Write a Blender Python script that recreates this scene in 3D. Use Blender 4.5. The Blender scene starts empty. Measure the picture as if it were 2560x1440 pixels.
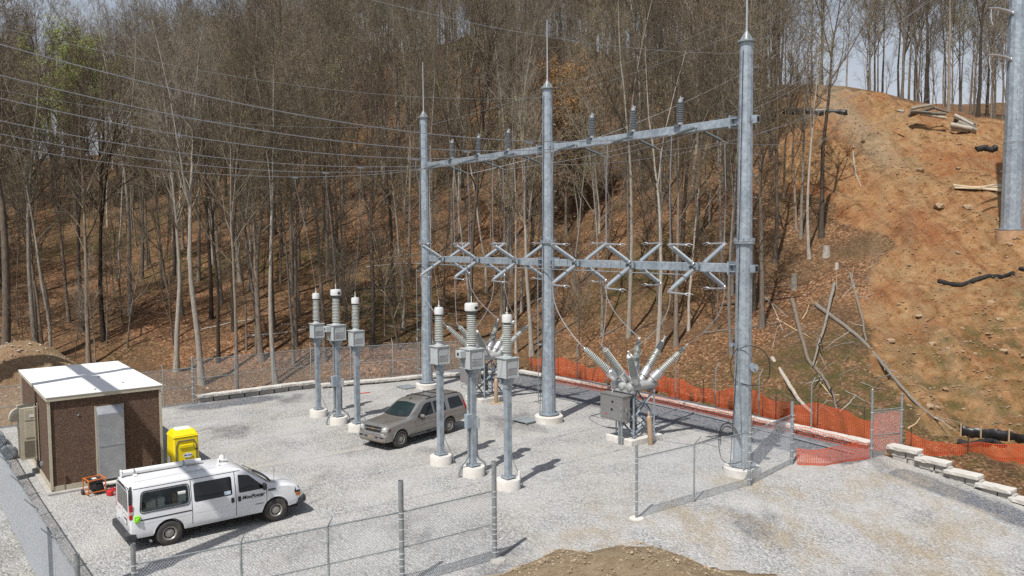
import bpy, bmesh, math, random
import numpy as np
from mathutils import Vector, Matrix, geometry
from mathutils.bvhtree import BVHTree

sc = bpy.context.scene
col = sc.collection
R = math.radians

# ------------------------------------------------------------------ camera
CAM_H = 9.564
FPX, PITCH, ROLL = 2003.11, R(3.6185), R(0.434)
cam_d = bpy.data.cameras.new('camera')
cam = bpy.data.objects.new('camera', cam_d)
col.objects.link(cam)
cam_d.sensor_width = 36.0
cam_d.lens = 36.0 * FPX / 2560.0
cam_d.clip_start = 0.1
cam_d.clip_end = 3000
cam.matrix_world = (Matrix.Translation((0, 0, CAM_H)) @ Matrix.Rotation(R(90) - PITCH, 4, 'X')
                    @ Matrix.Rotation(-ROLL, 4, 'Z'))
sc.camera = cam

# ------------------------------------------------------------------ sky, sun, exposure
SUN_EL = R(57.0)
SHX, SHY = 0.48, 0.877                       # direction in which shadows fall on the ground
world = bpy.data.worlds.new('World')
sc.world = world
world.use_nodes = True
wn, wl = world.node_tree.nodes, world.node_tree.links
bg = wn['Background']
sky = wn.new('ShaderNodeTexSky')
sky.sky_type = 'NISHITA'
sky.sun_disc = False
sky.sun_elevation = SUN_EL
sky.sun_rotation = math.atan2(-SHX, -SHY)
sky.air_density = 1.3
sky.dust_density = 2.0
tc = wn.new('ShaderNodeTexCoord')
nz = wn.new('ShaderNodeTexNoise')
nz.inputs['Scale'].default_value = 3.2
nz.inputs['Detail'].default_value = 7
nz.inputs['Roughness'].default_value = 0.55
mp = wn.new('ShaderNodeMapping')
mp.inputs['Scale'].default_value = (1, 1, 2.6)
rp = wn.new('ShaderNodeValToRGB')
rp.color_ramp.elements[0].position = 0.42
rp.color_ramp.elements[1].position = 0.72
cm = wn.new('ShaderNodeMix')
cm.data_type = 'RGBA'
cm.inputs['B'].default_value = (8.6, 9.1, 10.2, 1)
wl.new(tc.outputs['Generated'], mp.inputs['Vector'])
wl.new(mp.outputs['Vector'], nz.inputs['Vector'])
wl.new(nz.outputs['Fac'], rp.inputs['Fac'])
sx = wn.new('ShaderNodeSeparateXYZ')
wl.new(tc.outputs['Generated'], sx.inputs[0])
hz_ = wn.new('ShaderNodeMapRange')                 # pale haze low in the sky, all the way round
hz_.inputs['From Min'].default_value = 0.42
hz_.inputs['From Max'].default_value = 0.12
hz_.inputs['To Max'].default_value = 0.85
wl.new(sx.outputs['Z'], hz_.inputs['Value'])
mxm = wn.new('ShaderNodeMath')
mxm.operation = 'MAXIMUM'
wl.new(rp.outputs['Color'], mxm.inputs[0])
wl.new(hz_.outputs['Result'], mxm.inputs[1])
wl.new(mxm.outputs[0], cm.inputs['Factor'])
wl.new(sky.outputs['Color'], cm.inputs['A'])
wl.new(cm.outputs['Result'], bg.inputs['Color'])
bg.inputs['Strength'].default_value = 0.075

sun_d = bpy.data.lights.new('sun', 'SUN')
sun_d.energy = 5.0
sun_d.angle = R(0.53)
sun_d.color = (1.0, 0.965, 0.915)
sun = bpy.data.objects.new('sun', sun_d)
col.objects.link(sun)
n_ = math.hypot(SHX, SHY)
sun_dir = Vector((SHX / n_ * math.cos(SUN_EL), SHY / n_ * math.cos(SUN_EL), -math.sin(SUN_EL)))
sun.rotation_euler = sun_dir.to_track_quat('-Z', 'Y').to_euler()
sun.location = (-20, -30, 60)

sc.view_settings.view_transform = 'Standard'
sc.view_settings.look = 'None'
sc.view_settings.exposure = 0.0
sc.view_settings.gamma = 1.0
sc.view_settings.use_curve_mapping = False
sc.render.engine = 'CYCLES'
sc.cycles.max_bounces = 6
sc.cycles.diffuse_bounces = 2
sc.cycles.glossy_bounces = 3
sc.cycles.transparent_max_bounces = 24
sc.cycles.use_denoising = False

# ------------------------------------------------------------------ frames of reference
def ray(x, y):
    u, v = (x - 1280) / FPX, (720 - y) / FPX
    c, s = math.cos(-ROLL), math.sin(-ROLL)
    u, v = u * c - v * s, u * s + v * c
    return Vector((u, math.cos(PITCH) + v * math.sin(PITCH), -math.sin(PITCH) + v * math.cos(PITCH)))
def gp(x, y, z=0.0):
    d = ray(x, y)
    return Vector((0, 0, CAM_H)) + d * ((z - CAM_H) / d.z)
def at(x, y, Y):
    d = ray(x, y)
    return Vector((0, 0, CAM_H)) + d * (Y / d.y)
YA = math.atan2(-0.7924, 0.61)                # the yard's own axes: s along the gantry, t across it
E1 = Vector((math.cos(YA), math.sin(YA), 0))
E2 = Vector((-math.sin(YA), math.cos(YA), 0))
YO = Vector((1.868, 41.18, 0))
def W(s, t, z=0.0):
    return YO + E1 * s + E2 * t + Vector((0, 0, z))
def ST(P):
    d = Vector((P[0], P[1], 0)) - YO
    return d.dot(E1), d.dot(E2)

# ------------------------------------------------------------------ materials
MATS = {}
def nodes_of(name):
    m = bpy.data.materials.new(name)
    m.use_nodes = True
    nt = m.node_tree
    return m, nt, nt.nodes['Principled BSDF']
def mat(name, color, rough=0.6, metal=0.0, var=0.12, scale=4.0, bump=0.0, bscale=30.0, spec=0.5, coat=0.0, dirt=None, dscale=1.5, damt=0.5, stretch=None):
    """principled surface with a large and a fine colour variation and fine relief"""
    if name in MATS:
        return MATS[name]
    m, nt, b = nodes_of(name)
    N, L = nt.nodes, nt.links
    t = N.new('ShaderNodeTexCoord')
    src = t.outputs['Object']
    if stretch:
        mpp = N.new('ShaderNodeMapping')
        mpp.inputs['Scale'].default_value = stretch
        L.new(src, mpp.inputs['Vector'])
        src = mpp.outputs['Vector']
    a = N.new('ShaderNodeTexNoise')
    a.inputs['Scale'].default_value = scale
    a.inputs['Detail'].default_value = 6
    a.inputs['Roughness'].default_value = 0.65
    L.new(src, a.inputs['Vector'])
    r = N.new('ShaderNodeValToRGB')
    lo = [max(0, c * (1 - var * 1.6)) for c in color]
    hi = [min(1, c * (1 + var * 1.2)) for c in color]
    r.color_ramp.elements[0].position = 0.3
    r.color_ramp.elements[1].position = 0.7
    r.color_ramp.elements[0].color = (*lo, 1)
    r.color_ramp.elements[1].color = (*hi, 1)
    L.new(a.outputs['Fac'], r.inputs['Fac'])
    out = r.outputs['Color']
    if dirt:
        d = N.new('ShaderNodeTexNoise')
        d.inputs['Scale'].default_value = dscale
        d.inputs['Detail'].default_value = 8
        L.new(t.outputs['Object'], d.inputs['Vector'])
        dr = N.new('ShaderNodeValToRGB')
        dr.color_ramp.elements[0].position = 0.48
        dr.color_ramp.elements[1].position = 0.72
        dr.color_ramp.elements[1].color = (damt, damt, damt, 1)
        L.new(d.outputs['Fac'], dr.inputs['Fac'])
        mx = N.new('ShaderNodeMix')
        mx.data_type = 'RGBA'
        L.new(dr.outputs['Color'], mx.inputs['Factor'])
        L.new(out, mx.inputs['A'])
        mx.inputs['B'].default_value = (*dirt, 1)
        out = mx.outputs['Result']
    L.new(out, b.inputs['Base Color'])
    b.inputs['Roughness'].default_value = rough
    b.inputs['Metallic'].default_value = metal
    b.inputs['Specular IOR Level'].default_value = spec
    b.inputs['Coat Weight'].default_value = coat
    if bump:
        f = N.new('ShaderNodeTexNoise')
        f.inputs['Scale'].default_value = bscale
        f.inputs['Detail'].default_value = 5
        L.new(t.outputs['Object'], f.inputs['Vector'])
        bp = N.new('ShaderNodeBump')
        bp.inputs['Strength'].default_value = bump
        bp.inputs['Distance'].default_value = 0.02
        L.new(f.outputs['Fac'], bp.inputs['Height'])
        L.new(bp.outputs['Normal'], b.inputs['Normal'])
    MATS[name] = m
    return m

GALV = mat('galvanised_steel', (0.355, 0.405, 0.45), 0.46, 0.35, 0.22, 5.0, 0.05, 60, dirt=(0.21, 0.25, 0.29), dscale=1.1, damt=0.75)
GALV_POST = mat('galvanised_post', (0.30, 0.33, 0.34), 0.5, 0.4, 0.2, 5.0, 0.05, 80)
WIRE_M = mat('galvanised_wire', (0.60, 0.63, 0.66), 0.4, 0.35, 0.1, 8)
ALU = mat('bare_aluminium', (0.62, 0.63, 0.64), 0.35, 0.8, 0.08, 6)
CABLE = mat('aluminium_conductor', (0.30, 0.31, 0.33), 0.45, 0.5, 0.1, 6)
GREYPAINT = mat('grey_enamel', (0.42, 0.45, 0.455), 0.45, 0.0, 0.06, 3, dirt=(0.33, 0.34, 0.33), dscale=1.2, damt=0.3)
PORC = mat('grey_porcelain', (0.47, 0.49, 0.46), 0.25, 0.0, 0.08, 8)
HEADM = mat('pale_head_enamel', (0.60, 0.61, 0.60), 0.4, 0.0, 0.05, 4)
PORC_L = mat('light_porcelain', (0.56, 0.585, 0.55), 0.25, 0.0, 0.08, 8)
POLY = mat('grey_polymer', (0.22, 0.255, 0.28), 0.5, 0.0, 0.08, 8)
POLY_D = mat('dark_polymer', (0.13, 0.155, 0.165), 0.5, 0.0, 0.1, 8)
INS = mat('blue_grey_insulator', (0.42, 0.47, 0.51), 0.4, 0.0, 0.08, 8)
CONC = mat('pale_concrete', (0.62, 0.60, 0.56), 0.85, 0, 0.10, 4, 0.25, 40, dirt=(0.42, 0.38, 0.32), dscale=2.2, damt=0.5)
CONC_G = mat('grey_concrete', (0.40, 0.385, 0.36), 0.9, 0, 0.14, 4, 0.4, 30, dirt=(0.25, 0.23, 0.20), dscale=2.0, damt=0.5)
CAPST = mat('cast_cap_stone', (0.55, 0.53, 0.49), 0.9, 0, 0.14, 3, 0.6, 22, dirt=(0.36, 0.33, 0.28), dscale=1.6, damt=0.6)
DARK = mat('dark_opening', (0.012, 0.012, 0.013), 0.8, 0, 0.2, 5)
BLACKP = mat('black_plastic', (0.022, 0.023, 0.025), 0.45, 0, 0.2, 6)
GREYP = mat('charcoal_bumper_plastic', (0.045, 0.047, 0.052), 0.6, 0, 0.15, 6)
RUBBER = mat('dusty_tyre_rubber', (0.05, 0.047, 0.043), 0.85, 0, 0.2, 5, 0.3, 60, dirt=(0.16, 0.135, 0.105), dscale=3, damt=0.7)
STEELW = mat('steel_wheel', (0.36, 0.35, 0.33), 0.45, 0.5, 0.15, 6, dirt=(0.22, 0.19, 0.15), dscale=5, damt=0.5)
STAIN = mat('brushed_stainless', (0.34, 0.34, 0.335), 0.42, 0.6, 0.12, 2.0, stretch=(1, 1, 12))
SHEETM = mat('sheet_metal', (0.43, 0.445, 0.46), 0.42, 0.6, 0.12, 1.6, dirt=(0.36, 0.37, 0.38), dscale=1.4, damt=0.5)
TANKM = mat('cast_aluminium_tank', (0.43, 0.44, 0.435), 0.5, 0.35, 0.08, 5)
TAN = mat('tan_gas_cylinder', (0.42, 0.30, 0.20), 0.45, 0, 0.06, 4, dirt=(0.3, 0.21, 0.14), dscale=4, damt=0.4)
BEIGE = mat('beige_enamel', (0.46, 0.42, 0.32), 0.5, 0, 0.05, 3, dirt=(0.36, 0.32, 0.24), dscale=2, damt=0.3)
ROOFW = mat('white_roof_membrane', (0.80, 0.80, 0.79), 0.7, 0, 0.03, 1.2, dirt=(0.68, 0.67, 0.64), dscale=0.9, damt=0.5)
YELLOW = mat('yellow_polyethylene', (0.80, 0.62, 0.008), 0.4, 0, 0.05, 3)
WHITE = mat('white_paint', (0.76, 0.77, 0.78), 0.35, 0, 0.03, 3)
WHITEPL = mat('white_plastic', (0.74, 0.74, 0.72), 0.45, 0, 0.04, 4)
REDL = mat('red_lens', (0.42, 0.012, 0.012), 0.15, 0, 0.1, 9)
REDP = mat('red_plastic', (0.50, 0.018, 0.02), 0.4, 0, 0.08, 9)
ORANGEP = mat('orange_enamel', (0.62, 0.15, 0.015), 0.4, 0, 0.06, 8)
LIME = mat('lime_plastic', (0.28, 0.75, 0.03), 0.4, 0, 0.08, 20)
BLUEINK = mat('blue_ink', (0.05, 0.06, 0.22), 0.6, 0, 0.1, 8)
BLACKINK = mat('black_ink', (0.02, 0.02, 0.025), 0.6, 0, 0.1, 8)
WOODL = mat('weathered_plank', (0.46, 0.36, 0.235), 0.85, 0, 0.18, 3, 0.4, 30, stretch=(1, 8, 8))
CUTWOOD = mat('cut_wood_face', (0.50, 0.36, 0.20), 0.85, 0, 0.15, 12)

# ------------------------------------------------------------------ mesh helpers
class MB:
    def __init__(self):
        self.v, self.f = [], []
    def add(self, vs, fs):
        o = len(self.v)
        self.v += [tuple(p) for p in vs]
        self.f += [tuple(i + o for i in q) for q in fs]
        return self
    def box(self, c, s, M=None):
        x, y, z = s[0] / 2, s[1] / 2, s[2] / 2
        vs = [Vector((sx * x, sy * y, sz * z)) for sz in (-1, 1) for sy in (-1, 1) for sx in (-1, 1)]
        if M is not None:
            vs = [M @ p for p in vs]
        c = Vector(c)
        return self.add([p + c for p in vs], [(0, 2, 3, 1), (4, 5, 7, 6), (0, 1, 5, 4), (2, 6, 7, 3), (0, 4, 6, 2), (1, 3, 7, 5)])
    def beam(self, p0, p1, w, h, up=(0, 0, 1)):
        p0, p1 = Vector(p0), Vector(p1)
        d = (p1 - p0).normalized()
        up = Vector(up)
        if abs(d.dot(up)) > 0.98:
            up = Vector((1, 0, 0))
        x = d.cross(up).normalized() * (w / 2)
        z = x.cross(d).normalized() * (h / 2)
        vs = []
        for p in (p0, p1):
            vs += [p - x - z, p + x - z, p + x + z, p - x + z]
        return self.add(vs, [(0, 1, 2, 3), (7, 6, 5, 4), (0, 4, 5, 1), (1, 5, 6, 2), (2, 6, 7, 3), (3, 7, 4, 0)])
    def angle(self, p0, p1, w, t, up=(0, 0, 1)):           # an L-section bar
        p0, p1 = Vector(p0), Vector(p1)
        d = (p1 - p0).normalized()
        up = Vector(up)
        if abs(d.dot(up)) > 0.98:
            up = Vector((1, 0, 0))
        x = d.cross(up).normalized()
        z = x.cross(d).normalized()
        sec = [(0, 0), (w, 0), (w, t), (t, t), (t, w), (0, w)]
        vs = [p + x * a + z * b for p in (p0, p1) for a, b in sec]
        fs = [(i, (i + 1) % 6, (i + 1) % 6 + 6, i + 6) for i in range(6)] + [(3, 2, 1, 0), (5, 4, 3, 0), (6, 7, 8, 9), (6, 9, 10, 11)]
        return self.add(vs, fs)
    def tube(self, pts, r, n=6, cap=True):
        pts = [Vector(p) for p in pts]
        rs = r if hasattr(r, '__len__') else [r] * len(pts)
        rings = []
        ref = None
        for i, p in enumerate(pts):
            d = (pts[min(i + 1, len(pts) - 1)] - pts[max(i - 1, 0)]).normalized()
            if ref is None:
                ref = d.orthogonal().normalized()
            else:
                ref = ref - d * ref.dot(d)
                ref = ref.normalized() if ref.length > 1e-6 else d.orthogonal().normalized()
            b = d.cross(ref)
            rings.append([p + (ref * math.cos(2 * math.pi * k / n) + b * math.sin(2 * math.pi * k / n)) * rs[i] for k in range(n)])
        vs = [q for ring in rings for q in ring]
        fs = []
        for i in range(len(rings) - 1):
            for k in range(n):
                a, c = i * n + k, i * n + (k + 1) % n
                fs.append((a, c, c + n, a + n))
        if cap:
            fs.append(tuple(range(n - 1, -1, -1)))
            fs.append(tuple((len(rings) - 1) * n + k for k in range(n)))
        return self.add(vs, fs)
    def cyl(self, p0, p1, r0, r1=None, n=16):
        return self.tube([p0, p1], [r0, r0 if r1 is None else r1], n)
    def lathe(self, prof, n=16, M=None, cap=True):
        M = M or Matrix()
        vs = [M @ Vector((r * math.cos(2 * math.pi * k / n), r * math.sin(2 * math.pi * k / n), z)) for r, z in prof for k in range(n)]
        fs = []
        for i in range(len(prof) - 1):
            for k in range(n):
                a, c = i * n + k, i * n + (k + 1) % n
                fs.append((a, c, c + n, a + n))
        if cap:
            fs.append(tuple(range(n - 1, -1, -1)))
            fs.append(tuple((len(prof) - 1) * n + k for k in range(n)))
        return self.add(vs, fs)
    def prism(self, poly, z0, z1, M=None):
        M = M or Matrix()
        n = len(poly)
        vs = [M @ Vector((x, y, z)) for z in (z0, z1) for x, y in poly]
        fs = [(i, (i + 1) % n, (i + 1) % n + n, i + n) for i in range(n)] + [tuple(range(n - 1, -1, -1)), tuple(range(n, 2 * n))]
        return self.add(vs, fs)
    def mesh(self, name, m, smooth=35, bevel=0):
        me = bpy.data.meshes.new(name)
        me.from_pydata(self.v, [], self.f)
        if bevel:
            bm = bmesh.new()
            bm.from_mesh(me)
            es = [e for e in bm.edges if len(e.link_faces) == 2 and e.calc_face_angle(0) > 0.6]
            bmesh.ops.bevel(bm, geom=es, offset=bevel, segments=1, affect='EDGES')
            bm.to_mesh(me)
            bm.free()
        if m is not None:
            me.materials.append(m)
        if smooth:
            me.polygons.foreach_set('use_smooth', [True] * len(me.polygons))
            me.set_sharp_from_angle(angle=R(smooth))
        return me
    def build(self, name, m, parent=None, smooth=35, bevel=0, M=None):
        return link(name, self.mesh(name, m, smooth, bevel), parent, M)

def link(name, me, parent=None, M=None):
    o = bpy.data.objects.new(name, me)
    col.objects.link(o)
    if parent is not None:
        o.parent = parent
    if M is not None:
        o.matrix_local = M
    return o
def tag(o, label=None, cat=None, group=None, kind=None):
    if label: o['label'] = label
    if cat: o['category'] = cat
    if group: o['group'] = group
    if kind: o['kind'] = kind
    return o
def thing(name, label, cat, loc=(0, 0, 0), rz=0.0, group=None):
    o = bpy.data.objects.new(name, None)
    col.objects.link(o)
    o.location = loc
    o.rotation_euler = (0, 0, rz)
    o.empty_display_size = 0.2
    return tag(o, label, cat, group)
def kids(o):
    return [c for c in o.children]
def copy_tree(o, parent=None):
    c = o.copy()
    col.objects.link(c)
    if parent is not None:
        c.parent = parent
    for ch in kids(o):
        copy_tree(ch, c)
    return c
def along(p0, p1):
    """matrix that puts local +Z from p0 towards p1"""
    p0, p1 = Vector(p0), Vector(p1)
    q = (p1 - p0).to_track_quat('Z', 'Y')
    return Matrix.Translation(p0) @ q.to_matrix().to_4x4()
def sag(p0, p1, drop, n=24):
    p0, p1 = Vector(p0), Vector(p1)
    return [p0.lerp(p1, i / n) - Vector((0, 0, drop * 4 * (i / n) * (1 - i / n))) for i in range(n + 1)]
def bez(p0, p1, p2, p3, n=14):
    p0, p1, p2, p3 = map(Vector, (p0, p1, p2, p3))
    out = []
    for i in range(n + 1):
        t = i / n
        out.append(p0 * (1 - t) ** 3 + p1 * 3 * t * (1 - t) ** 2 + p2 * 3 * t * t * (1 - t) + p3 * t ** 3)
    return out

# ================================================================== terrain
CP = []
def cpx(x, y, Y):
    CP.append(tuple(at(x, y, Y)))
def cst(s, t, z):
    p = W(s, t, z)
    CP.append((p.x, p.y, z))
for s_, t_, z_ in ((-19, -12, -0.7), (-19, -4, -0.2), (-18.5, 4, 0.4), (-10, 9.6, 0.3), (0, 9.6, 0.3), (8, 9.6, 0.2), (14, 9.2, -0.5), (20, 8.8, -1.2), (27, 9, -1.9), (35, 9, -2.0),
                   (-10, -10, -0.8), (0, -5, -0.8), (0, -20, -0.8), (10, -15, -0.8), (10, 0, -0.8), (22, -4, -1.2), (34, -2, -1.5), (-12, -30, -0.8), (0, -35, -0.6), (10, -30, -0.4), (-17, -20, -0.8)):
    cst(s_, t_, z_)
for a in ((1300, 850, 64), (1300, 700, 74), (1300, 610, 80), (1300, 400, 102), (1300, 230, 124), (1300, 110, 145),
          (1100, 850, 60), (1100, 610, 79), (1100, 300, 116),
          (900, 870, 58), (900, 610, 80), (900, 400, 104), (900, 200, 136),
          (700, 870, 57), (700, 610, 81), (700, 390, 114), (500, 890, 56), (500, 610, 84), (500, 440, 112), (500, 360, 140),
          (300, 870, 58), (300, 610, 88), (300, 410, 138), (100, 800, 66), (100, 610, 90), (100, 470, 120), (100, 430, 142), (-400, 610, 95), (-400, 440, 150),
          (1500, 880, 57), (1500, 610, 72), (1500, 400, 93), (1500, 200, 118),
          (1700, 900, 51.5), (1700, 610, 66), (1700, 400, 84), (1700, 240, 102),
          (1850, 880, 49.5), (1850, 610, 64), (1850, 400, 76), (1850, 245, 86),
          (1960, 980, 43), (1960, 800, 52), (1960, 610, 62), (1960, 400, 71), (1990, 243, 80),
          (2200, 1090, 37.5), (2200, 900, 44), (2200, 750, 51), (2200, 610, 58), (2200, 430, 67), (2200, 258, 77),
          (2400, 1100, 36.5), (2400, 900, 43), (2400, 700, 50), (2400, 500, 59), (2400, 330, 70),
          (2531, 580, 54), (2560, 1090, 36.5), (2560, 850, 44), (2560, 420, 66), (2560, 340, 74), (2900, 900, 40), (2900, 600, 56), (2900, 350, 80)):
    cpx(*a)
for a in ((1300, 80, 185), (900, 160, 185), (500, 370, 185), (100, 450, 185), (1700, 235, 140), (2000, 262, 115), (2200, 272, 105), (2500, 330, 100), (2300, 270, 150), (2000, 255, 180), (2560, 300, 170), (-400, 460, 200)):
    cpx(*a)
CP += [(0, 0, 7.7), (-9, 4, 5.6), (9, 4, 5.6), (0, 10, 2.8), (-25, 5, 2.5), (25, 5, 2.0), (-6, -12, 10), (30, -10, 6), (-40, 0, 3), (-70, 60, 4), (-60, 40, 1.5), (75, 60, 14), (60, 30, -1), (-110, 100, 14)]
CPA = np.array(CP)
def _phi(r2):
    return -np.sqrt(r2 + 9.0)
_n = len(CPA)
_d2 = ((CPA[:, None, :2] - CPA[None, :, :2]) ** 2).sum(-1)
_A = np.zeros((_n + 3, _n + 3))
_A[:_n, :_n] = _phi(_d2) + np.eye(_n) * 1.5
_A[:_n, _n] = 1
_A[:_n, _n + 1:] = CPA[:, :2]
_A[_n, :_n] = 1
_A[_n + 1:, :_n] = CPA[:, :2].T
_wgt = np.linalg.solve(_A, np.concatenate([CPA[:, 2], np.zeros(3)]))

_rs = np.random.RandomState(7)
_NG = _rs.rand(64, 64)
def vnoise(x, y, sc_):
    x, y = np.asarray(x) / sc_, np.asarray(y) / sc_
    xi, yi = np.floor(x).astype(int), np.floor(y).astype(int)
    fx, fy = x - xi, y - yi
    fx, fy = fx * fx * (3 - 2 * fx), fy * fy * (3 - 2 * fy)
    g = lambda a, b: _NG[a % 64, b % 64]
    return (g(xi, yi) * (1 - fx) + g(xi + 1, yi) * fx) * (1 - fy) + (g(xi, yi + 1) * (1 - fx) + g(xi + 1, yi + 1) * fx) * fy - 0.5
def st_arr(x, y):
    dx, dy = x - YO.x, y - YO.y
    return dx * E1.x + dy * E1.y, dx * E2.x + dy * E2.y
def dirt_mask(x, y):
    """1 where the bank has been stripped to bare soil"""
    px = 1280 + FPX * x / np.maximum(y, 1)
    wob = vnoise(x, y, 7) * 150 + vnoise(x, y, 2.3) * 70
    dist = np.hypot(x, y)
    left = np.interp(y, [30, 40, 46, 52, 56, 62, 68, 74, 90], [2330, 2260, 2150, 2130, 2180, 2060, 1960, 1940, 2000])
    m = np.clip((px + wob - left) / 60, 0, 1)
    m *= np.clip((84 - y + vnoise(x, y, 5) * 8) / 4, 0, 1)
    s, t = st_arr(x, y)
    m *= np.clip((t - 10.5 + vnoise(x, y, 3)) / 2, 0, 1)
    # far right: scrub with leaf litter above the pole
    m *= 1 - np.clip((px - 2440 + wob) / 120, 0, 1) * np.clip((y - 60) / 6, 0, 1) * 0.75
    return m
def height(x, y):
    x, y = np.asarray(x, float), np.asarray(y, float)
    shp = x.shape
    xf, yf = x.ravel(), y.ravel()
    z = np.empty(xf.shape)
    for i in range(0, len(xf), 20000):
        a, b = xf[i:i + 20000], yf[i:i + 20000]
        d2 = (a[:, None] - CPA[None, :, 0]) ** 2 + (b[:, None] - CPA[None, :, 1]) ** 2
        z[i:i + 20000] = _phi(d2) @ _wgt[:_n] + _wgt[_n] + a * _wgt[_n + 1] + b * _wgt[_n + 2]
    x, y = xf, yf
    rough = np.clip((y - 34) / 12, 0, 1)
    dm = dirt_mask(x, y)
    z += rough * (vnoise(x, y, 9) * 1.0 + vnoise(x, y, 3.1) * 0.45 + vnoise(x, y, 1.3) * 0.16)
    rill = np.abs(vnoise(x * 1.0 + y * .25, (y - x * .3) * .22, 1.5))
    z += dm * (np.abs(vnoise(x, y, 4.0)) * 2.0 - 0.45 + np.abs(vnoise(x + 31, y, 1.9)) * 1.1 - rill * .8 + vnoise(x, y, 0.8) * 0.42)
    # soil heap behind the control house
    s, t = st_arr(x, y)
    z += 4.1 * np.exp(-(((s + 22.5) / 3.8) ** 2 + ((t + 24.5) / 8.2) ** 2)) * (1 + vnoise(x, y, 2) * 0.4)
    z += 0.55 * np.exp(-((x - 33.6) ** 2 + (y - 54.0) ** 2) / 7.0)
    # spoil heap by the gate
    z0 = z
    inside = (s > -17.2) & (t < np.where(s > 13.6, 7.6, 8.3)) & (y > 15.5) & (s < 60) & (t > -70)
    z = np.where(inside, np.minimum(z, -0.30 - np.clip(s - 13.8, 0, 40) * 0.13), z)
    m = 1.95 * np.exp(-(np.abs((x - 2.6) / 3.9) ** 2.4 + np.abs((y - 19.3) / 2.6) ** 3)) * (1 + vnoise(x, y, 1.1) * 0.22 + vnoise(x, y, 0.45) * 0.14)
    z = np.where(m > 0.02, np.maximum(z, -0.3 + m), z)
    return z.reshape(shp)
def hz(x, y):
    return float(height(np.array([x]), np.array([y]))[0])
def on_ground(x, y, lo=20.0, hi=170.0):
    """point of the bank or hillside seen at a pixel of the photograph"""
    Ys = np.linspace(lo, hi, 900)
    d = ray(x, y)
    X, Z = d.x / d.y * Ys, CAM_H + d.z / d.y * Ys
    g = height(X, Ys)
    k = np.argmax(g >= Z)
    if g[k] < Z[k]:
        return None
    return Vector((X[k], Ys[k], g[k]))

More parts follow.
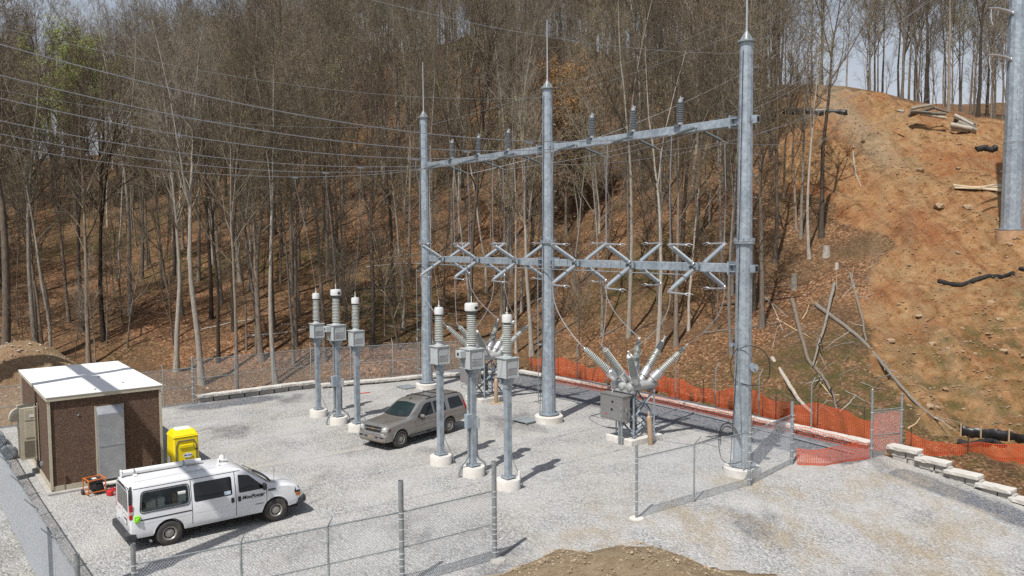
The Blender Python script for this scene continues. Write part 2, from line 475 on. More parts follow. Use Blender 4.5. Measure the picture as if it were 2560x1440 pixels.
def ground_material():
    m, nt, b = nodes_of('hillside_soil_and_leaf_litter')
    N, L = nt.nodes, nt.links
    tcn = N.new('ShaderNodeTexCoord')
    P = tcn.outputs['Object']
    def noise(s, d=5, r=0.6):
        n = N.new('ShaderNodeTexNoise')
        n.inputs['Scale'].default_value = s
        n.inputs['Detail'].default_value = d
        n.inputs['Roughness'].default_value = r
        L.new(P, n.inputs['Vector'])
        return n.outputs['Fac']
    def vor(s):
        n = N.new('ShaderNodeTexVoronoi')
        n.inputs['Scale'].default_value = s
        L.new(P, n.inputs['Vector'])
        return n
    def ramp(f, stops):
        r = N.new('ShaderNodeValToRGB')
        e = r.color_ramp.elements
        while len(e) < len(stops):
            e.new(0.5)
        for k, (p, c) in zip(e, stops):
            k.position = p
            k.color = (*c, 1)
        L.new(f, r.inputs['Fac'])
        return r.outputs['Color']
    def mix(f, a, c, mode='MIX'):
        x = N.new('ShaderNodeMix')
        x.data_type = 'RGBA'
        x.blend_type = mode
        for s_, v in (('Factor', f), ('A', a), ('B', c)):
            if isinstance(v, (int, float)):
                x.inputs[s_].default_value = v
            elif isinstance(v, tuple):
                x.inputs[s_].default_value = (*v, 1)
            else:
                L.new(v, x.inputs[s_])
        return x.outputs['Result']
    # leaf litter: each leaf a voronoi cell with its own tone
    v1 = vor(9.0)
    sep = N.new('ShaderNodeSeparateColor')
    L.new(v1.outputs['Color'], sep.inputs['Color'])
    leaf = ramp(sep.outputs['Red'], [(0.0, (0.085, 0.046, 0.027)), (0.35, (0.185, 0.092, 0.047)), (0.7, (0.295, 0.152, 0.077)), (0.93, (0.42, 0.25, 0.14)), (1.0, (0.50, 0.35, 0.23))])
    leaf = mix(ramp(noise(0.16, 5), [(0.38, (0, 0, 0)), (0.68, (0.75, 0.75, 0.75))]), leaf, (0.135, 0.098, 0.053))
    leaf = mix(ramp(noise(0.5, 6), [(0.45, (0, 0, 0)), (0.75, (0.7, 0.7, 0.7))]), leaf, (0.075, 0.050, 0.034))
    # bare clay
    clay = ramp(noise(1.6, 9, 0.72), [(0.32, (0.14, 0.070, 0.029)), (0.44, (0.325, 0.176, 0.080)), (0.58, (0.43, 0.26, 0.127)), (0.78, (0.56, 0.40, 0.235))])
    clay = mix(ramp(noise(0.22, 5), [(0.44, (0, 0, 0)), (0.68, (0.8, 0.8, 0.8))]), clay, (0.27, 0.095, 0.04))
    clay = mix(ramp(noise(0.4, 7, 0.7), [(0.5, (0, 0, 0)), (0.7, (0.6, 0.6, 0.6))]), clay, (0.25, 0.19, 0.105))
    mps = N.new('ShaderNodeMapping')
    mps.inputs['Rotation'].default_value = (0, 0, -YA)
    mps.inputs['Scale'].default_value = (1.6, 0.16, 0.16)
    L.new(P, mps.inputs['Vector'])
    ns = N.new('ShaderNodeTexNoise')
    ns.inputs['Scale'].default_value = 1.0
    ns.inputs['Detail'].default_value = 6
    ns.inputs['Roughness'].default_value = 0.6
    L.new(mps.outputs['Vector'], ns.inputs['Vector'])
    clay = mix(ramp(ns.outputs['Fac'], [(0.36, (.55, .55, .55)), (0.47, (0, 0, 0)), (.56, (0, 0, 0)), (.7, (.3, .3, .3))]), clay, mix(1.0, clay, (0.55, 0.5, 0.46), 'MULTIPLY'))
    v2 = vor(5.0)
    chips = ramp(v2.outputs['Distance'], [(0.0, (1, 1, 1)), (0.12, (1, 1, 1)), (0.2, (0, 0, 0))])
    sp2 = N.new('ShaderNodeSeparateColor')
    L.new(v2.outputs['Color'], sp2.inputs['Color'])
    chipsel = ramp(sp2.outputs['Green'], [(0.70, (0, 0, 0)), (0.74, (1, 1, 1))])
    clay = mix(mix(1.0, chips, chipsel, 'MULTIPLY'), clay, (0.37, 0.28, 0.18))
    at_ = N.new('ShaderNodeVertexColor')
    at_.layer_name = 'mask'
    spm = N.new('ShaderNodeSeparateColor')
    L.new(at_.outputs['Color'], spm.inputs['Color'])
    edge = N.new('ShaderNodeMath')
    edge.operation = 'MULTIPLY_ADD'
    L.new(noise(1.2, 7, 0.7), edge.inputs[0])
    edge.inputs[1].default_value = 0.9
    edge.inputs[2].default_value = -0.45
    ad = N.new('ShaderNodeMath')
    ad.operation = 'ADD'
    L.new(spm.outputs['Red'], ad.inputs[0])
    L.new(edge.outputs[0], ad.inputs[1])
    dm = ramp(ad.outputs[0], [(0.4, (0, 0, 0)), (0.6, (1, 1, 1))])
    c = mix(dm, leaf, clay)
    c = mix(mix(1.0, spm.outputs['Green'], ramp(noise(1.1, 6), [(0.42, (0, 0, 0)), (0.62, (1, 1, 1))]), 'MULTIPLY'), c, (0.085, 0.085, 0.030))
    c = mix(spm.outputs['Blue'], c, ramp(noise(3, 6), [(0.3, (0.27, 0.205, 0.128)), (0.7, (0.43, 0.345, 0.235))]))
    L.new(c, b.inputs['Base Color'])
    b.inputs['Roughness'].default_value = 0.95
    b.inputs['Specular IOR Level'].default_value = 0.1
    hmix = N.new('ShaderNodeMath')
    hmix.operation = 'ADD'
    L.new(noise(6, 8, 0.75), hmix.inputs[0])
    L.new(sep.outputs['Green'], hmix.inputs[1])
    bp = N.new('ShaderNodeBump')
    bp.inputs['Strength'].default_value = 1.0
    bp.inputs['Distance'].default_value = 0.17
    L.new(hmix.outputs[0], bp.inputs['Height'])
    L.new(bp.outputs['Normal'], b.inputs['Normal'])
    return m

def grid_mesh(name, X, Y, Z, m, colors=None, keep=None):
    ny, nx = X.shape
    me = bpy.data.meshes.new(name)
    vs = np.stack([X.ravel(), Y.ravel(), Z.ravel()], 1)
    idx = np.arange(nx * ny).reshape(ny, nx)
    q = np.stack([idx[:-1, :-1], idx[:-1, 1:], idx[1:, 1:], idx[1:, :-1]], -1).reshape(-1, 4)
    if keep is not None:
        k = keep.ravel()
        q = q[k[q].all(1)]
    me.from_pydata(vs.tolist(), [], q.tolist())
    if colors is not None:
        ca = me.color_attributes.new('mask', 'FLOAT_COLOR', 'POINT')
        buf = np.ones((len(vs), 4), np.float32)
        buf[:, :3] = colors
        ca.data.foreach_set('color', buf.ravel())
    me.polygons.foreach_set('use_smooth', [True] * len(me.polygons))
    me.materials.append(m)
    return me

xs = np.concatenate([np.arange(-190, -70, 3.0), np.arange(-70, 10, 0.8), np.arange(10, 52, 0.4), np.arange(52, 60, .8), np.arange(60, 150, 3.0)])
ys = np.concatenate([np.arange(-40, 12, 2.0), np.arange(12, 24, 0.25), np.arange(24, 36, .8), np.arange(36, 85, 0.5), np.arange(85, 95, .8), np.arange(95, 250, 2.5)])
TX, TY = np.meshgrid(xs, ys)
TZ = height(TX, TY)
dm_ = dirt_mask(TX.ravel(), TY.ravel())
ss_, tt_ = st_arr(TX.ravel(), TY.ravel())
heap = np.exp(-(((ss_ + 21.5) / 4.5) ** 2 + ((tt_ + 25) / 8.5) ** 2))
near_ = np.clip((26 - TY.ravel()) / 3, 0, 1)
red = np.clip(np.maximum.reduce([dm_, np.clip(heap * 2, 0, 1), near_]), 0, 1)
_px = 1280 + FPX * TX.ravel() / np.maximum(TY.ravel(), 1)
grn = np.clip(vnoise(TX.ravel(), TY.ravel(), 11) * 2.2, 0, 1) * (1 - dm_ * 0.55) * (TY.ravel() > 34)
grn = np.maximum(grn, 0.4 * np.clip(1 - np.abs(tt_ - 11) / 3.5, 0, 1) * (ss_ > 8))
_lr = np.clip((_px - 2330 + vnoise(TX.ravel(), TY.ravel(), 3) * 160) / 60, 0, 1) * np.clip((49 - TY.ravel() + vnoise(TX.ravel(), TY.ravel(), 4) * 5) / 3, 0, 1) * (tt_ > 9) * (vnoise(TX.ravel() + 5, TY.ravel(), 5) + .55)
grn = np.maximum(grn, np.clip(_lr, 0, .8))
red = red * (1 - np.clip(_lr, 0, 1) * .55)
# the haul track over the crest
near_ = near_ * (np.abs(tt_) < 60)
trk = np.clip(1 - np.abs(_px - np.interp(TY.ravel(), [60, 70, 78, 95], [2290, 2190, 2080, 2050])) / 70, 0, 1) * np.clip((TY.ravel() - 63) / 6, 0, 1) * np.clip((95 - TY.ravel()) / 5, 0, 1) * 0.7
trk = np.maximum(trk, near_ * .9)
trk = np.maximum(trk, np.clip(heap * 1.5, 0, .55))
_pc = np.interp(TY.ravel(), [36, 38, 41, 46, 52, 60, 70, 78], [2470, 2440, 2370, 2285, 2220, 2240, 2250, 2190])
_wd = 900.0 / np.maximum(TY.ravel(), 1)
for _o in (-1.6, 1.6):
    trk = np.maximum(trk, .17 * np.clip(1.3 - np.abs(_px - _pc - _o * _wd * 1.6) / _wd, 0, 1) * (TY.ravel() > 37.5) * (TY.ravel() < 80))
hill = link('hillside', grid_mesh('hillside', TX, TY, TZ, ground_material(), np.stack([red, grn, trk], 1)))
tag(hill, 'steep hillside of brown leaf litter and stripped orange clay', kind='structure')

# ------------------------------------------------------------------ gravel yard
def gravel_material():
    m, nt, b = nodes_of('crushed_stone')
    N, L = nt.nodes, nt.links
    tcn = N.new('ShaderNodeTexCoord')
    P = tcn.outputs['Object']
    def noise(s, d=5, r=0.6, st=None):
        n = N.new('ShaderNodeTexNoise')
        n.inputs['Scale'].default_value = s
        n.inputs['Detail'].default_value = d
        n.inputs['Roughness'].default_value = r
        if st:
            q = N.new('ShaderNodeMapping')
            q.inputs['Scale'].default_value = st
            q.inputs['Rotation'].default_value = (0, 0, -YA)
            L.new(P, q.inputs['Vector'])
            L.new(q.outputs['Vector'], n.inputs['Vector'])
        else:
            L.new(P, n.inputs['Vector'])
        return n.outputs['Fac']
    def ramp(f, stops):
        r = N.new('ShaderNodeValToRGB')
        e = r.color_ramp.elements
        while len(e) < len(stops):
            e.new(0.5)
        for k, (p, c) in zip(e, stops):
            k.position = p
            k.color = (*c, 1)
        L.new(f, r.inputs['Fac'])
        return r.outputs['Color']
    def mix(f, a, c, mode='MIX'):
        x = N.new('ShaderNodeMix')
        x.data_type = 'RGBA'
        x.blend_type = mode
        for s_, v in (('Factor', f), ('A', a), ('B', c)):
            if isinstance(v, (int, float)):
                x.inputs[s_].default_value = v
            elif isinstance(v, tuple):
                x.inputs[s_].default_value = (*v, 1)
            else:
                L.new(v, x.inputs[s_])
        return x.outputs['Result']
    v = N.new('ShaderNodeTexVoronoi')
    v.inputs['Scale'].default_value = 17.0
    L.new(P, v.inputs['Vector'])
    sep = N.new('ShaderNodeSeparateColor')
    L.new(v.outputs['Color'], sep.inputs['Color'])
    v2 = N.new('ShaderNodeTexVoronoi')
    v2.inputs['Scale'].default_value = 34.0
    L.new(P, v2.inputs['Vector'])
    sep2 = N.new('ShaderNodeSeparateColor')
    L.new(v2.outputs['Color'], sep2.inputs['Color'])
    stone = ramp(sep.outputs['Red'], [(0.0, (0.06, 0.06, 0.062)), (0.25, (0.20, 0.20, 0.198)), (0.6, (0.36, 0.352, 0.34)), (1.0, (0.66, 0.657, 0.645))])
    stone2 = ramp(sep2.outputs['Red'], [(0.0, (0.07, 0.07, 0.073)), (0.3, (0.25, 0.25, 0.245)), (1.0, (0.50, 0.49, 0.47))])
    stone = mix(0.45, stone, stone2)
    dust = mix(ramp(noise(0.33, 7, 0.65), [(0.34, (0, 0, 0)), (0.62, (0.7, 0.7, 0.7))]), stone, (0.485, 0.478, 0.462))
    at_ = N.new('ShaderNodeVertexColor')
    at_.layer_name = 'mask'
    sm = N.new('ShaderNodeSeparateColor')
    L.new(at_.outputs['Color'], sm.inputs['Color'])
    # washed blue-grey stone where no dust lies
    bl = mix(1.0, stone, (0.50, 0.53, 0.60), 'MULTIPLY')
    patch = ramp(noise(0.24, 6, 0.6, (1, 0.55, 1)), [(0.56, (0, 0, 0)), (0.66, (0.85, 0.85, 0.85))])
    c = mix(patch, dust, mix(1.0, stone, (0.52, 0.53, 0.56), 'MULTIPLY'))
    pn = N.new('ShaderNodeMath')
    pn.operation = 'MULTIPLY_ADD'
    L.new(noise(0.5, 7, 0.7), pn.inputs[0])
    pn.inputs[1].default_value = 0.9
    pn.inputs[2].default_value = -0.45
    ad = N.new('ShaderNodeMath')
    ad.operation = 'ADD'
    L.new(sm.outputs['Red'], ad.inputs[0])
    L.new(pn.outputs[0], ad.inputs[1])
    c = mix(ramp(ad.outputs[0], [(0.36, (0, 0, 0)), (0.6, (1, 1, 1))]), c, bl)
    # tan dust in the tracks
    tn = ramp(noise(0.45, 7, 0.7, (1, 0.6, 1)), [(0.46, (0, 0, 0)), (0.66, (1, 1, 1))])
    c = mix(mix(1.0, sm.outputs['Green'], tn, 'MULTIPLY'), c, mix(0.6, mix(1.0, stone, (1.0, 0.86, 0.66), 'MULTIPLY'), (0.36, 0.30, 0.215)))
    c = mix(sm.outputs['Blue'], c, (0.44, 0.415, 0.375))
    L.new(c, b.inputs['Base Color'])
    b.inputs['Roughness'].default_value = 0.9
    b.inputs['Specular IOR Level'].default_value = 0.2
    h = N.new('ShaderNodeMath')
    h.operation = 'ADD'
    L.new(v.outputs['Distance'], h.inputs[0])
    L.new(noise(12, 4), h.inputs[1])
    bp = N.new('ShaderNodeBump')
    bp.inputs['Strength'].default_value = 0.8
    bp.inputs['Distance'].default_value = 0.05
    bp.invert = True
    L.new(h.outputs[0], bp.inputs['Height'])
    L.new(bp.outputs['Normal'], b.inputs['Normal'])
    return m
GRAVEL = gravel_material()
def yard_z(s, t):
    s, t = np.asarray(s, float), np.asarray(t, float)
    return -np.clip(s - 13.8, 0, 60) * 0.125 + np.clip(np.abs(s) + np.abs(t), 0, 1) * (vnoise(s, t, 5) * 0.05 + vnoise(s + 9, t, 1.4) * 0.025)
sa_, ta_ = np.concatenate([np.arange(-17.0, 30, 0.4), np.arange(30, 70, 2)]), np.concatenate([np.arange(-70, -30, 2), np.arange(-30, 8.3, 0.4)])
SS, TT = np.meshgrid(sa_, ta_)
GZ = yard_z(SS, TT)
GX = YO.x + SS * E1.x + TT * E2.x
GY = YO.y + SS * E1.y + TT * E2.y
keep = ~((SS > 13.6) & (TT > 7.5)) & (GY > 8)
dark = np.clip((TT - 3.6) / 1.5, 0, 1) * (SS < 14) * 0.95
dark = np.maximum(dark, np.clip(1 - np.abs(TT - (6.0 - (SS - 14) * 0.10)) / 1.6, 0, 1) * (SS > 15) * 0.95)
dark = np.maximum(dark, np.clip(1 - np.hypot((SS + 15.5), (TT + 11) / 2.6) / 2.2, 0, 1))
tan = np.clip((SS - 9.5) / 3, 0, 1) * np.clip((TT + 14) / 4, 0, 1) * np.clip((7 - TT) / 2, 0, 1)
tan = np.maximum(tan, np.clip((-24 - TT) / 1.5, 0, 1) * 0.8)
tan = np.maximum(tan, 0.22)
strip = np.clip((0.26 - np.abs(SS + 1.35)) / 0.08, 0, 1) * ((TT > -17) & (TT < -9.8)) * 0.8
strip = strip * np.clip(0.75 + vnoise(SS, TT, 0.7) * 1.2, 0, 1)
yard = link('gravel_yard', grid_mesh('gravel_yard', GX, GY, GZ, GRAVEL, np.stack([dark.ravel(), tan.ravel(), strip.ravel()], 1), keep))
tag(yard, 'pale crushed stone yard and access drive', kind='structure')

# ================================================================== bare woodland
def bark_mat(name, c, c2, spec=0.1):
    m, nt, b = nodes_of(name)
    N, L = nt.nodes, nt.links
    t = N.new('ShaderNodeTexCoord')
    mp_ = N.new('ShaderNodeMapping')
    mp_.inputs['Scale'].default_value = (6, 6, 1.2)
    L.new(t.outputs['Object'], mp_.inputs['Vector'])
    n = N.new('ShaderNodeTexNoise')
    n.inputs['Scale'].default_value = 2.5
    n.inputs['Detail'].default_value = 7
    n.inputs['Roughness'].default_value = 0.7
    L.new(mp_.outputs['Vector'], n.inputs['Vector'])
    r = N.new('ShaderNodeValToRGB')
    r.color_ramp.elements[0].position = 0.33
    r.color_ramp.elements[1].position = 0.68
    r.color_ramp.elements[0].color = (*c2, 1)
    r.color_ramp.elements[1].color = (*c, 1)
    L.new(n.outputs['Fac'], r.inputs['Fac'])
    oi = N.new('ShaderNodeObjectInfo')
    hs = N.new('ShaderNodeHueSaturation')
    ma = N.new('ShaderNodeMapRange')
    ma.inputs['To Min'].default_value = 0.5
    ma.inputs['To Max'].default_value = 1.3
    L.new(oi.outputs['Random'], ma.inputs['Value'])
    L.new(ma.outputs['Result'], hs.inputs['Value'])
    L.new(r.outputs['Color'], hs.inputs['Color'])
    L.new(hs.outputs['Color'], b.inputs['Base Color'])
    b.inputs['Roughness'].default_value = 0.9
    b.inputs['Specular IOR Level'].default_value = spec
    bp = N.new('ShaderNodeBump')
    bp.inputs['Strength'].default_value = 0.5
    bp.inputs['Distance'].default_value = 0.03
    L.new(n.outputs['Fac'], bp.inputs['Height'])
    L.new(bp.outputs['Normal'], b.inputs['Normal'])
    return m
BARK = [bark_mat('grey_brown_bark', (0.30, 0.25, 0.20), (0.115, 0.09, 0.069)),
        bark_mat('pale_grey_bark', (0.46, 0.42, 0.36), (0.21, 0.185, 0.152)),
        bark_mat('dark_bark', (0.135, 0.11, 0.088), (0.055, 0.044, 0.036))]
TWIG = [bark_mat('brown_twigs', (0.265, 0.22, 0.162), (0.135, 0.108, 0.079)),
        bark_mat('grey_twigs', (0.34, 0.295, 0.23), (0.175, 0.148, 0.113)),
        bark_mat('dark_twigs', (0.15, 0.115, 0.084), (0.07, 0.053, 0.039))]
BUD = mat('olive_buds', (0.25, 0.225, 0.085), 0.7, 0, 0.3, 0.6)
BUD2 = mat('brown_buds', (0.24, 0.165, 0.09), 0.7, 0, 0.3, 0.6)
LEAFG = mat('fresh_green_leaves', (0.25, 0.30, 0.05), 0.6, 0, 0.3, 0.5)
LEAFO = mat('orange_dry_leaves', (0.36, 0.19, 0.065), 0.7, 0, 0.3, 0.8)

class Segs:
    """tapered limbs gathered as numpy-friendly lists"""
    def __init__(self):
        self.v, self.f = [], []
    def limb(self, pts, rs, n):
        o = len(self.v)
        m = len(pts)
        d0 = (pts[-1] - pts[0]).normalized()
        a = d0.orthogonal().normalized()
        b = d0.cross(a)
        cs = [(math.cos(2 * math.pi * k / n), math.sin(2 * math.pi * k / n)) for k in range(n)]
        for p, r in zip(pts, rs):
            for c, s in cs:
                self.v.append((p.x + (a.x * c + b.x * s) * r, p.y + (a.y * c + b.y * s) * r, p.z + (a.z * c + b.z * s) * r))
        for i in range(m - 1):
            for k in range(n):
                q, w_ = o + i * n + k, o + i * n + (k + 1) % n
                self.f.append((q, w_, w_ + n, q + n))
    def leaf(self, p, s, rnd):
        o = len(self.v)
        a = Vector((rnd.gauss(0, 1), rnd.gauss(0, 1), rnd.gauss(0, 1))).normalized()
        b = a.orthogonal().normalized()
        for q in (p - b * s * 0.5, p + a * s, p + b * s * 0.5):
            self.v.append(tuple(q))
        self.f.append((o, o + 1, o + 2))
    def mesh(self, name, m):
        me = bpy.data.meshes.new(name)
        me.from_pydata(self.v, [], self.f)
        me.materials.append(m)
        me.polygons.foreach_set('use_smooth', [True] * len(me.polygons))
        return me

def grow(rnd, start, dirn, length, r0, r1, n_nodes, wander, up):
    pts = [start.copy()]
    d = dirn.normalized()
    for i in range(n_nodes):
        d = (d + Vector((rnd.gauss(0, wander), rnd.gauss(0, wander), rnd.gauss(0, wander) + up))).normalized()
        pts.append(pts[-1] + d * (length / n_nodes))
    rs = [r0 + (r1 - r0) * i / n_nodes for i in range(n_nodes + 1)]
    return pts, rs
def pick(pts, rs, f):
    x = f * (len(pts) - 1)
    i = min(int(x), len(pts) - 2)
    u = x - i
    return pts[i].lerp(pts[i + 1], u), rs[i] + (rs[i + 1] - rs[i]) * u, (pts[i + 1] - pts[i]).normalized()
def side(rnd, d, ang):
    a = d.orthogonal().normalized()
    a.rotate(Matrix.Rotation(rnd.uniform(0, 2 * math.pi), 3, d))
    return (d * math.cos(ang) + a * math.sin(ang)).normalized()

def make_tree_meshes(seed, H, r0, first=0.42, fork=0.0, spread=1.0, nb=13, twigs=1.0, lean=0.03, buds=None, bud_n=1, bud_s=0.07, kinds=(0, 0)):
    rnd = random.Random(seed)
    T, C, B = Segs(), Segs(), Segs()
    ld = Vector((rnd.gauss(0, lean), rnd.gauss(0, lean), 1)).normalized()
    axes = []
    pts, rs = grow(rnd, Vector((0, 0, -0.4)), ld, H * 0.96, r0, 0.02, 13, 0.035, 0.03)
    rs = [r0 * ((1 - i / 13) ** 1.15) * 0.96 + 0.014 for i in range(14)]
    rs[0] *= 1.5
    T.limb(pts, rs, 9)
    axes.append((pts, rs, first, nb))
    if fork:
        p, r, d = pick(pts, rs, fork)
        fp, fr = grow(rnd, p, side(rnd, d, R(17)), H * (1 - fork) * 0.95, r * 0.75, 0.02, 8, 0.05, 0.05)
        T.limb(fp, fr, 7)
        axes.append((fp, fr, 0.15, int(nb * 0.7)))
    for pts, rs, f0, n in axes:
        L0 = (pts[-1] - pts[0]).length
        for i in range(n):
            f = f0 + (0.97 - f0) * (i + rnd.random()) / n
            p, r, d = pick(pts, rs, f)
            bl = (0.10 + 0.26 * (1 - f)) * H * rnd.uniform(0.6, 1.25) * spread + 0.8
            bp, br = grow(rnd, p, side(rnd, d, R(rnd.uniform(22, 52))), bl, min(r * 0.62, 0.012 * bl + 0.012), 0.012, 6, 0.10, 0.085)
            C.limb(bp, br, 4)
            for j in range(int((4 + bl * 1.25) * twigs)):
                f2 = 0.18 + 0.8 * rnd.random()
                p2, r2, d2 = pick(bp, br, f2)
                l2 = bl * rnd.uniform(0.16, 0.42) * (1.15 - f2 * 0.6) + 0.25
                sp, sr = grow(rnd, p2, side(rnd, d2, R(rnd.uniform(25, 60))), l2, max(0.008, r2 * 0.5), 0.006, 4, 0.12, 0.07)
                C.limb(sp, sr, 3)
                for k in range(int((3 + l2 * 2.6) * twigs)):
                    p3, r3, d3 = pick(sp, sr, 0.15 + 0.85 * rnd.random())
                    l3 = rnd.uniform(0.25, 0.75) * min(1.0, 0.5 + l2 * 0.25)
                    q = p3 + side(rnd, d3, R(rnd.uniform(20, 60))) * l3 + Vector((0, 0, 0.08 * l3))
                    C.limb([p3, q], [0.0065, 0.004], 3)
                    if buds is not None:
                        for _ in range(bud_n):
                            B.leaf(p3.lerp(q, rnd.uniform(0.3, 1.1)) + Vector((rnd.gauss(0, .08), rnd.gauss(0, .08), rnd.gauss(0, .08))) * (bud_n > 1), bud_s * rnd.uniform(0.6, 1.3), rnd)
    out = [('trunk', T.mesh('trunk', BARK[kinds[0]])), ('crown', C.mesh('crown', TWIG[kinds[1]]))]
    if buds is not None:
        out.append(('buds', B.mesh('buds', buds)))
    return out

PROTO = [
    make_tree_meshes(11, 23, 0.19, 0.42, 0.6, 1.0, 15, 1.3, kinds=(0, 0), buds=BUD, bud_s=0.05),
    make_tree_meshes(12, 25, 0.22, 0.46, 0.5, 0.95, 14, 1.3, kinds=(1, 1)),
    make_tree_meshes(13, 21, 0.155, 0.38, 0.55, 1.1, 14, 1.3, kinds=(0, 0), buds=BUD, bud_s=0.085),
    make_tree_meshes(14, 24, 0.21, 0.42, 0.42, 1.05, 14, 1.3, kinds=(2, 2), buds=BUD2, bud_s=0.05),
    make_tree_meshes(15, 20, 0.13, 0.46, 0, 1.0, 14, 1.3, kinds=(1, 1), buds=BUD, bud_s=0.08),
    make_tree_meshes(16, 26, 0.25, 0.40, 0.45, 1.2, 16, 1.3, kinds=(0, 0), buds=BUD2, bud_s=0.08),
    make_tree_meshes(17, 18, 0.105, 0.33, 0, 1.0, 14, 1.2, kinds=(0, 1)),
    make_tree_meshes(18, 22, 0.175, 0.45, 0.62, 1.05, 14, 1.3, lean=0.07, kinds=(2, 0), buds=BUD, bud_s=0.05),
    make_tree_meshes(19, 24, 0.18, 0.48, 0.55, 0.95, 13, 1.3, kinds=(1, 0)),
    make_tree_meshes(20, 12, 0.06, 0.22, 0, 0.85, 13, 1.0, lean=0.08, kinds=(0, 0)),
    make_tree_meshes(21, 9, 0.045, 0.2, 0.3, 0.95, 11, 1.0, lean=0.1, kinds=(2, 0)),
]
PH = [23, 25, 21, 24, 20, 26, 18, 22, 24, 12, 9]
GREEN = make_tree_meshes(31, 21, 0.24, 0.25, 0.35, 1.5, 20, 1.2, kinds=(0, 0), buds=LEAFG, bud_n=9, bud_s=0.12)
ORANGE = make_tree_meshes(32, 16, 0.17, 0.2, 0.3, 1.55, 20, 1.1, kinds=(0, 0), buds=LEAFO, bud_n=8, bud_s=0.11)
KINDLAB = ['tall straight grey-brown bare tree', 'tall pale-barked forked bare tree', 'mid-sized tree with olive buds', 'tall dark-barked forked bare tree', 'slender pale tree with olive buds',
           'large spreading tree with brown buds', 'slim young grey-brown tree', 'leaning dark-barked bare tree', 'pale-barked tree with high narrow crown', 'thin bare sapling', 'small dark forked sapling']
n_tree = [0]
def plant(meshes, x, y, scale, rz, label, group=None, lean=(0, 0), zs=1.0, name='bare_tree', dz=0.0):
    z = hz(x, y) - 0.1 + dz
    t = thing(name, label, 'tree', (x, y, z), rz, group)
    t.rotation_euler = (lean[0], lean[1], rz)
    t.scale = (scale, scale, scale * zs)
    for n, me in meshes:
        q = link(n, me, t)
        if n == 'buds': q['kind'] = 'stuff'
    n_tree[0] += 1
    return t

# trees that stand out in the photograph: base pixel, tree kind, height factor
rndT = random.Random(5)
def plant_px(x, y, Y, kind, scale, label, rz=None, lean=(0, 0), group=None, meshes=None, name='bare_tree', zs=1.0):
    p = at(x, y, Y)
    return plant(meshes or PROTO[kind], p.x, p.y, scale, rndT.uniform(0, 6.28) if rz is None else rz, label, group, lean, zs, name)
NEARLAB = 'bare tree rising behind the back chain-link fence'
plant_px(8, 880, 55, 5, 1.25, 'massive grey trunk rising behind the soil heap past the control house', lean=(0, -0.02))
plant_px(90, 890, 56, 8, 1.05, 'straight pale grey tree behind the soil heap, nearest the massive trunk')
plant_px(128, 895, 57, 4, 1.0, 'slender budding tree behind the soil heap beside the straight pale tree')
plant_px(108, 890, 58, 6, 1.0, 'thin young tree squeezed between two trees behind the soil heap')
plant_px(222, 905, 56, 0, 0.9, 'grey-brown tree behind the left end of the white roofed control house')
plant_px(262, 900, 60, 3, 0.9, 'dark forked tree behind the white roof of the control house')
plant_px(318, 890, 58, 9, 1.0, 'thin sapling standing just behind the white roof of the control house', group='saplings by the back fence')
plant_px(440, 925, 54, 1, 0.86, 'pale forked tree behind the fence to the left of the fence corner post')
plant_px(505, 955, 52, 1, 1.0, 'thick pale grey tree right behind the fence corner post')
plant_px(545, 900, 56, 7, 0.8, 'leaning dark tree behind the fence near the corner post')
plant_px(690, 930, 53, 8, 0.95, 'pale tree with a high crown behind the middle of the back fence')
plant_px(655, 900, 56, 5, 0.85, 'spreading tree with brown buds behind the middle of the back fence')
plant_px(740, 880, 58, 0, 0.85, 'grey-brown straight tree behind the back fence, near the shortest sensor columns')
plant_px(930, 870, 58, 3, 0.95, 'dark forked tree behind the back fence between the sensor columns and the gantry')
plant_px(895, 900, 55, 10, 1.0, 'small crooked sapling by the back fence behind the sensor columns')
plant_px(1000, 860, 58, 9, 1.1, 'thin sapling behind the back fence beside the far gantry pole')
plant_px(1905, 775, 52, 0, 0.95, 'grey-brown tree at the edge of the stripped bank behind the tallest pole')
plant_px(1937, 640, 60, 3, 0.85, 'dark forked tree at the edge of the stripped clay bank')
plant_px(2056, 548, 61, 7, 1.1, 'dark leaning tree standing alone on the clay bank', lean=(0, 0.10), rz=0.6)
plant_px(2003, 536, 62, 4, 0.95, 'slender pale tree at the top of the clay bank, in a pair')
plant_px(1992, 530, 63, 6, 1.0, 'thin grey tree paired with a slender pale one on the clay bank')
plant_px(2025, 590, 59, 8, 0.72, 'white-barked thin tree on the clay bank in front of the pair')
plant_px(1960, 470, 67, 6, 0.9, 'young tree at the upper left edge of the clay bank')
plant_px(1830, 830, 50, 8, 0.75, 'pale tree on the leaf-covered slope behind the tallest gantry pole')
plant_px(1645, 850, 53, 8, 0.9, 'pale twin-stemmed tree on the slope behind the nearer circuit breaker')
plant_px(1690, 850, 53, 0, 0.85, 'grey straight tree on the slope behind the nearer circuit breaker')
plant_px(1450, 870, 57, 10, 1.0, 'small sapling on the slope behind the middle gantry pole')
plant_px(1330, 880, 60, 1, 0.85, 'pale forked tree on the slope beside the middle gantry pole')
plant_px(1290, 870, 61, 4, 0.95, 'slender budding tree on the slope beside the middle gantry pole')
o = plant_px(185, 410, 100, 0, 1.02, 'round-crowned tree in fresh yellow-green leaf on the left hillside', meshes=GREEN, name='leafing_tree')
plant_px(30, 430, 108, 0, 0.7, 'smaller tree in fresh green leaf at the far left of the woods', meshes=GREEN, name='leafing_tree')
plant_px(1415, 560, 79, 0, 1.0, 'tree still holding orange dry leaves behind the middle lightning rod', meshes=ORANGE, name='orange_leaved_tree')
plant_px(1455, 560, 81, 0, 0.72, 'lower tree with orange dry leaves behind the first row of arresters', meshes=ORANGE, name='orange_leaved_tree')

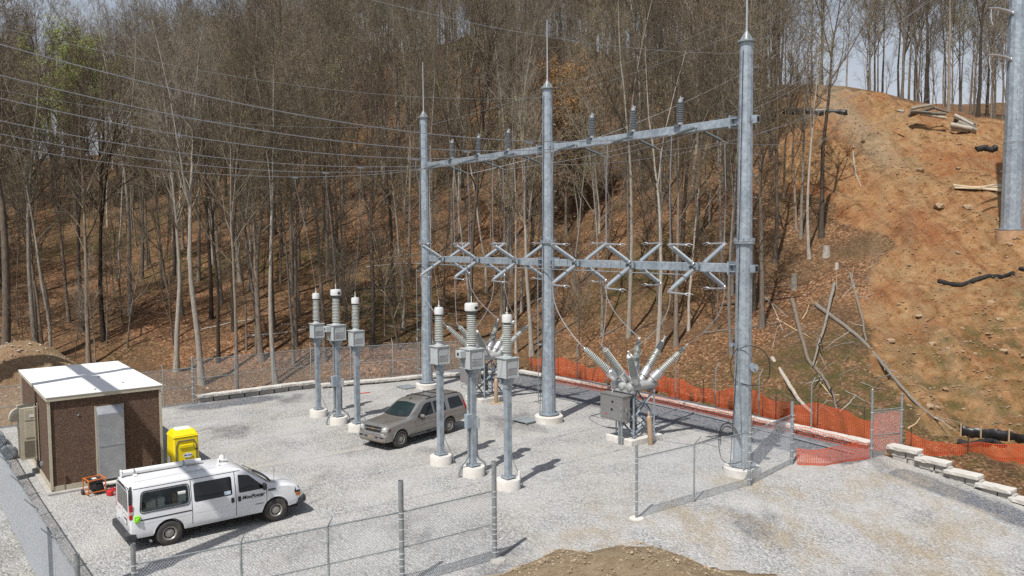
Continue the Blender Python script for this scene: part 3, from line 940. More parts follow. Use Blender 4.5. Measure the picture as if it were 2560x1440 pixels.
# the rest of the wood: jittered sampling of the slope in view
def wood_points():
    rnd = random.Random(77)
    pts = []
    taken = {}
    def ok(x, y, d):
        gx, gy = int(x // 4), int(y // 4)
        for i in range(gx - 1, gx + 2):
            for j in range(gy - 1, gy + 2):
                for a, b in taken.get((i, j), ()):
                    if (a - x) ** 2 + (b - y) ** 2 < d * d:
                        return False
        return True
    for o in col.objects:
        if o.get('category') == 'tree':
            taken.setdefault((int(o.location.x // 4), int(o.location.y // 4)), []).append((o.location.x, o.location.y))
    cand = []
    for _ in range(11500):
        y = rnd.uniform(48, 178)
        x = rnd.uniform(-0.90, 1.0) * y
        cand.append((x, y))
    X = np.array([c[0] for c in cand]); Y = np.array([c[1] for c in cand])
    dmv = dirt_mask(X, Y)
    S, T_ = st_arr(X, Y)
    PX = 1280 + FPX * X / Y
    for i, (x, y) in enumerate(cand):
        if S[i] > -19.5 and T_[i] < 12.0:
            continue
        if dmv[i] > 0.12 or (2640 > PX[i] > 1990 and y < 82) or (PX[i] >= 2640 and y < 66):
            continue
        if 1900 < PX[i] < 2640 and y < 60: continue
        if PX[i] < 560 and y < 59: continue
        if 1960 < PX[i] < 2240 and y < 100 + 0: continue
        if PX[i] > 1860 and y > 84 and (rnd.random() < 0.72 or y > 135): continue
        if 1960 < PX[i] < 2110 and rnd.random() < .7: continue
        if PX[i] < 800 and y > 150: continue
        if 40 < PX[i] < 330 and 66 < y < 104: continue
        if 1350 < PX[i] < 1490 and 60 < y < 79: continue
        if PX[i] < 420 and y < 100 and rnd.random() < .35: continue
        d = 2.75 if y < 100 else 2.9
        if not ok(x, y, d):
            continue
        taken.setdefault((int(x // 4), int(y // 4)), []).append((x, y))
        pts.append((x, y))
    return pts
wood = wood_points()
wood.sort(key=lambda p: p[1])
WZ = height(np.array([p[0] for p in wood]), np.array([p[1] for p in wood]))
rw = random.Random(3)
N_IND = 300 - n_tree[0]
far_rows = []
n_ind = 0
for i, (x, y) in enumerate(wood):
    k = rw.choice([0, 0, 1, 2, 2, 3, 4, 5, 6, 6, 7, 8, 9, 10, 9])
    s = rw.uniform(0.78, 1.12)
    if n_ind < N_IND and -0.66 * y < x < 0.66 * y:
        n_ind += 1
        pxx = 1280 + FPX * x / y
        zone = 'behind the control house' if pxx < 420 else 'behind the back fence' if pxx < 1000 else 'behind the gantry' if pxx < 1850 else 'beyond the clay bank'
        lev = 'low' if WZ[i] < 7 else 'halfway up' if WZ[i] < 15 else 'high'
        t = thing('bare_tree', f'{KINDLAB[k]}, {lev} on the slope {zone}', 'tree', (x, y, WZ[i] - 0.15), rw.uniform(0, 6.28), 'trees on the wooded hillside, kind by kind')
        t.scale = (s * .88, s * .88, s * rw.uniform(0.92, 1.08))
        t.rotation_euler = (rw.gauss(0, 0.03), rw.gauss(0, 0.03), rw.uniform(0, 6.28))
        for n, me in PROTO[k]:
            q = link(n, me, t)
            if n == 'buds': q['kind'] = 'stuff'
    else:
        far_rows.append((x, y, WZ[i] - 0.15, rw.uniform(0, 6.28), s, k))
# undergrowth: saplings between the trees
ru = random.Random(9)
UX, UY = [], []
while len(UX) < 170:
    y = ru.uniform(54, 130)
    x = ru.uniform(-.70, .30) * y
    s_, t_ = ST((x, y))
    if s_ > -19.5 and t_ < 12: continue
    if float(dirt_mask(np.array([x]), np.array([y]))[0]) > .1 or (1280 + FPX * x / y > 1900): continue
    UX.append(x); UY.append(y)
for x, y, z in zip(UX, UY, height(np.array(UX), np.array(UY))):
    far_rows.append((x, y, z - .1, ru.uniform(0, 6.28), ru.uniform(.45, 1.0), ru.choice([9, 10, 10, 6, 4])))
# farther trees, too many to pick apart: one object of instanced trees
me = bpy.data.meshes.new('distant_wood')
me.from_pydata([r[:3] for r in far_rows], [], [])
for nm, c in (('rot', 3), ('size', 4)):
    a = me.attributes.new(nm, 'FLOAT', 'POINT')
    a.data.foreach_set('value', [r[c] for r in far_rows])
a = me.attributes.new('kind', 'INT', 'POINT')
a.data.foreach_set('value', [int(r[5]) for r in far_rows])
far = link('distant_wood', me)
tag(far, 'farther bare woodland and undergrowth covering the hillside', 'woodland', kind='stuff')
src = {}
for o in list(col.objects):
    if o.parent is not None and o.type == 'MESH' and o.name.split('.')[0] in ('trunk', 'crown', 'buds'):
        src.setdefault(o.data.name, o)
ng = bpy.data.node_groups.new('wood_instances', 'GeometryNodeTree')
ng.interface.new_socket('Geometry', in_out='INPUT', socket_type='NodeSocketGeometry')
ng.interface.new_socket('Geometry', in_out='OUTPUT', socket_type='NodeSocketGeometry')
N, L = ng.nodes, ng.links
gi, go = N.new('NodeGroupInput'), N.new('NodeGroupOutput')
join_all = N.new('GeometryNodeJoinGeometry')
for k in reversed(range(len(PROTO))):
    jn = N.new('GeometryNodeJoinGeometry')
    for nme, pm in PROTO[k]:
        oi = N.new('GeometryNodeObjectInfo')
        oi.transform_space = 'ORIGINAL'
        oi.inputs['Object'].default_value = src[pm.name]
        L.new(oi.outputs['Geometry'], jn.inputs[0])
    g2i = N.new('GeometryNodeGeometryToInstance')
    L.new(jn.outputs[0], g2i.inputs[0])
    L.new(g2i.outputs[0], join_all.inputs[0])
iop = N.new('GeometryNodeInstanceOnPoints')
def named(nm, ty):
    q = N.new('GeometryNodeInputNamedAttribute')
    q.data_type = ty
    q.inputs['Name'].default_value = nm
    return q.outputs[0]
L.new(gi.outputs[0], iop.inputs['Points'])
L.new(join_all.outputs[0], iop.inputs['Instance'])
iop.inputs['Pick Instance'].default_value = True
L.new(named('kind', 'INT'), iop.inputs['Instance Index'])
cx = N.new('ShaderNodeCombineXYZ')
L.new(named('rot', 'FLOAT'), cx.inputs['Z'])
L.new(cx.outputs[0], iop.inputs['Rotation'])
cs = N.new('ShaderNodeCombineXYZ')
sz = named('size', 'FLOAT')
for q in 'XYZ':
    L.new(sz, cs.inputs[q])
L.new(cs.outputs[0], iop.inputs['Scale'])
L.new(iop.outputs[0], go.inputs[0])
md = far.modifiers.new('wood', 'NODES')
md.node_group = ng
print('trees', n_tree[0], 'wood', len(wood), 'far', len(far_rows), 'proto polys', [sum(len(m.polygons) for _, m in p) for p in PROTO])

# ================================================================== gantry
PS = (-12.0, 0.0, 12.0)                       # poles along the gantry line
Z_UP, Z_LO, Z_FL, Z_TOP = 14.05, 8.27, 9.32, 17.05
PH_S = (-9.7, -6.05, -2.4, 2.4, 6.05, 9.7)    # six phases
PH_W = ('outer phase, far bay', 'middle phase, far bay', 'inner phase, far bay',
        'inner phase, near bay', 'middle phase, near bay', 'outer phase, near bay')
bolt_me = MB().cyl((0, 0, 0), (0, 0, 0.14), 0.022, n=6).box((0, 0, 0.05), (0.07, 0.07, 0.045)).mesh('bolt', GALV_POST)
peg_me = MB().cyl((0, 0, 0), (0, 0, 0.17), 0.012, n=6).cyl((0, 0, 0.16), (0, 0, 0.185), 0.022, n=6).mesh('step_bolt', GALV_POST)
def gantry_pole(loc, label, group, height=Z_TOP, flz=Z_FL, r=(0.36, 0.315, 0.305, 0.255), pegs=True, rz=YA):
    t = thing('gantry_pole', label, 'steel pole', loc, rz, group)
    MB().lathe([(0.74, -0.4), (0.74, 0.30), (0.70, 0.34), (0.0, 0.345)], 28, cap=False).build('foundation', CONC, t, 30)
    b = MB().lathe([(0.30, 0.40), (0.53, 0.40), (0.53, 0.455), (0.36, 0.455)], 24, cap=False).build('base_flange', GALV, t, 30)
    for k in range(16):
        a = 2 * math.pi * k / 16
        link('bolt', bolt_me, b, Matrix.Translation((0.46 * math.cos(a), 0.46 * math.sin(a), 0.34)))
    MB().lathe([(r[0], 0.45), (r[1], flz - 0.06)], 12, Matrix.Rotation(R(15), 4, 'Z')).build('lower_shaft', GALV, t, 20)
    f = MB().lathe([(r[1] + .09, flz - 0.07), (r[1] + .09, flz - 0.012)], 24).lathe([(r[1] + .09, flz + 0.006), (r[1] + .09, flz + 0.06)], 24).build('splice_flange', GALV, t, 30)
    for k in range(12):
        a = 2 * math.pi * k / 12
        link('bolt', bolt_me, f, Matrix.Translation(((r[1] + .055) * math.cos(a), (r[1] + .055) * math.sin(a), flz + 0.01)))
    MB().lathe([(r[2], flz + 0.06), (r[3], height)], 12, Matrix.Rotation(R(15), 4, 'Z')).build('upper_shaft', GALV, t, 20)
    c = MB().lathe([(r[3] + .10, height), (r[3] + .10, height + 0.06), (0.17, height + 0.09), (0.06, height + 0.42)], 20).build('cap', GALV_POST, t, 30)
    for k in range(4):
        M = Matrix.Rotation(R(45 + 90 * k), 4, 'Z')
        MB().add([M @ Vector(p) for p in ((0.06, -.006, height + .07), (0.27, -.006, height + .07), (0.06, -.006, height + .42), (0.06, .006, height + .07), (0.27, .006, height + .07), (0.06, .006, height + .42))],
                 [(0, 1, 2), (5, 4, 3), (0, 3, 4, 1), (1, 4, 5, 2), (2, 5, 3, 0)]).build('rib', GALV_POST, c, 0)
    MB().tube([(0, 0, height + .42), (0, 0, height + .6), (0, 0, height + 3.45)], [0.05, 0.04, 0.024], 10).build('lightning_rod', ALU, t, 30)
    if pegs:
        for k in range(16):
            z = flz + 0.9 + k * 0.42
            a = R(-20 if k % 2 else 55)
            rr = r[2] + (r[3] - r[2]) * (z - flz) / (height - flz) - 0.02
            M = Matrix.Rotation(a, 4, 'Z') @ Matrix.Translation((rr, 0, z)) @ Matrix.Rotation(R(90), 4, 'Y')
            link('step_bolt', peg_me, t, M)
    MB().tube([(r[0] * math.cos(2.6) + .02, -r[0] - 0.01, 0.5), (-0.05, -r[1] - 0.03, 4.5), (0.03, -r[1] - 0.03, 8.9), (0.02, -r[1] - 0.09, 9.4), (0.0, -r[2] - 0.02, 10.5), (0.05, -r[3] - 0.025, 16.7)], 0.014, 5).build('ground_cable', BLACKP, t, 30)
    return t
gantry_pole(W(-12, 0), 'farthest of the three grey gantry poles, beside the back fence', 'grey gantry poles')
gantry_pole(W(0, 0), 'middle grey gantry pole between the two circuit breakers', 'grey gantry poles')
gC = gantry_pole(W(12, 0), 'grey gantry pole with cable loops and a round drum, inside the near chain-link fence', 'grey gantry poles')
# fittings of the near pole
x0 = MB().lathe([(0.0, 0), (0.17, 0), (0.17, 0.02), (0.15, 0.03), (0.15, 0.2), (0.17, 0.21), (0.17, 0.24), (0, 0.24)], 20, cap=False).cyl((0, 0, .2), (0, 0, .34), .03, n=8)
x0.build('round_drum', GALV, gC, 30, M=along((0.30, 0.16, 4.35), (0.75, -0.10, 4.36)))
MB().box((-0.42, -0.12, 5.2), (0.16, 0.16, 0.12)).cyl((-0.3, -0.1, 5.2), (-0.48, -0.14, 5.2), 0.03, n=8).build('bracket', GALV, gC, 30)
for nm, pts, rr in (('cable_loop', bez((0.1, -.35, 5.1), (0.7, -.4, 5.5), (1.25, .3, 5.2), (0.95, .35, 4.0)) + bez((0.95, .35, 4.0), (.8, .3, 3.6), (.5, 0, 3.6), (0.15, -.36, 3.75))[1:], 0.017),
                    ('cable_loop', bez((0.05, -.36, 5.15), (-.25, -.6, 4.9), (-.3, -.6, 4.0), (0.02, -.37, 3.75)), 0.015),
                    ('riser_cable', [(0.08, -.36, 5.2), (0.10, -.37, 3.7), (0.2, -.38, 2.2), (0.25, -.39, 0.5)], 0.02),
                    ('riser_cable', [(-0.04, -.35, 8.9), (-0.02, -.36, 5.3), (0.0, -.37, 3.8)], 0.012),
                    ('coiled_cable', bez((-0.75, -.5, 1.0), (-0.9, -.5, 2.3), (0.0, -.6, 2.4), (0.3, -.5, 1.5)), 0.022),
                    ('coiled_cable', bez((-0.75, -.5, 1.0), (-0.6, -.6, 0.3), (0.0, -.7, 0.45), (0.35, -.5, 0.7)), 0.022),
                    ('coiled_cable', bez((-0.7, -.45, 1.1), (-0.8, -.55, 2.15), (0.0, -.55, 2.25), (0.28, -.5, 1.4)), 0.02)):
    MB().tube(pts, rr, 6).build(nm, GALV_POST if nm == 'riser_cable' else BLACKP, gC, 30)
MB().cyl((0.45, -0.5, 0), (0.45, -0.5, 0.9), 0.045, n=8).build('conduit', GALV_POST, gC, 30)

# crossbeams
def crossbeam(s0, s1, z, w, h, label, group):
    t = thing('crossbeam', label, 'crossbeam', W((s0 + s1) / 2, 0, z), YA, group)
    L0 = (s1 - s0) / 2 - 0.36
    MB().box((0, 0, 0), (2 * L0 - 0.56, w, h)).build('box_beam', GALV, t, 30, bevel=0.015)
    for k in (-1, 1):
        MB().box((k * (L0 - 0.262), 0, 0), (0.03, w + .14, h + .16)).box((k * (L0 - 0.225), 0, 0), (0.03, w + .14, h + .16)).build('end_plate', GALV, t, 0)
        MB().box((k * (L0 - 0.09), 0, h * .38), (0.235, w + .02, 0.035)).box((k * (L0 - 0.09), 0, -h * .38), (0.235, w + .02, 0.035)).box((k * (L0 - 0.09), 0, 0), (0.235, 0.04, h * .7)).build('pole_bracket', GALV, t, 0)
    return t
for z, w, h, nm in ((Z_UP, 0.32, 0.34, 'upper'), (Z_LO, 0.34, 0.36, 'lower')):
    crossbeam(-12, 0, z, w, h, f'{nm} grey box beam spanning the far bay of the gantry', 'gantry crossbeams')
    crossbeam(0, 12, z, w, h, f'{nm} grey box beam spanning the near bay of the gantry', 'gantry crossbeams')
for z in (Z_UP, Z_LO):                         # stubs beyond the near pole
    MB().box((0.46, 0, z), (0.22, 0.24, 0.30)).box((0.573, 0, z), (0.01, 0.17, 0.22)).build('beam_stub', GALV, gC, 0)
    MB().box((0.581, 0, z), (0.006, 0.15, 0.20)).build('stub_opening', DARK, gC, 0)

# ------------------------------------------------------------------ insulator meshes
def sheds(n, z0, z1, rc0, rc1, rs, thin=0.35):
    out = []
    dz = (z1 - z0) / n
    for i in range(n):
        f = i / n
        rc = rc0 + (rc1 - rc0) * f
        k = rc / rc0
        z = z0 + i * dz
        out += [(rc, z), (rc, z + dz * (1 - thin)), (rc + rs * k, z + dz * (1 - thin * .9)), (rc + rs * k, z + dz * (1 - thin * .45))]
    out.append((rc1, z1))
    return out
arr_me = MB().lathe(sheds(11, 0.14, 0.98, 0.092, 0.086, 0.075, .42), 14).mesh('insulator', POLY, 25)
arrester = None
for s, ph in zip((-8.8, -6.05, -3.28, 3.28, 5.97, 8.7), ('by the farthest pole', 'in the middle of the far bay', 'next to the middle pole, far bay', 'next to the middle pole, near bay', 'in the middle of the near bay', 'by the pole with cable loops')):
    lab = f'grey ribbed surge arrester standing on the upper beam {ph}'
    if arrester is None:
        arrester = thing('surge_arrester', lab, 'surge arrester', W(s, 0, Z_UP + 0.172), YA, 'arresters on the upper beam')
        MB().box((0, -0.03, 0.015), (0.36, 0.5, 0.03)).box((0, -0.27, -0.02), (0.30, 0.02, 0.07)).build('base_plate', POLY_D, arrester, 0)
        MB().cyl((0, 0, 0.03), (0, 0, 0.14), 0.11, n=14).build('foot', ALU, arrester)
        link('insulator', arr_me, arrester)
        MB().lathe([(0.085, .98), (0.10, .99), (0.10, 1.10), (0.05, 1.12), (0.02, 1.13), (0.02, 1.24)], 14).box((0.06, 0, 1.14), (0.16, 0.05, 0.06)).box((0, .07, 1.17), (0.04, 0.12, 0.04)).build('terminal', ALU, arrester)
    else:
        c = copy_tree(arrester)
        c.location = W(s, 0, Z_UP + 0.172)
        c['label'] = lab

# ------------------------------------------------------------------ disconnect switches on the lower beam
post_me = MB().lathe(sheds(24, 0.12, 1.42, 0.072, 0.066, 0.032, 0.45), 12).mesh('insulator', INS, 25)
foot_me = MB().lathe([(0.10, 0), (0.10, 0.05), (0.075, 0.06), (0.075, 0.12)], 12).mesh('end_fitting', ALU, 25)
head_me = MB().lathe([(0.07, 1.42), (0.07, 1.52), (0.085, 1.53), (0.085, 1.58)], 12).mesh('end_fitting', ALU, 25)
def switch(s, label):
    t = thing('disconnect_switch', label, 'switch', W(s, 0, Z_LO), YA, 'disconnect switches on the lower beam')
    for sy in (-1, 1):
        MB().box((0, sy * 0.26, 0), (0.20, 0.16, 0.30)).cyl((-0.16, sy * .30, 0), (0.2, sy * .30, 0), 0.09, n=12).build('mounting_block', POLY_D, t, 30)
        MB().cyl((0.2, sy * .30, -.12), (0.2, sy * .30, .2), 0.075, n=12).build('bearing', GALV, t, 30)
        for sz in (-1, 1):
            p0, p1 = Vector((0, sy * 0.36, sz * 0.13)), Vector((0, sy * 1.72, sz * 0.90))
            M = along(p0, p1)
            i = link('insulator', post_me, t, M)
            link('end_fitting', foot_me, i)
            link('end_fitting', head_me, i)
            e = p1 + Vector((0, sy * 0.02, sz * 0.05))
            f = -sy
            b = MB().box(e, (0.16, 0.14, 0.07)).tube([e + Vector((-.05 * f, 0, sz * .03)), e + Vector((0.78 * f, 0, sz * .03 - .03))], 0.036, 8)
            b.build('blade_arm', ALU, t, 30)
            j = MB().tube([e + Vector((0.76 * f, 0, sz * .03 - .03)), e + Vector((0.92 * f, -sy * .05, sz * .03 + .02)), e + Vector((1.15 * f, -sy * .07, sz * .03 - .05))], [0.03, 0.02, 0.012], 6)
            j.tube([e + Vector((0.76 * f, 0, sz * .03 - .03)), e + Vector((0.93 * f, sy * .05, sz * .03 - .07)), e + Vector((1.1 * f, sy * .06, sz * .03 - .1))], [0.03, 0.018, 0.012], 6)
            j.build('contact_horn', ALU, t, 30)
    return t
for s, p in zip(PH_S, PH_W):
    switch(s, f'four-armed disconnect switch on the lower beam, {p}')
od = thing('operating_rod', 'thin steel operating pipe running below the lower beam to the far pole', 'pipe', W(0, -0.42, Z_LO - 0.32), YA)
MB().cyl((-12.45, 0, 0), (9.7, 0, 0), 0.024, n=8).build('pipe', GALV_POST, od)
MB().cyl((-12.45, 0, 0.1), (-12.45, 0, -7.6), 0.022, n=8).build('vertical_pipe', GALV_POST, od)
for z in (-0.45, -4.2, -6.7):
    MB().box((-12.33, 0.02, z), (0.3, 0.05, 0.06)).build('guide_bracket', GALV_POST, od, 0)
od = thing('operating_rod', 'vertical steel operating pipe with handle beside the middle pole', 'pipe', W(-0.42, -0.35, 0), YA)
MB().cyl((0, 0, 0.9), (0, 0, Z_LO - 0.3), 0.022, n=8).build('pipe', GALV_POST, od)
for z in (7.4, 4.0, 1.3):
    MB().box((0.1, 0.08, z), (0.24, 0.22, 0.06)).build('guide_bracket', GALV_POST, od, 0)

# ------------------------------------------------------------------ line conductors, strain insulators, droppers
strain_me = MB().lathe(sheds(22, 0.12, 1.28, 0.030, 0.030, 0.032, 0.5), 9).mesh('rod_insulator', POLY_D, 25)
clamp_me = MB().cyl((0, 0, 0), (0, 0, 0.13), 0.022, n=8).box((0, 0, 0.02), (0.09, 0.03, 0.06)).cyl((0, 0, 1.27), (0, 0, 1.42), 0.03, n=8).cyl((0, 0, 1.42), (0, 0, 1.75), 0.026, n=8).mesh('end_clamp', ALU, 25)
T2 = -26.3                                     # the line's other gantry stands just beyond the left edge of the picture
RP = Vector((33.6, 54.0, 9.6))                 # tall line pole on the clay bank
for k, (s, p) in enumerate(zip(PH_S, PH_W)):
    for sy, nm in ((-1, 'incoming'), (1, 'outgoing')):
        a = Vector((s, sy * 0.18, Z_UP - 0.02 - (0.1 if sy > 0 else 0.0)))
        b = Vector((s, sy * 1.9, Z_UP - (0.50 if sy < 0 else 0.55)))
        q = thing('strain_insulator', f'dark rod insulator holding the {nm} conductor, {p}', 'insulator', W(a.x, a.y, a.z), YA, 'strain insulators at the upper beam')
        M = along((0, 0, 0), b - a)
        i = link('rod_insulator', strain_me, q, M)
        link('end_clamp', clamp_me, q, M)
        e = a + (b - a).normalized() * 1.70
        if sy < 0:
            pts = sag(W(e.x, e.y, e.z), W(s, T2 + 1.6, 14.08), 0.98, 36)
            far_end = 'running left to the neighbouring line gantry'
        else:
            hgt = (31.0, 27.6, 24.2)[k % 3]
            tgt = RP + Vector((-2.3 if k < 3 else 0.4, 0.3, 0)) + Vector((0, 0, hgt - 9.6))
            pts = sag(W(e.x, e.y, e.z), tgt, 2.6, 36)
            far_end = 'running right to the tall line pole'
        w_ = MB().tube(pts, 0.0135 if sy < 0 else 0.009, 5).build('conductor', CABLE)
        tag(w_, f'aluminium line conductor {far_end}, {p}', 'conductor', 'line conductors at the gantry')
        top = W(e.x, e.y - sy * 0.12, e.z - 0.02)
        bot = W(s, sy * 1.74, Z_LO + 1.0)
        mid = (top + bot) / 2 + Vector((0.04 * sy, 0, 0))
        d = MB().tube([top, top + Vector((0, 0, -0.25)), mid, bot + Vector((0, 0, 0.25)), bot], [0.03, 0.019, 0.019, 0.019, 0.03], 6).build('dropper_cable', CABLE)
        tag(d, f'vertical dropper cable from the {nm} conductor down to its switch, {p}', 'cable', 'dropper cables')
for (a, b, dr, lab) in ((W(12, -0.3, 16.6), W(12, T2, 17.0), 1.0, 'thin shield wire from the pole with cable loops to the neighbouring gantry'),
                        (W(0, -0.3, 16.6), W(0, T2, 17.0), 1.0, 'thin shield wire from the middle pole to the neighbouring gantry'),
                        (W(-12, -0.3, 16.6), W(-12, T2, 17.0), 1.0, 'thin shield wire from the farthest pole to the neighbouring gantry'),
                        (W(0, 0.3, 16.6), RP + Vector((0, 0, 24)), 1.6, 'thin shield wire from the middle pole to the tall line pole'),
                        (W(-12, 0.3, 16.6), RP + Vector((0, 0, 24.2)), 1.8, 'thin shield wire from the farthest pole to the tall line pole'),
                        (W(12, 0.3, 16.6), RP + Vector((0, 0, 23.8)), 1.0, 'thin shield wire from the pole with cable loops to the tall line pole')):
    tag(MB().tube(sag(a, b, dr, 30), 0.007, 4).build('shield_wire', GALV_POST), lab, 'wire', 'shield wires')

# the neighbouring gantry, outside the frame, whose shadow crosses the van and the roof
for s, w_ in ((9.3, 'first'), (-4.5, 'second'), (-18.3, 'third')):
    gantry_pole(W(s, T2), f'{w_} pole of the neighbouring gantry beyond the control house', 'poles of the neighbouring gantry', pegs=False)
crossbeam(-18.3, -4.5, Z_UP, 0.42, 0.40, 'upper beam of the neighbouring gantry, half farther from the van', 'beams of the neighbouring gantry').location = W(-11.4, T2, Z_UP)
crossbeam(-4.5, 9.3, Z_UP, 0.42, 0.40, 'upper beam of the neighbouring gantry, half nearer the van', 'beams of the neighbouring gantry').location = W(2.4, T2, Z_UP)

# tall line pole on the clay bank
t = thing('line_pole', 'tall thick galvanised line pole standing on the clay bank', 'steel pole', (33.6, 54.0, 9.55), 0.3)
MB().lathe([(0.92, -1.2), (0.92, 0.22), (0, 0.225)], 24, cap=False).build('foundation', mat('clay_stained_concrete', (0.42, 0.26, 0.15), 0.9, 0, 0.15, 4, 0.3), t)
b = MB().lathe([(0.82, 0.26), (0.82, 0.34)], 24).build('base_flange', GALV, t)
for k in range(18):
    a = 2 * math.pi * k / 18
    link('bolt', bolt_me, b, Matrix.Translation((.75 * math.cos(a), .75 * math.sin(a), 0.21)) @ Matrix.Diagonal((1.3, 1.3, 1.3, 1)))
MB().lathe([(0.66, 0.34), (0.62, 6.15)], 12).build('lower_shaft', GALV, t, 20)
MB().lathe([(0.585, 5.6), (0.645, 6.16), (0.60, 6.18), (0.50, 26.5)], 12).build('upper_shaft', GALV, t, 20)
for z, k in ((11.6, 1), (14.6, 1), (18.0, 1), (21.5, 1)):
    a = MB().tube([(-0.5, 0, z - .1), (-1.2, -.1, z + 0.02), (-2.0, -.2, z + 0.07), (-2.75, -.3, z + 0.0)], [0.12, 0.10, 0.075, 0.05], 8).box((-0.56, 0, z), (0.08, 0.34, 0.4)).build('arm', ALU, t, 30)
    MB().tube([(-2.6, -.3, z - .05), (-2.62, -.3, z - 0.5), (-2.55, -.3, z - .85), (-2.4, -.3, z - 1.1)], 0.018, 5).build('pulley_rope', WHITEPL, t)
for z in (4.2, 7.8, 9.4, 11.0):
    for a in (2.2, 4.0):
        link('step_bolt', peg_me, t, Matrix.Rotation(a, 4, 'Z') @ Matrix.Translation((0.58, 0, z)) @ Matrix.Rotation(R(90), 4, 'Y'))

# ================================================================== circuit breakers
bush_me = MB().lathe(sheds(17, 0, 1.30, 0.122, 0.084, 0.060, 0.42), 14).mesh('bushing', PORC, 25)
coll_me = MB().lathe([(0.0, -0.48), (0.20, -0.48), (0.215, -0.46), (0.215, -0.07), (0.20, -0.05), (0.15, -0.04), (0.13, 0.0)], 20, cap=False).mesh('collar', ALU, 25)
term_me = MB().lathe([(0.09, 1.30), (0.10, 1.31), (0.10, 1.37), (0.04, 1.38), (0.025, 1.40), (0.025, 1.62)], 12).box((0, 0, 1.56), (0.10, 0.03, 0.12)).mesh('terminal', ALU, 25)
neck_me = MB().lathe([(0.13, -0.75), (0.15, -0.52), (0.15, -0.47)], 14).mesh('turret', TANKM, 25)
BUSH_TIPS = {}
def breaker(s, t_, label, key):
    b = thing('circuit_breaker', label, 'circuit breaker', W(s, t_), YA, 'circuit breakers under the gantry')
    MB().box((0, 0, 0.02), (1.66, 2.1, 0.50)).build('pad', CONC, b, 0, bevel=0.02)
    fr = []
    for x in (-0.56, 0.56):
        for y in (-0.68, 0.68):
            MB().angle((x, y, 0.27), (x, y, 2.32), 0.10 if x > 0 else 0.10, 0.012).build('leg', GALV, b, 0)
            MB().box((x + .03, y + .03, 0.28), (0.2, 0.2, 0.02)).build('foot_plate', GALV, b, 0)
    for (a, c) in (((-.54, -.66), (.54, -.66)), ((-.54, .66), (.54, .66)), ((-.55, -.66), (-.55, .66)), ((.55, -.66), (.55, .66))):
        for z0, z1 in ((0.42, 1.15), (1.2, 2.2)):
            off = 0.02 if a[0] != c[0] else 0.0
            MB().angle((a[0], a[1] + off, z0), (c[0], c[1] + off, z1), 0.06, 0.008).build('brace', GALV, b, 0)
            MB().angle((a[0] + .016, a[1] + off + .016, z1), (c[0] + .016, c[1] + off + .016, z0), 0.06, 0.008).build('brace', GALV, b, 0)
    for y in (-0.66, 0.66):
        MB().beam((-0.66, y, 2.36), (0.66, y, 2.36), 0.10, 0.12).build('top_rail', GALV, b, 0)
    for x in (-0.5, 0, 0.5):
        tk = MB().lathe([(0.0, -0.95), (0.09, -0.94), (0.16, -0.90), (0.20, -0.82), (0.205, -0.78), (0.235, -0.775), (0.235, -0.735), (0.205, -0.73), (0.205, 0.73), (0.235, 0.735), (0.235, 0.775), (0.205, 0.78), (0.20, .82), (.16, .90), (.09, .94), (0, .95)], 18, Matrix.Translation((x, 0, 2.66)) @ Matrix.Rotation(R(-90), 4, 'X'), cap=False)
        tk.build('tank', TANKM, b, 30)
        MB().box((x, -.62, 2.44), (0.18, 0.1, 0.14)).box((x, .62, 2.44), (0.18, 0.1, 0.14)).build('saddle', GALV, b, 0)
        i = round(x * 2)
        for j in (-1, 1):
            base = Vector((x, j * 0.42, 2.72))
            d = Vector((0.50 * i, 0.74 * j, 0.86)).normalized()
            o = base + d * 0.82
            M = along(o, o + d) @ Matrix.Diagonal((1.06, 1.06, 1.12, 1))
            bu = link('bushing', bush_me, b, M)
            link('terminal', term_me, bu)
            link('collar', coll_me, b, M)
            link('turret', neck_me, b, M)
            tip = o + d * 1.79
            BUSH_TIPS[(key, i, j)] = W(s + tip.x, t_ + tip.y, tip.z)
    cb = MB().box((-0.15, -1.12, 1.70), (1.45, 0.48, 1.16)).build('control_cabinet', STAIN, b, 0, bevel=0.012)
    MB().box((-0.15, -1.12, 2.30), (1.53, 0.56, 0.035)).build('lid', STAIN, cb, 0)
    MB().box((-0.15, -1.372, 1.70), (1.37, 0.018, 1.06)).build('door', STAIN, cb, 0, bevel=0.004)
    for x, z in ((-0.05, 1.98), (-0.10, 1.62)):
        MB().cyl((x, -1.38, z), (x, -1.392, z), 0.065, n=16).build('round_window', DARK, cb, 30)
    MB().box((-0.48, -1.384, 1.36), (0.10, 0.005, 0.06)).build('red_tag', REDP, cb, 0)
    for z in (1.35, 1.7):
        MB().cyl((0.50, -1.40, z), (0.50, -1.40, z + .09), 0.02, n=8).box((0.50, -1.39, z + .045), (0.06, .02, .12)).build('latch', ALU, cb, 30)
    MB().box((0.60, -1.12, 1.55), (0.05, 0.14, 0.5)).tube([(0.62, -1.2, 1.75), (0.68, -1.2, 1.6), (0.66, -1.05, 1.5), (0.68, -1.05, 1.3)], 0.025, 6).box((0.61, -.98, 1.42), (.06, .1, .25)).build('valve_block', STAIN, cb, 20)
    MB().lathe([(0.13, 0.6)] + [(0.13 + (0.025 if q % 2 else 0), 0.6 + q * 0.08) for q in range(1, 20)] + [(0.13, 2.2)], 14).build('spring_drive', POLY_D, b, 30, M=Matrix.Translation((0.1, -0.2, 0)))
    for x in (0.2, 0.36):
        MB().cyl((x, -1.2, -0.05), (x, -1.2, 1.12), 0.05, n=10).build('conduit', GALV_POST, b, 30)
    MB().box((0.0, -0.74, 2.45), (1.4, 0.2, 0.12)).tube([(-0.5, -.8, 2.5), (-.5, -.9, 2.4), (-.5, -1.0, 2.28)], .03, 6).build('drive_linkage', TANKM, b, 20)
    return b
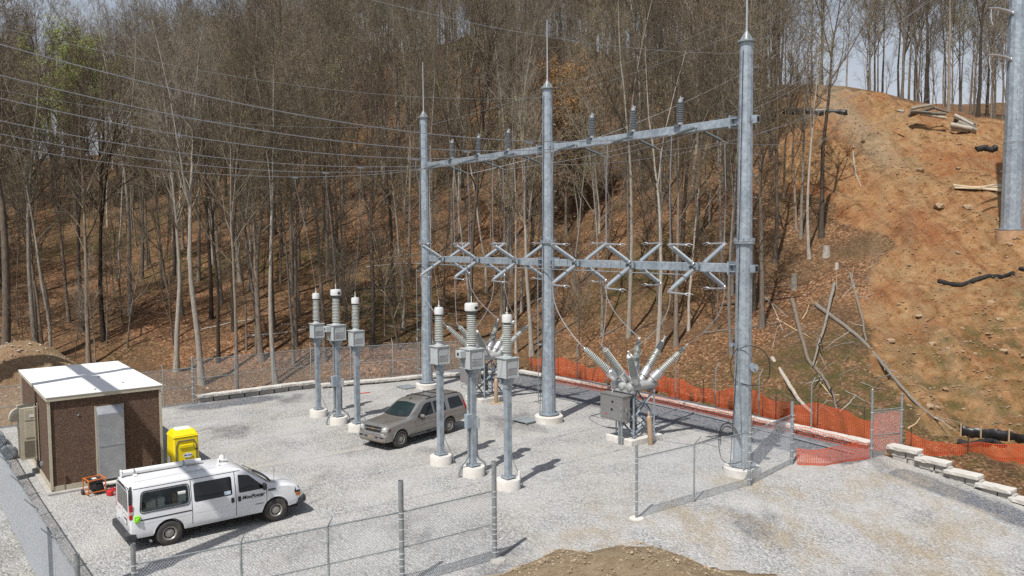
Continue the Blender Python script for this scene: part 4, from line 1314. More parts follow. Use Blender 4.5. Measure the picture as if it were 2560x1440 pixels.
breaker(5.45, 0.65, 'grey six-bushing circuit breaker beside the pole with cable loops, cabinet facing the yard', 0)
breaker(-6.5, 0.78, 'grey six-bushing circuit breaker between the farthest and middle poles', 1)
def gas_cylinder(loc, lean, label):
    g = thing('gas_cylinder', label, 'gas cylinder', loc, YA, 'tan gas cylinders')
    g.rotation_euler = (lean[0], lean[1], YA)
    MB().lathe([(0.0, 0.0), (0.105, 0.0), (0.118, 0.02), (0.118, 1.22), (0.105, 1.30), (0.07, 1.36), (0.05, 1.38)], 18, cap=False).build('bottle', TAN, g)
    MB().lathe([(0.05, 1.37), (0.055, 1.40), (0.055, 1.52), (0.035, 1.57), (0, 1.58)], 12, cap=False).build('valve_cap', TAN, g)
gas_cylinder(W(6.62, 0.52, -0.02), (0.02, -0.07), 'tan gas cylinder leaning on the pad of the breaker beside the pole with cable loops')
gas_cylinder(W(-5.35, 0.55, 0.06), (0, 0), 'tan gas cylinder standing on a wooden board before the farther breaker')
tag(MB().box((0, 0, 0.04), (0.9, 0.25, 0.05)).box((0.1, .05, 0.035), (0.28, 0.7, 0.045)).build('wood_scrap', WOODL, None, 0), 'weathered wooden boards under the gas cylinder at the farther breaker', 'boards').matrix_world = Matrix.Translation(W(-5.35, 0.5, -0.01)) @ Matrix.Rotation(0.5, 4, 'Z')

# flexible leads from switches to bushings
for key, ss in ((0, PH_S[3:]), (1, PH_S[:3])):
    for i, s in zip((-1, 0, 1), ss):
        for j in (-1, 1):
            a = W(s, j * 1.74, Z_LO - 0.98)
            b = BUSH_TIPS[(key, i, j)]
            hor = Vector((b.x - a.x, b.y - a.y, 0))
            pts = bez(a, a + Vector((0, 0, -1.3)) - hor * 0.08, a.lerp(b, 0.72) - Vector((0, 0, 0.35)), b, 16)
            d = MB().tube(pts, 0.022, 6).build('flexible_lead', ALU)
            nm = 'nearer' if key == 0 else 'farther'
            tag(d, f'curved lead to the {("inner" if (i == -1) == (key == 0) else "outer") if i else "middle"} {("yard", "", "wall")[j + 1]}-side bushing of the {nm} breaker', 'cable', 'leads to the breakers')

# ================================================================== sensor columns in the yard
ins_a = MB().lathe(sheds(15, 5.22, 6.28, 0.138, 0.122, 0.060, 0.42), 16).mesh('insulator', PORC_L, 25)
ins_b = MB().lathe(sheds(16, 5.28, 6.50, 0.152, 0.137, 0.065, 0.42), 16).mesh('insulator', PORC_L, 25)
def column(s, t_, big, label):
    c = thing('sensor_column', label, 'instrument column', W(s, t_), YA, 'instrument columns in the gravel yard')
    MB().lathe([(0.47, -0.2), (0.47, 0.36), (0.455, 0.385), (0, 0.39)], 26, cap=False).build('foundation', CONC, c)
    MB().box((0, 0, 0.45), (0.44, 0.44, 0.035)).build('base_plate', GALV, c, 0)
    for x in (-.17, .17):
        for y in (-.17, .17):
            link('bolt', bolt_me, c, Matrix.Translation((x, y, 0.385)))
    MB().box((0, 0, 2.36), (0.235, 0.235, 3.80)).build('post', GALV, c, 0, bevel=0.012)
    z0, z1, w_ = (4.40, 5.14, 0.66) if big else (4.32, 5.02, 0.56)
    g = MB()
    for a in (0, 90, 180, 270):
        M = Matrix.Rotation(R(a), 4, 'Z')
        g.add([M @ Vector(p) for p in ((0.1, -.12, z0 - .45), (w_ * .46, -.12, z0 - .05), (w_ * .46, -.12, z0 - .03), (0.1, -.12, z0 - .03), (0.1, -.108, z0 - .45), (w_ * .46, -.108, z0 - .05), (w_ * .46, -.108, z0 - .03), (0.1, -.108, z0 - .03))],
              [(0, 1, 2, 3), (7, 6, 5, 4), (0, 4, 5, 1), (1, 5, 6, 2), (2, 6, 7, 3), (3, 7, 4, 0)])
    g.box((0, 0, z0 - .25), (.27, .27, .42)).build('gusset', GALV, c, 0)
    bx = MB().box((0, 0, (z0 + z1) / 2), (w_, w_, z1 - z0)).build('case', GREYPAINT, c, 0, bevel=0.012)
    MB().box((0, 0, z1 + .015), (w_ + .09, w_ + .09, .028)).build('lid', GREYPAINT, bx, 0)
    MB().box((0, 0, z0 - .015), (w_ + .06, w_ + .06, .026)).build('bottom_plate', GREYPAINT, bx, 0)
    MB().box((w_ / 2 + .008, 0.03, z1 - .24), (0.012, w_ * .72, .26)).build('panel', GREYPAINT, bx, 0, bevel=0.003)
    MB().box((w_ / 2 + .006, 0.02, z0 + .2), (0.008, w_ * .74, .2)).build('nameplate', SHEETM, bx, 0)
    for y in (-w_ / 2 - .01, w_ / 2 + .01):
        MB().box((w_ / 2 + .01, y, (z0 + z1) / 2), (.05, .02, z1 - z0 + .02)).build('flange_rib', GREYPAINT, bx, 0)
    if not big:
        MB().lathe([(0.20, z1 + .03), (0.20, z1 + .07), (0.15, z1 + .09), (0.15, 5.22)], 16).build('adapter', GREYPAINT, c)
        link('insulator', ins_a, c)
        MB().lathe([(0.13, 6.28), (0.13, 6.36)], 16).build('seal_ring', POLY_D, c)
        MB().lathe([(0.18, 6.36), (0.195, 6.38), (0.195, 6.60), (0.17, 6.66), (0.0, 6.68)], 20, cap=False).cyl((0, 0, 6.66), (0, 0, 6.95), 0.018, n=6).box((0, 0, 6.72), (.1, .05, .05)).build('head', HEADM, c)
        MB().tube(bez((0.13, 0.06, 1.5), (0.14, 0.08, 0.9), (0.3, 0.3, 0.75), (0.38, 0.42, 0.1)), 0.018, 6).build('cable', GALV_POST, c)
        top = 6.95
    else:
        MB().lathe([(0.24, z1 + .03), (0.24, z1 + .06), (0.17, z1 + .10), (0.17, 5.28)], 16).build('adapter', GREYPAINT, c)
        link('insulator', ins_b, c)
        MB().lathe([(0.16, 6.50), (0.16, 6.62), (.19, 6.62), (.19, 6.66)], 16).build('seal_ring', POLY_D, c)
        hd = MB().lathe([(0.25, 6.66), (0.275, 6.68), (0.275, 6.92), (0.25, 6.97), (0.0, 6.99)], 24, cap=False).cyl((0, 0, 6.98), (0, 0, 7.25), 0.018, n=6).build('head', HEADM, c)
        MB().cyl((0.26, 0.02, 6.80), (0.35, 0.02, 6.80), 0.06, n=14).cyl((0.35, .02, 6.8), (.36, .02, 6.8), .035, n=12).build('terminal', BLACKP, hd)
        MB().box((-0.12, -w_ / 2 - .13, z1 - .18), (0.36, 0.26, 0.28)).build('junction_box', GREYPAINT, c, 0, bevel=0.01)
        MB().box((-0.12, -w_ / 2 - .263, z1 - .18), (0.12, 0.006, 0.12)).build('window', DARK, c, 0)
        MB().tube([(-.1, -w_ / 2 - .1, z1 - .32), (-.08, -w_ / 2 - .1, z0 + .1), (-.02, -.2, z0 - .3), (-.02, -.19, 2.7)], .035, 8).build('conduit', GALV_POST, c)
        MB().box((-0.02, -0.22, 2.25), (0.22, 0.2, 0.55)).build('switch_box', mat('blue_grey_box', (0.27, 0.32, 0.37), 0.5), c, 0, bevel=0.01)
        MB().box((0.02, 0.20, 2.15), (0.22, 0.16, 0.42)).build('switch_box', GREYPAINT, c, 0, bevel=0.01)
        MB().tube([(-.02, -.2, 2.0), (-.02, -.2, 0.95)] + bez((-.02, -.2, .95), (-.02, -.22, .6), (-.12, -.62, .6), (-.12, -.62, -.1))[1:], .05, 8).build('conduit', GALV_POST, c)
        MB().tube([(.02, .19, 1.95), (.02, .19, 0.85)] + bez((.02, .19, .85), (.02, .22, .55), (.1, .55, .6), (.1, .58, 0.2))[1:], .035, 8).build('conduit', GALV_POST, c)
        top = 7.25
    return top
VT = ((3.10, -8.62, 0, 'near-row instrument column beside the silver SUV, smaller cap'), (5.35, -8.52, 1, 'near-row middle instrument column with wide cap and conduit pipes'),
      (7.55, -8.42, 0, 'near-row instrument column farthest from the silver SUV, white pipe stub on its footing'),
      (-8.75, -8.85, 0, 'far-row instrument column nearest the back fence, smaller cap'), (-6.45, -8.78, 1, 'far-row middle instrument column with wide cap and conduit pipes'),
      (-4.4, -8.72, 0, 'far-row instrument column nearest the hood of the silver SUV'))
for (s, t_, big, lab), ks in zip(VT, (2.4, 6.05, 9.7, -9.7, -6.05, -2.4)):
    top = column(s, t_, big, lab)
    a, b = W(s, t_, top), W(ks, t_ - 0.6, 12.80)
    d = MB().tube([a, a.lerp(b, .5) + Vector((.05, 0, 0)), b - Vector((0, 0, .35)), b], [0.009, 0.009, 0.009, 0.02], 5).box(b + Vector((0, 0, .03)), (.3, .06, .06), Matrix.Rotation(YA + R(90), 3, 'Z')).build('tap_wire', CABLE)
    tag(d, 'thin tap wire rising from the ' + lab.split(',')[0].split(' with')[0], 'wire', 'tap wires')
tag(MB().tube([W(7.95, -8.2, .38), W(7.95, -8.2, .72)], .05, 8).build('pipe_stub', WHITEPL), 'short white pipe stub standing on a round concrete footing', 'pipe')

# ================================================================== control house
def shed_wall_material():
    m, nt, b = nodes_of('brown_exposed_aggregate')
    N, L = nt.nodes, nt.links
    t = N.new('ShaderNodeTexCoord')
    v = N.new('ShaderNodeTexVoronoi')
    v.inputs['Scale'].default_value = 42
    L.new(t.outputs['Object'], v.inputs['Vector'])
    sp = N.new('ShaderNodeSeparateColor')
    L.new(v.outputs['Color'], sp.inputs['Color'])
    r = N.new('ShaderNodeValToRGB')
    e = r.color_ramp.elements
    e[0].color = (0.062, 0.036, 0.024, 1)
    e[1].color = (0.225, 0.135, 0.088, 1)
    e.new(0.5).color = (0.118, 0.067, 0.043, 1)
    L.new(sp.outputs['Red'], r.inputs['Fac'])
    L.new(r.outputs['Color'], b.inputs['Base Color'])
    b.inputs['Roughness'].default_value = 0.85
    bp = N.new('ShaderNodeBump')
    bp.inputs['Strength'].default_value = 0.9
    bp.inputs['Distance'].default_value = 0.03
    bp.invert = True
    L.new(v.outputs['Distance'], bp.inputs['Height'])
    L.new(bp.outputs['Normal'], b.inputs['Normal'])
    return m
AGG = shed_wall_material()
S0, S1, T0, T1, HH = -10.8, -2.72, -22.27, -18.32, 3.52
sh = thing('control_house', 'small brown pebbled control house with flat white roof', 'building', W((S0 + S1) / 2, (T0 + T1) / 2), YA)
a, c = (S1 - S0) / 2, (T1 - T0) / 2
for x0, y0, x1, y1 in ((-a, -c, a, -c), (a, -c, a, c), (a, c, -a, c), (-a, c, -a, -c)):
    n = Vector((y1 - y0, x0 - x1, 0)).normalized() * 0.07
    p, q = Vector((x0, y0, 0)), Vector((x1, y1, 0))
    d = (q - p).normalized()
    MB().beam(p + d * .04 - n + Vector((0, 0, HH / 2 + .14)), q - d * .04 - n + Vector((0, 0, HH / 2 + .14)), 0.12, HH - .28).build('wall', AGG, sh, 0)
    MB().beam(p + d * .01 - n * .9 + Vector((0, 0, .19)), q - d * .01 - n * .9 + Vector((0, 0, .19)), 0.16, 0.18).build('sill', BEIGE, sh, 0)
for x in (-a, a):
    for y in (-c, c):
        MB().box((x, y, HH / 2 + .10), (0.09, 0.09, HH - .14)).build('corner_trim', BEIGE, sh, 0)
MB().box((0, 0, -0.02), (2 * a + .5, 2 * c + .36, 0.22)).build('slab', CONC_G, sh, 0, bevel=0.01)
rf = MB().box((0, 0, HH + .095), (2 * a + .16, 2 * c + .16, 0.15)).build('fascia', BEIGE, sh, 0)
MB().box((0, 0, HH + .182), (2 * a + .20, 2 * c + .20, 0.022)).build('roof', ROOFW, sh, 0)
for x in (a * .55, -a * .1, -a * .62):
    MB().box((x, 0, HH + .198), (0.05, 2 * c + .17, 0.010)).build('roof_seam', ROOFW, sh, 0)
for x, y in ((a - .5, -.3), (a - 1.4, 0.9), (.5, .4)):
    MB().lathe([(0.05, HH + .19), (0.05, HH + .24), (0.0, HH + .25)], 10, Matrix.Translation((x, y, 0)), cap=False).build('roof_boss', CONC_G, sh)
# metal weather hood over the doorway
dv = MB().add([(a + .0, -.38, .30), (a + .30, -.38, .30), (a + .30, -.38, 2.86), (a + .0, -.38, 3.14), (a + .0, .55, .30), (a + .30, .55, .30), (a + .30, .55, 2.86), (a + .0, .55, 3.14)],
              [(0, 3, 2, 1), (4, 5, 6, 7), (0, 4, 7, 3), (1, 2, 6, 5), (2, 3, 7, 6), (0, 1, 5, 4)]).build('door_hood', SHEETM, sh, 0, bevel=0.01)
MB().box((a + .312, .085, 1.62), (0.016, .92, 0.02)).build('seam', SHEETM, dv, 0)
for y in (-.41, .58):
    MB().box((a + .02, y, 1.72), (0.05, 0.05, 2.85)).build('jamb', BEIGE, dv, 0)
MB().box((a + .30, .35, .17), (0.55, 1.3, 0.06)).build('threshold', CONC, sh, 0)
for y in (-1.55, 1.55):
    MB().tube([(a + .03, y, 0.1), (a + .03, y, .62)], .012, 6).box((a + .05, y, .66), (.06, .05, .14)).box((a + .05, y, .52), (.05, .05, .04)).build('ground_rod', mat('copper_brown', (0.25, 0.13, 0.09), 0.5, 0.5), sh, 20)
MB().box((a + .01, -1.0, 2.9), (.02, .07, .07)).build('wall_fitting', GALV_POST, sh, 0)
MB().box((-.3, c + .12, 2.3), (.8, .22, .5)).build('side_unit', DARK, sh, 0)
MB().box((a * .86, c + .08, 2.9), (.25, .16, .22)).build('side_lamp', BLACKP, sh, 0)
# wall-hung air conditioner
hv = thing('air_conditioner', 'beige wall-hung air conditioner with curved hood on the control house', 'air conditioner', W(-5.6, T0 - .02, .78), YA)
MB().box((-0.5, -.33, 1.05), (0.98, 0.62, 2.1)).build('cabinet', BEIGE, hv, 0, bevel=0.012)
for z, h, m in ((1.80, .42, BEIGE), (1.2, .62, BEIGE)):
    MB().box((0.0, -.26, z), (0.03, 0.40, h)).build('access_panel', m, hv, 0, bevel=0.004)
MB().box((0.0, -.28, .44), (0.02, 0.46, .62)).build('coil_grille', mat('coil_grille', (.17, .15, .11), .7, 0, .3, 30), hv, 0)
MB().box((.025, -.22, 1.76), (.012, .16, .10)).build('label_plate', WHITEPL, hv, 0)
for z in (1.05, 1.2, .9):
    MB().box((-.5, -.647, z), (.94, .012, .03)).build('trim', BEIGE, hv, 0)
for y, h in ((-.02, 2.36), (-.12, 2.3)):
    MB().box((0.03, y, 1.08), (0.05, 0.03, h)).build('mounting_flange', BEIGE, hv, 0)
pr = [(-.64 - .30 * math.sin(R(x)), 1.58 + .40 * math.cos(R(x))) for x in range(0, 91, 10)] + [(-.64, 1.58)]
hm = MB()
hm.prism(pr, -.92, -.08, Matrix(((0, 0, 1, 0), (1, 0, 0, 0), (0, 1, 0, 0), (0, 0, 0, 1))))
hm.build('air_hood', BEIGE, hv, 40)
MB().box((.62, -.02, -.1), (.12, .1, .14)).build('outlet_box', GALV, hv, 0)

# rolls of spare chain-link
def roll(loc, r, ln, lab, rz=YA):
    q = thing('wire_roll', lab, 'wire roll', loc, rz, 'rolls of chain-link')
    m = MB()
    rnd = random.Random(int(r * 1000) + int(loc[2] * 100))
    for k, rr in enumerate((r, r * .82, r * .62, r * .4)):
        n = int(26 * rr / r) + 6
        for j in range(n):
            for sg in (-1, 1):
                if k > 1 and sg > 0: continue
                a0 = 2 * math.pi * j / n
                pts = []
                for u in range(9):
                    f = u / 8
                    an = a0 + sg * f * ln * 1.3 / rr * .5
                    r2 = rr * rnd.uniform(.95, 1.05)
                    pts.append((-ln / 2 + f * ln, r2 * math.cos(an), r + r2 * math.sin(an)))
                m.tube(pts, 0.0045, 3, False)
    tag(m.build('mesh_coil', WIRE_M, q, 30), kind='stuff')
    MB().lathe([(0, -ln * .46), (r * .9, -ln * .46), (r * .9, ln * .46), (0, ln * .46)], 14, Matrix.Translation((0, 0, r)) @ Matrix.Rotation(R(90), 4, 'Y'), cap=False).build('inner_coil', mat('dense_wire', (.42, .47, .52), .6, .2, .5, 40, .6, 60), q)
roll(W(-10.3, -23.05, 0), 0.30, 1.9, 'lower roll of chain-link wire next to the wall of the control house')
roll(W(-10.5, -23.72, 0), 0.31, 1.9, 'lower roll of chain-link wire farther from the wall of the control house')
roll(W(-10.7, -23.38, 0.50), 0.32, 1.9, 'roll of chain-link wire lying on top of two others')

# ------------------------------------------------------------------ generator, can, toilet
g = thing('portable_generator', 'orange-framed portable generator by the control house', 'generator', W(-1.75, -21.0), YA + 0.15)
for y in (-.3, .3):
    MB().tube([(-.26, y, .1), (-.30, y, .2), (-.30, y, .56), (-.24, y, .62), (.24, y, .62), (.30, y, .56), (.30, y, .2), (.26, y, .1), (-.26, y, .1)], .022, 8).build('frame', ORANGEP, g)
for x, z in ((-.28, .6), (.28, .6), (.28, .14), (-.28, .14)):
    MB().cyl((x, -.3, z), (x, .3, z), .02, n=8).build('frame_tube', ORANGEP, g)
MB().box((0, 0, .50), (.46, .48, .18)).build('fuel_tank', BLACKP, g, 0, bevel=.04)
MB().box((-.02, .06, .28), (.42, .38, .26)).cyl((.22, .05, .28), (.285, .05, .28), .13, n=16).build('engine', BLACKP, g, 30)
MB().box((.262, -.12, .36), (.02, .2, .2)).build('control_panel', GREYP, g, 0)
MB().box((0, 0, .597), (.2, .14, .012)).build('sticker', WHITEPL, g, 0)
for y in (-.35, .35):
    MB().cyl((-.2, y - .03, .11), (-.2, y + .03, .11), .11, n=16).build('wheel', RUBBER, g)
g = thing('fuel_can', 'red plastic fuel can beside the generator', 'fuel can', W(-1.15, -20.5), YA + .5)
MB().box((0, 0, .12), (.26, .40, .22)).build('body', REDP, g, 0, bevel=.045)
MB().tube([(0, .1, .22), (0, .24, .27), (0, .32, .25)], .025, 6).build('spout', REDP, g)
MB().tube([(0, -.15, .22), (0, -.1, .29), (0, .04, .29), (0, .08, .22)], .02, 6).build('handle', REDP, g)
MB().box((.133, 0, .12), (.006, .12, .1)).build('sticker', WHITEPL, g, 0)

tl = thing('portable_toilet', 'bright yellow portable toilet between the control house and the white van', 'portable toilet', W(-1.15, -17.92), YA)
tl.scale = (.94, .94, .98)
def trap(z0, w0, d0, z1, w1, d1):
    return [(-w0, -d0, z0), (w0, -d0, z0), (w0, d0, z0), (-w0, d0, z0), (-w1, -d1, z1), (w1, -d1, z1), (w1, d1, z1), (-w1, d1, z1)], [(3, 2, 1, 0), (4, 5, 6, 7), (0, 1, 5, 4), (1, 2, 6, 5), (2, 3, 7, 6), (3, 0, 4, 7)]
MB().add(*trap(.12, .56, .54, 1.96, .51, .49)).build('cabin', YELLOW, tl, 0, bevel=.05)
MB().add(*trap(1.93, .535, .515, 1.99, .535, .515)).add(*trap(1.992, .53, .51, 2.19, .30, .40)).build('roof_cap', YELLOW, tl, 0, bevel=.03)
MB().add(*trap(2.185, .22, .32, 2.25, .17, .27)).build('roof_vent', WHITEPL, tl, 0, bevel=.015)
MB().box((0, 0, .06), (1.16, 1.14, .12)).build('skid', BLACKP, tl, 0)
fx = .545
dr = [(-.34, .22), (.34, .22), (.34, 1.62), (.26, 1.74), (-.26, 1.74), (-.34, 1.62)]
MD = Matrix(((0, 0, 1, 0), (1, 0, 0, 0), (0, 1, 0, 0), (0, 0, 0, 1)))
dd = MB().prism(dr, 0, .035, Matrix.Translation((fx - .022, 0, 0)) @ Matrix.Rotation(R(-1.55), 4, 'Y') @ MD).build('door', YELLOW, tl, 0, bevel=.012)
MB().tube([(fx + .02, -.40, .2), (fx - .015, -.40, 1.6), (fx - .02, -.31, 1.80), (fx - .02, .31, 1.80), (fx - .015, .40, 1.6), (fx + .02, .40, .2)], .028, 6).build('door_frame', mat('grey_brown_plastic', (.16, .13, .10), .5), tl)
MB().box((fx + .004, .40, 1.42), (.05, .08, .05)).build('latch', BLACKP, tl, 0)
MB().box((fx - .0, 0, 1.58), (.06, .56, .14)).build('door_panel', YELLOW, dd, 0, bevel=.02)
def ellipse(rx, ry, n=20):
    return [(rx * math.cos(2 * math.pi * k / n), ry * math.sin(2 * math.pi * k / n)) for k in range(n)]
def letters(txt, size, m, M, parent, name, shear=0.0, depth=0.002, bold=0.0, align='CENTER'):
    cu = bpy.data.curves.new(name, 'FONT')
    cu.body = txt
    cu.size = size
    cu.align_x = align
    cu.align_y = 'CENTER'
    cu.shear = shear
    cu.extrude = depth
    cu.offset = bold
    tmp = bpy.data.objects.new(name + '_curve', cu)
    col.objects.link(tmp)
    dg = bpy.context.evaluated_depsgraph_get()
    me = bpy.data.meshes.new_from_object(tmp.evaluated_get(dg))
    bpy.data.objects.remove(tmp)
    bpy.data.curves.remove(cu)
    me.materials.clear()
    me.materials.append(m)
    o = link(name, me, parent, M)
    return o
MT = Matrix.Translation((fx + .022, .04, 1.22)) @ Matrix.Rotation(R(-1.55), 4, 'Y') @ MD
MB().prism(ellipse(.19, .095), 0, .004, MT).build('oval_sticker', WHITEPL, dd, 0)
letters('McGee', .115, BLUEINK, Matrix.Translation((.006, 0, 0)) @ MT, dd, 'sticker_lettering', .3, .001, .002)
MB().prism([(-.20, -.04), (.20, -.04), (.20, .04), (-.20, .04)], 0, .004, Matrix.Translation((.004, 0, -.22)) @ MT).build('notice_sticker', WHITEPL, dd, 0)
ML = Matrix.Translation((-.02, -.545, .95)) @ Matrix(((1, 0, 0, 0), (0, 0, -1, 0), (0, 1, 0, 0), (0, 0, 0, 1)))
MB().prism(ellipse(.20, .22), 0, .01, ML).build('oval_sticker', WHITEPL, tl, 0)
letters('McGee', .14, BLUEINK, Matrix.Translation((0, -.008, 0)) @ ML, tl, 'sticker_lettering', .3, .001, .002)

# operator platforms and odds and ends on the gravel
for s, t_, rz, lab in ((-12.9, -1.0, 0.0, 'grey steel standing plate at the foot of the farthest gantry pole'), (-0.75, -0.95, 0.1, 'grey steel standing plate at the foot of the middle gantry pole'),
                       (-9.9, 0.0, 0.1, 'grey steel standing plate beside the farther circuit breaker')):
    q = thing('steel_plate', lab, 'steel plate', W(s, t_, 0.05), YA + rz)
    MB().box((0, 0, 0.03), (1.15, 0.95, 0.04)).build('plate', mat('grey_plate', (.30, .335, .35), .55, .3, .1), q, 0)
    for x in (-.5, .5):
        MB().box((x, 0, -.02), (.06, .94, .06)).build('support_bar', GALV_POST, q, 0)
tag(MB().tube([W(-13.0, -4.6, .03), W(-12.9, -3.6, .03)], .035, 6).build('red_pipe_piece', REDP), 'short red pipe lying on the gravel near the back wall', 'pipe')
tag(MB().tube([W(-16.0, -4.8, 0), W(-16.0, -4.8, .55)], .025, 6).build('stake', BLACKP), 'dark stake standing by the end of the block wall', 'stake')
tag(MB().cyl((0, 0, 0), (0, 0, .04), .19, n=14).tube([(0, 0, .03), (0, 0, .5)], [.14, .03], 14).build('traffic_cone', mat('pale_green_plastic', (.45, .62, .52), .5)), 'small pale green cone beyond the nose of the white van', 'cone').location = W(1.75, -15.9)
tag(MB().tube([W(-3, 7.0, .06), W(1, 7.15, .07), W(4.9, 7.0, .06), W(10.2, 6.5, .06), W(13.3, 6.15, .06)], .042, 8).build('conduit_pipe', SHEETM), 'long pale conduit pipe lying on the dark gravel along the wall', 'pipe')

# ================================================================== vehicles
PAINT_W = mat('white_car_paint', (0.74, 0.755, 0.775), 0.28, 0, 0.03, 2, coat=0.6, dirt=(0.60, 0.57, 0.52), dscale=1.2, damt=0.30)
PAINT_S = mat('silver_beige_car_paint', (0.275, 0.262, 0.248), 0.30, 0.5, 0.05, 2, coat=0.6, dirt=(0.27, 0.225, 0.175), dscale=1.4, damt=0.45)
def glass_mat(name, c, rough=0.05):
    m, nt, b = nodes_of(name)
    t = nt.nodes.new('ShaderNodeTexNoise')
    t.inputs['Scale'].default_value = 1.5
    r = nt.nodes.new('ShaderNodeValToRGB')
    r.color_ramp.elements[0].color = (*[x * .7 for x in c], 1)
    r.color_ramp.elements[1].color = (*[x * 1.3 for x in c], 1)
    nt.links.new(t.outputs['Fac'], r.inputs['Fac'])
    nt.links.new(r.outputs['Color'], b.inputs['Base Color'])
    b.inputs['Roughness'].default_value = rough
    b.inputs['Specular IOR Level'].default_value = 0.5
    return m
GLASS_D = glass_mat('tinted_window_glass', (0.012, 0.014, 0.016))
GLASS_T = glass_mat('green_windscreen_glass', (0.016, 0.027, 0.029))
def clear_glass():
    m = bpy.data.materials.new('clear_tinted_pane')
    m.use_nodes = True
    N, L = m.node_tree.nodes, m.node_tree.links
    N.clear()
    o = N.new('ShaderNodeOutputMaterial')
    tr = N.new('ShaderNodeBsdfTransparent')
    tr.inputs['Color'].default_value = (0.66, 0.72, 0.69, 1)
    gl = N.new('ShaderNodeBsdfGlossy')
    gl.inputs['Roughness'].default_value = 0.03
    fr = N.new('ShaderNodeFresnel')
    fr.inputs['IOR'].default_value = 1.5
    mx = N.new('ShaderNodeMixShader')
    L.new(fr.outputs[0], mx.inputs[0])
    L.new(tr.outputs[0], mx.inputs[1])
    L.new(gl.outputs[0], mx.inputs[2])
    L.new(mx.outputs[0], o.inputs[0])
    return m
GLASS_C = clear_glass()
CHROME = mat('chrome_trim', (0.62, 0.62, 0.62), 0.2, 0.9, 0.05, 6)
LAMP = mat('clear_headlamp', (0.50, 0.52, 0.53), 0.12, 0.3, 0.15, 12)
AMBER = mat('amber_lens', (0.55, 0.16, 0.02), 0.2, 0, 0.1, 12)
DUSTY = mat('dusty_lower_body', (0.30, 0.245, 0.185), 0.7, 0, 0.15, 3)

def interp(x, tab):
    return float(np.interp(x, [a for a, _ in tab], [b for _, b in tab]))
def loft_body(name, stations, prof):
    """closed body lofted along x; prof(x) -> half section [(y,z)...] from bottom centre to top centre"""
    m = MB()
    rings = []
    for x in stations:
        h = prof(x)
        ring = [(x, y, z) for y, z in h] + [(x, -y, z) for y, z in reversed(h[1:-1])]
        rings.append(ring)
    n = len(rings[0])
    vs = [p for r_ in rings for p in r_]
    fs = []
    for i in range(len(rings) - 1):
        for k in range(n):
            a, c = i * n + k, i * n + (k + 1) % n
            fs.append((a, a + n, c + n, c))
    fs.append(tuple(range(n)))
    fs.append(tuple((len(rings) - 1) * n + k for k in reversed(range(n))))
    return m.add(vs, fs)
def boolean_cut(me, cutters, name, m, smooth=30):
    o = bpy.data.objects.new(name + '_tmp', me)
    col.objects.link(o)
    tmp = []
    for cb in cutters:
        c = bpy.data.objects.new('cut', cb.mesh('cut', None, 0))
        col.objects.link(c)
        md_ = o.modifiers.new('b', 'BOOLEAN')
        md_.operation = 'DIFFERENCE'
        md_.solver = 'EXACT'
        md_.object = c
        tmp.append(c)
    dg = bpy.context.evaluated_depsgraph_get()
    out = bpy.data.meshes.new_from_object(o.evaluated_get(dg))
    for c in tmp + [o]:
        bpy.data.objects.remove(c)
    out.name = name
    out.materials.clear()
    out.materials.append(m)
    out.polygons.foreach_set('use_smooth', [True] * len(out.polygons))
    out.set_sharp_from_angle(angle=R(smooth))
    return out
def bvh_of(mb):
    return BVHTree.FromPolygons([Vector(p) for p in mb.v], mb.f)
def rpoly(pts, r, n=4):
    """polygon with rounded corners"""
    out = []
    N_ = len(pts)
    for i in range(N_):
        p0, p, p1 = Vector(pts[i - 1]), Vector(pts[i]), Vector(pts[(i + 1) % N_])
        a, b = (p0 - p), (p1 - p)
        rr = min(r, a.length * .45, b.length * .45)
        q0, q1 = p + a.normalized() * rr, p + b.normalized() * rr
        for k in range(n + 1):
            t = k / n
            out.append(tuple(q0 * (1 - t) ** 2 + p * 2 * t * (1 - t) + q1 * t * t))
    return out
def patch(bvh, poly, frm, off, grid=0.14, lift=0.0):
    """skin a flat outline onto the body; frm maps (u,v) to a ray (origin, direction)"""
    P0 = [Vector(p) for p in poly]
    P = []
    for i, p in enumerate(P0):
        q = P0[(i + 1) % len(P0)]
        k = max(1, int((q - p).length / 0.10))
        P += [p.lerp(q, j / k) for j in range(k)]
    us, vs_ = [p.x for p in P], [p.y for p in P]
    pts = list(P)
    n0 = len(P)
    def inside(u, v):
        c = False
        j = n0 - 1
        for i in range(n0):
            if (P[i].y > v) != (P[j].y > v) and u < (P[j].x - P[i].x) * (v - P[i].y) / (P[j].y - P[i].y) + P[i].x:
                c = not c
            j = i
        return c
    u = min(us) + grid / 2
    while u < max(us):
        v = min(vs_) + grid / 2
        while v < max(vs_):
            if inside(u, v):
                pts.append(Vector((u, v)))
            v += grid
        u += grid
    ov, oe, of, *_ = geometry.delaunay_2d_cdt(pts, [(i, (i + 1) % n0) for i in range(n0)], [list(range(n0))], 1, 1e-5)
    out = []
    for p in ov:
        o, d = frm(p.x, p.y)
        h = bvh.ray_cast(o, d)
        if h[0] is None:
            h = bvh.find_nearest(o + d * (-o.dot(d) if False else 2.0))
            out.append(h[0] - d * off)
        else:
            out.append(h[0] - d * off)
    m = MB()
    o0, d0 = frm(0, 0)
    fs = []
    for f in of:
        a, b, c = out[f[0]], out[f[1]], out[f[2]]
        nrm = (b - a).cross(c - a)
        fs.append(tuple(f) if nrm.dot(d0) < 0 else tuple(reversed(f)))
    m.add(out, fs)
    return m
SIDE = lambda sg: (lambda u, v: (Vector((u, sg * 4, v)), Vector((0, -sg, 0))))
REAR = lambda u, v: (Vector((-5, u, v)), Vector((1, 0, 0)))
FRONT = lambda u, v: (Vector((9, u, v)), Vector((-1, 0, 0)))
TOPV = lambda u, v: (Vector((u, v, 5)), Vector((0, 0, -1)))
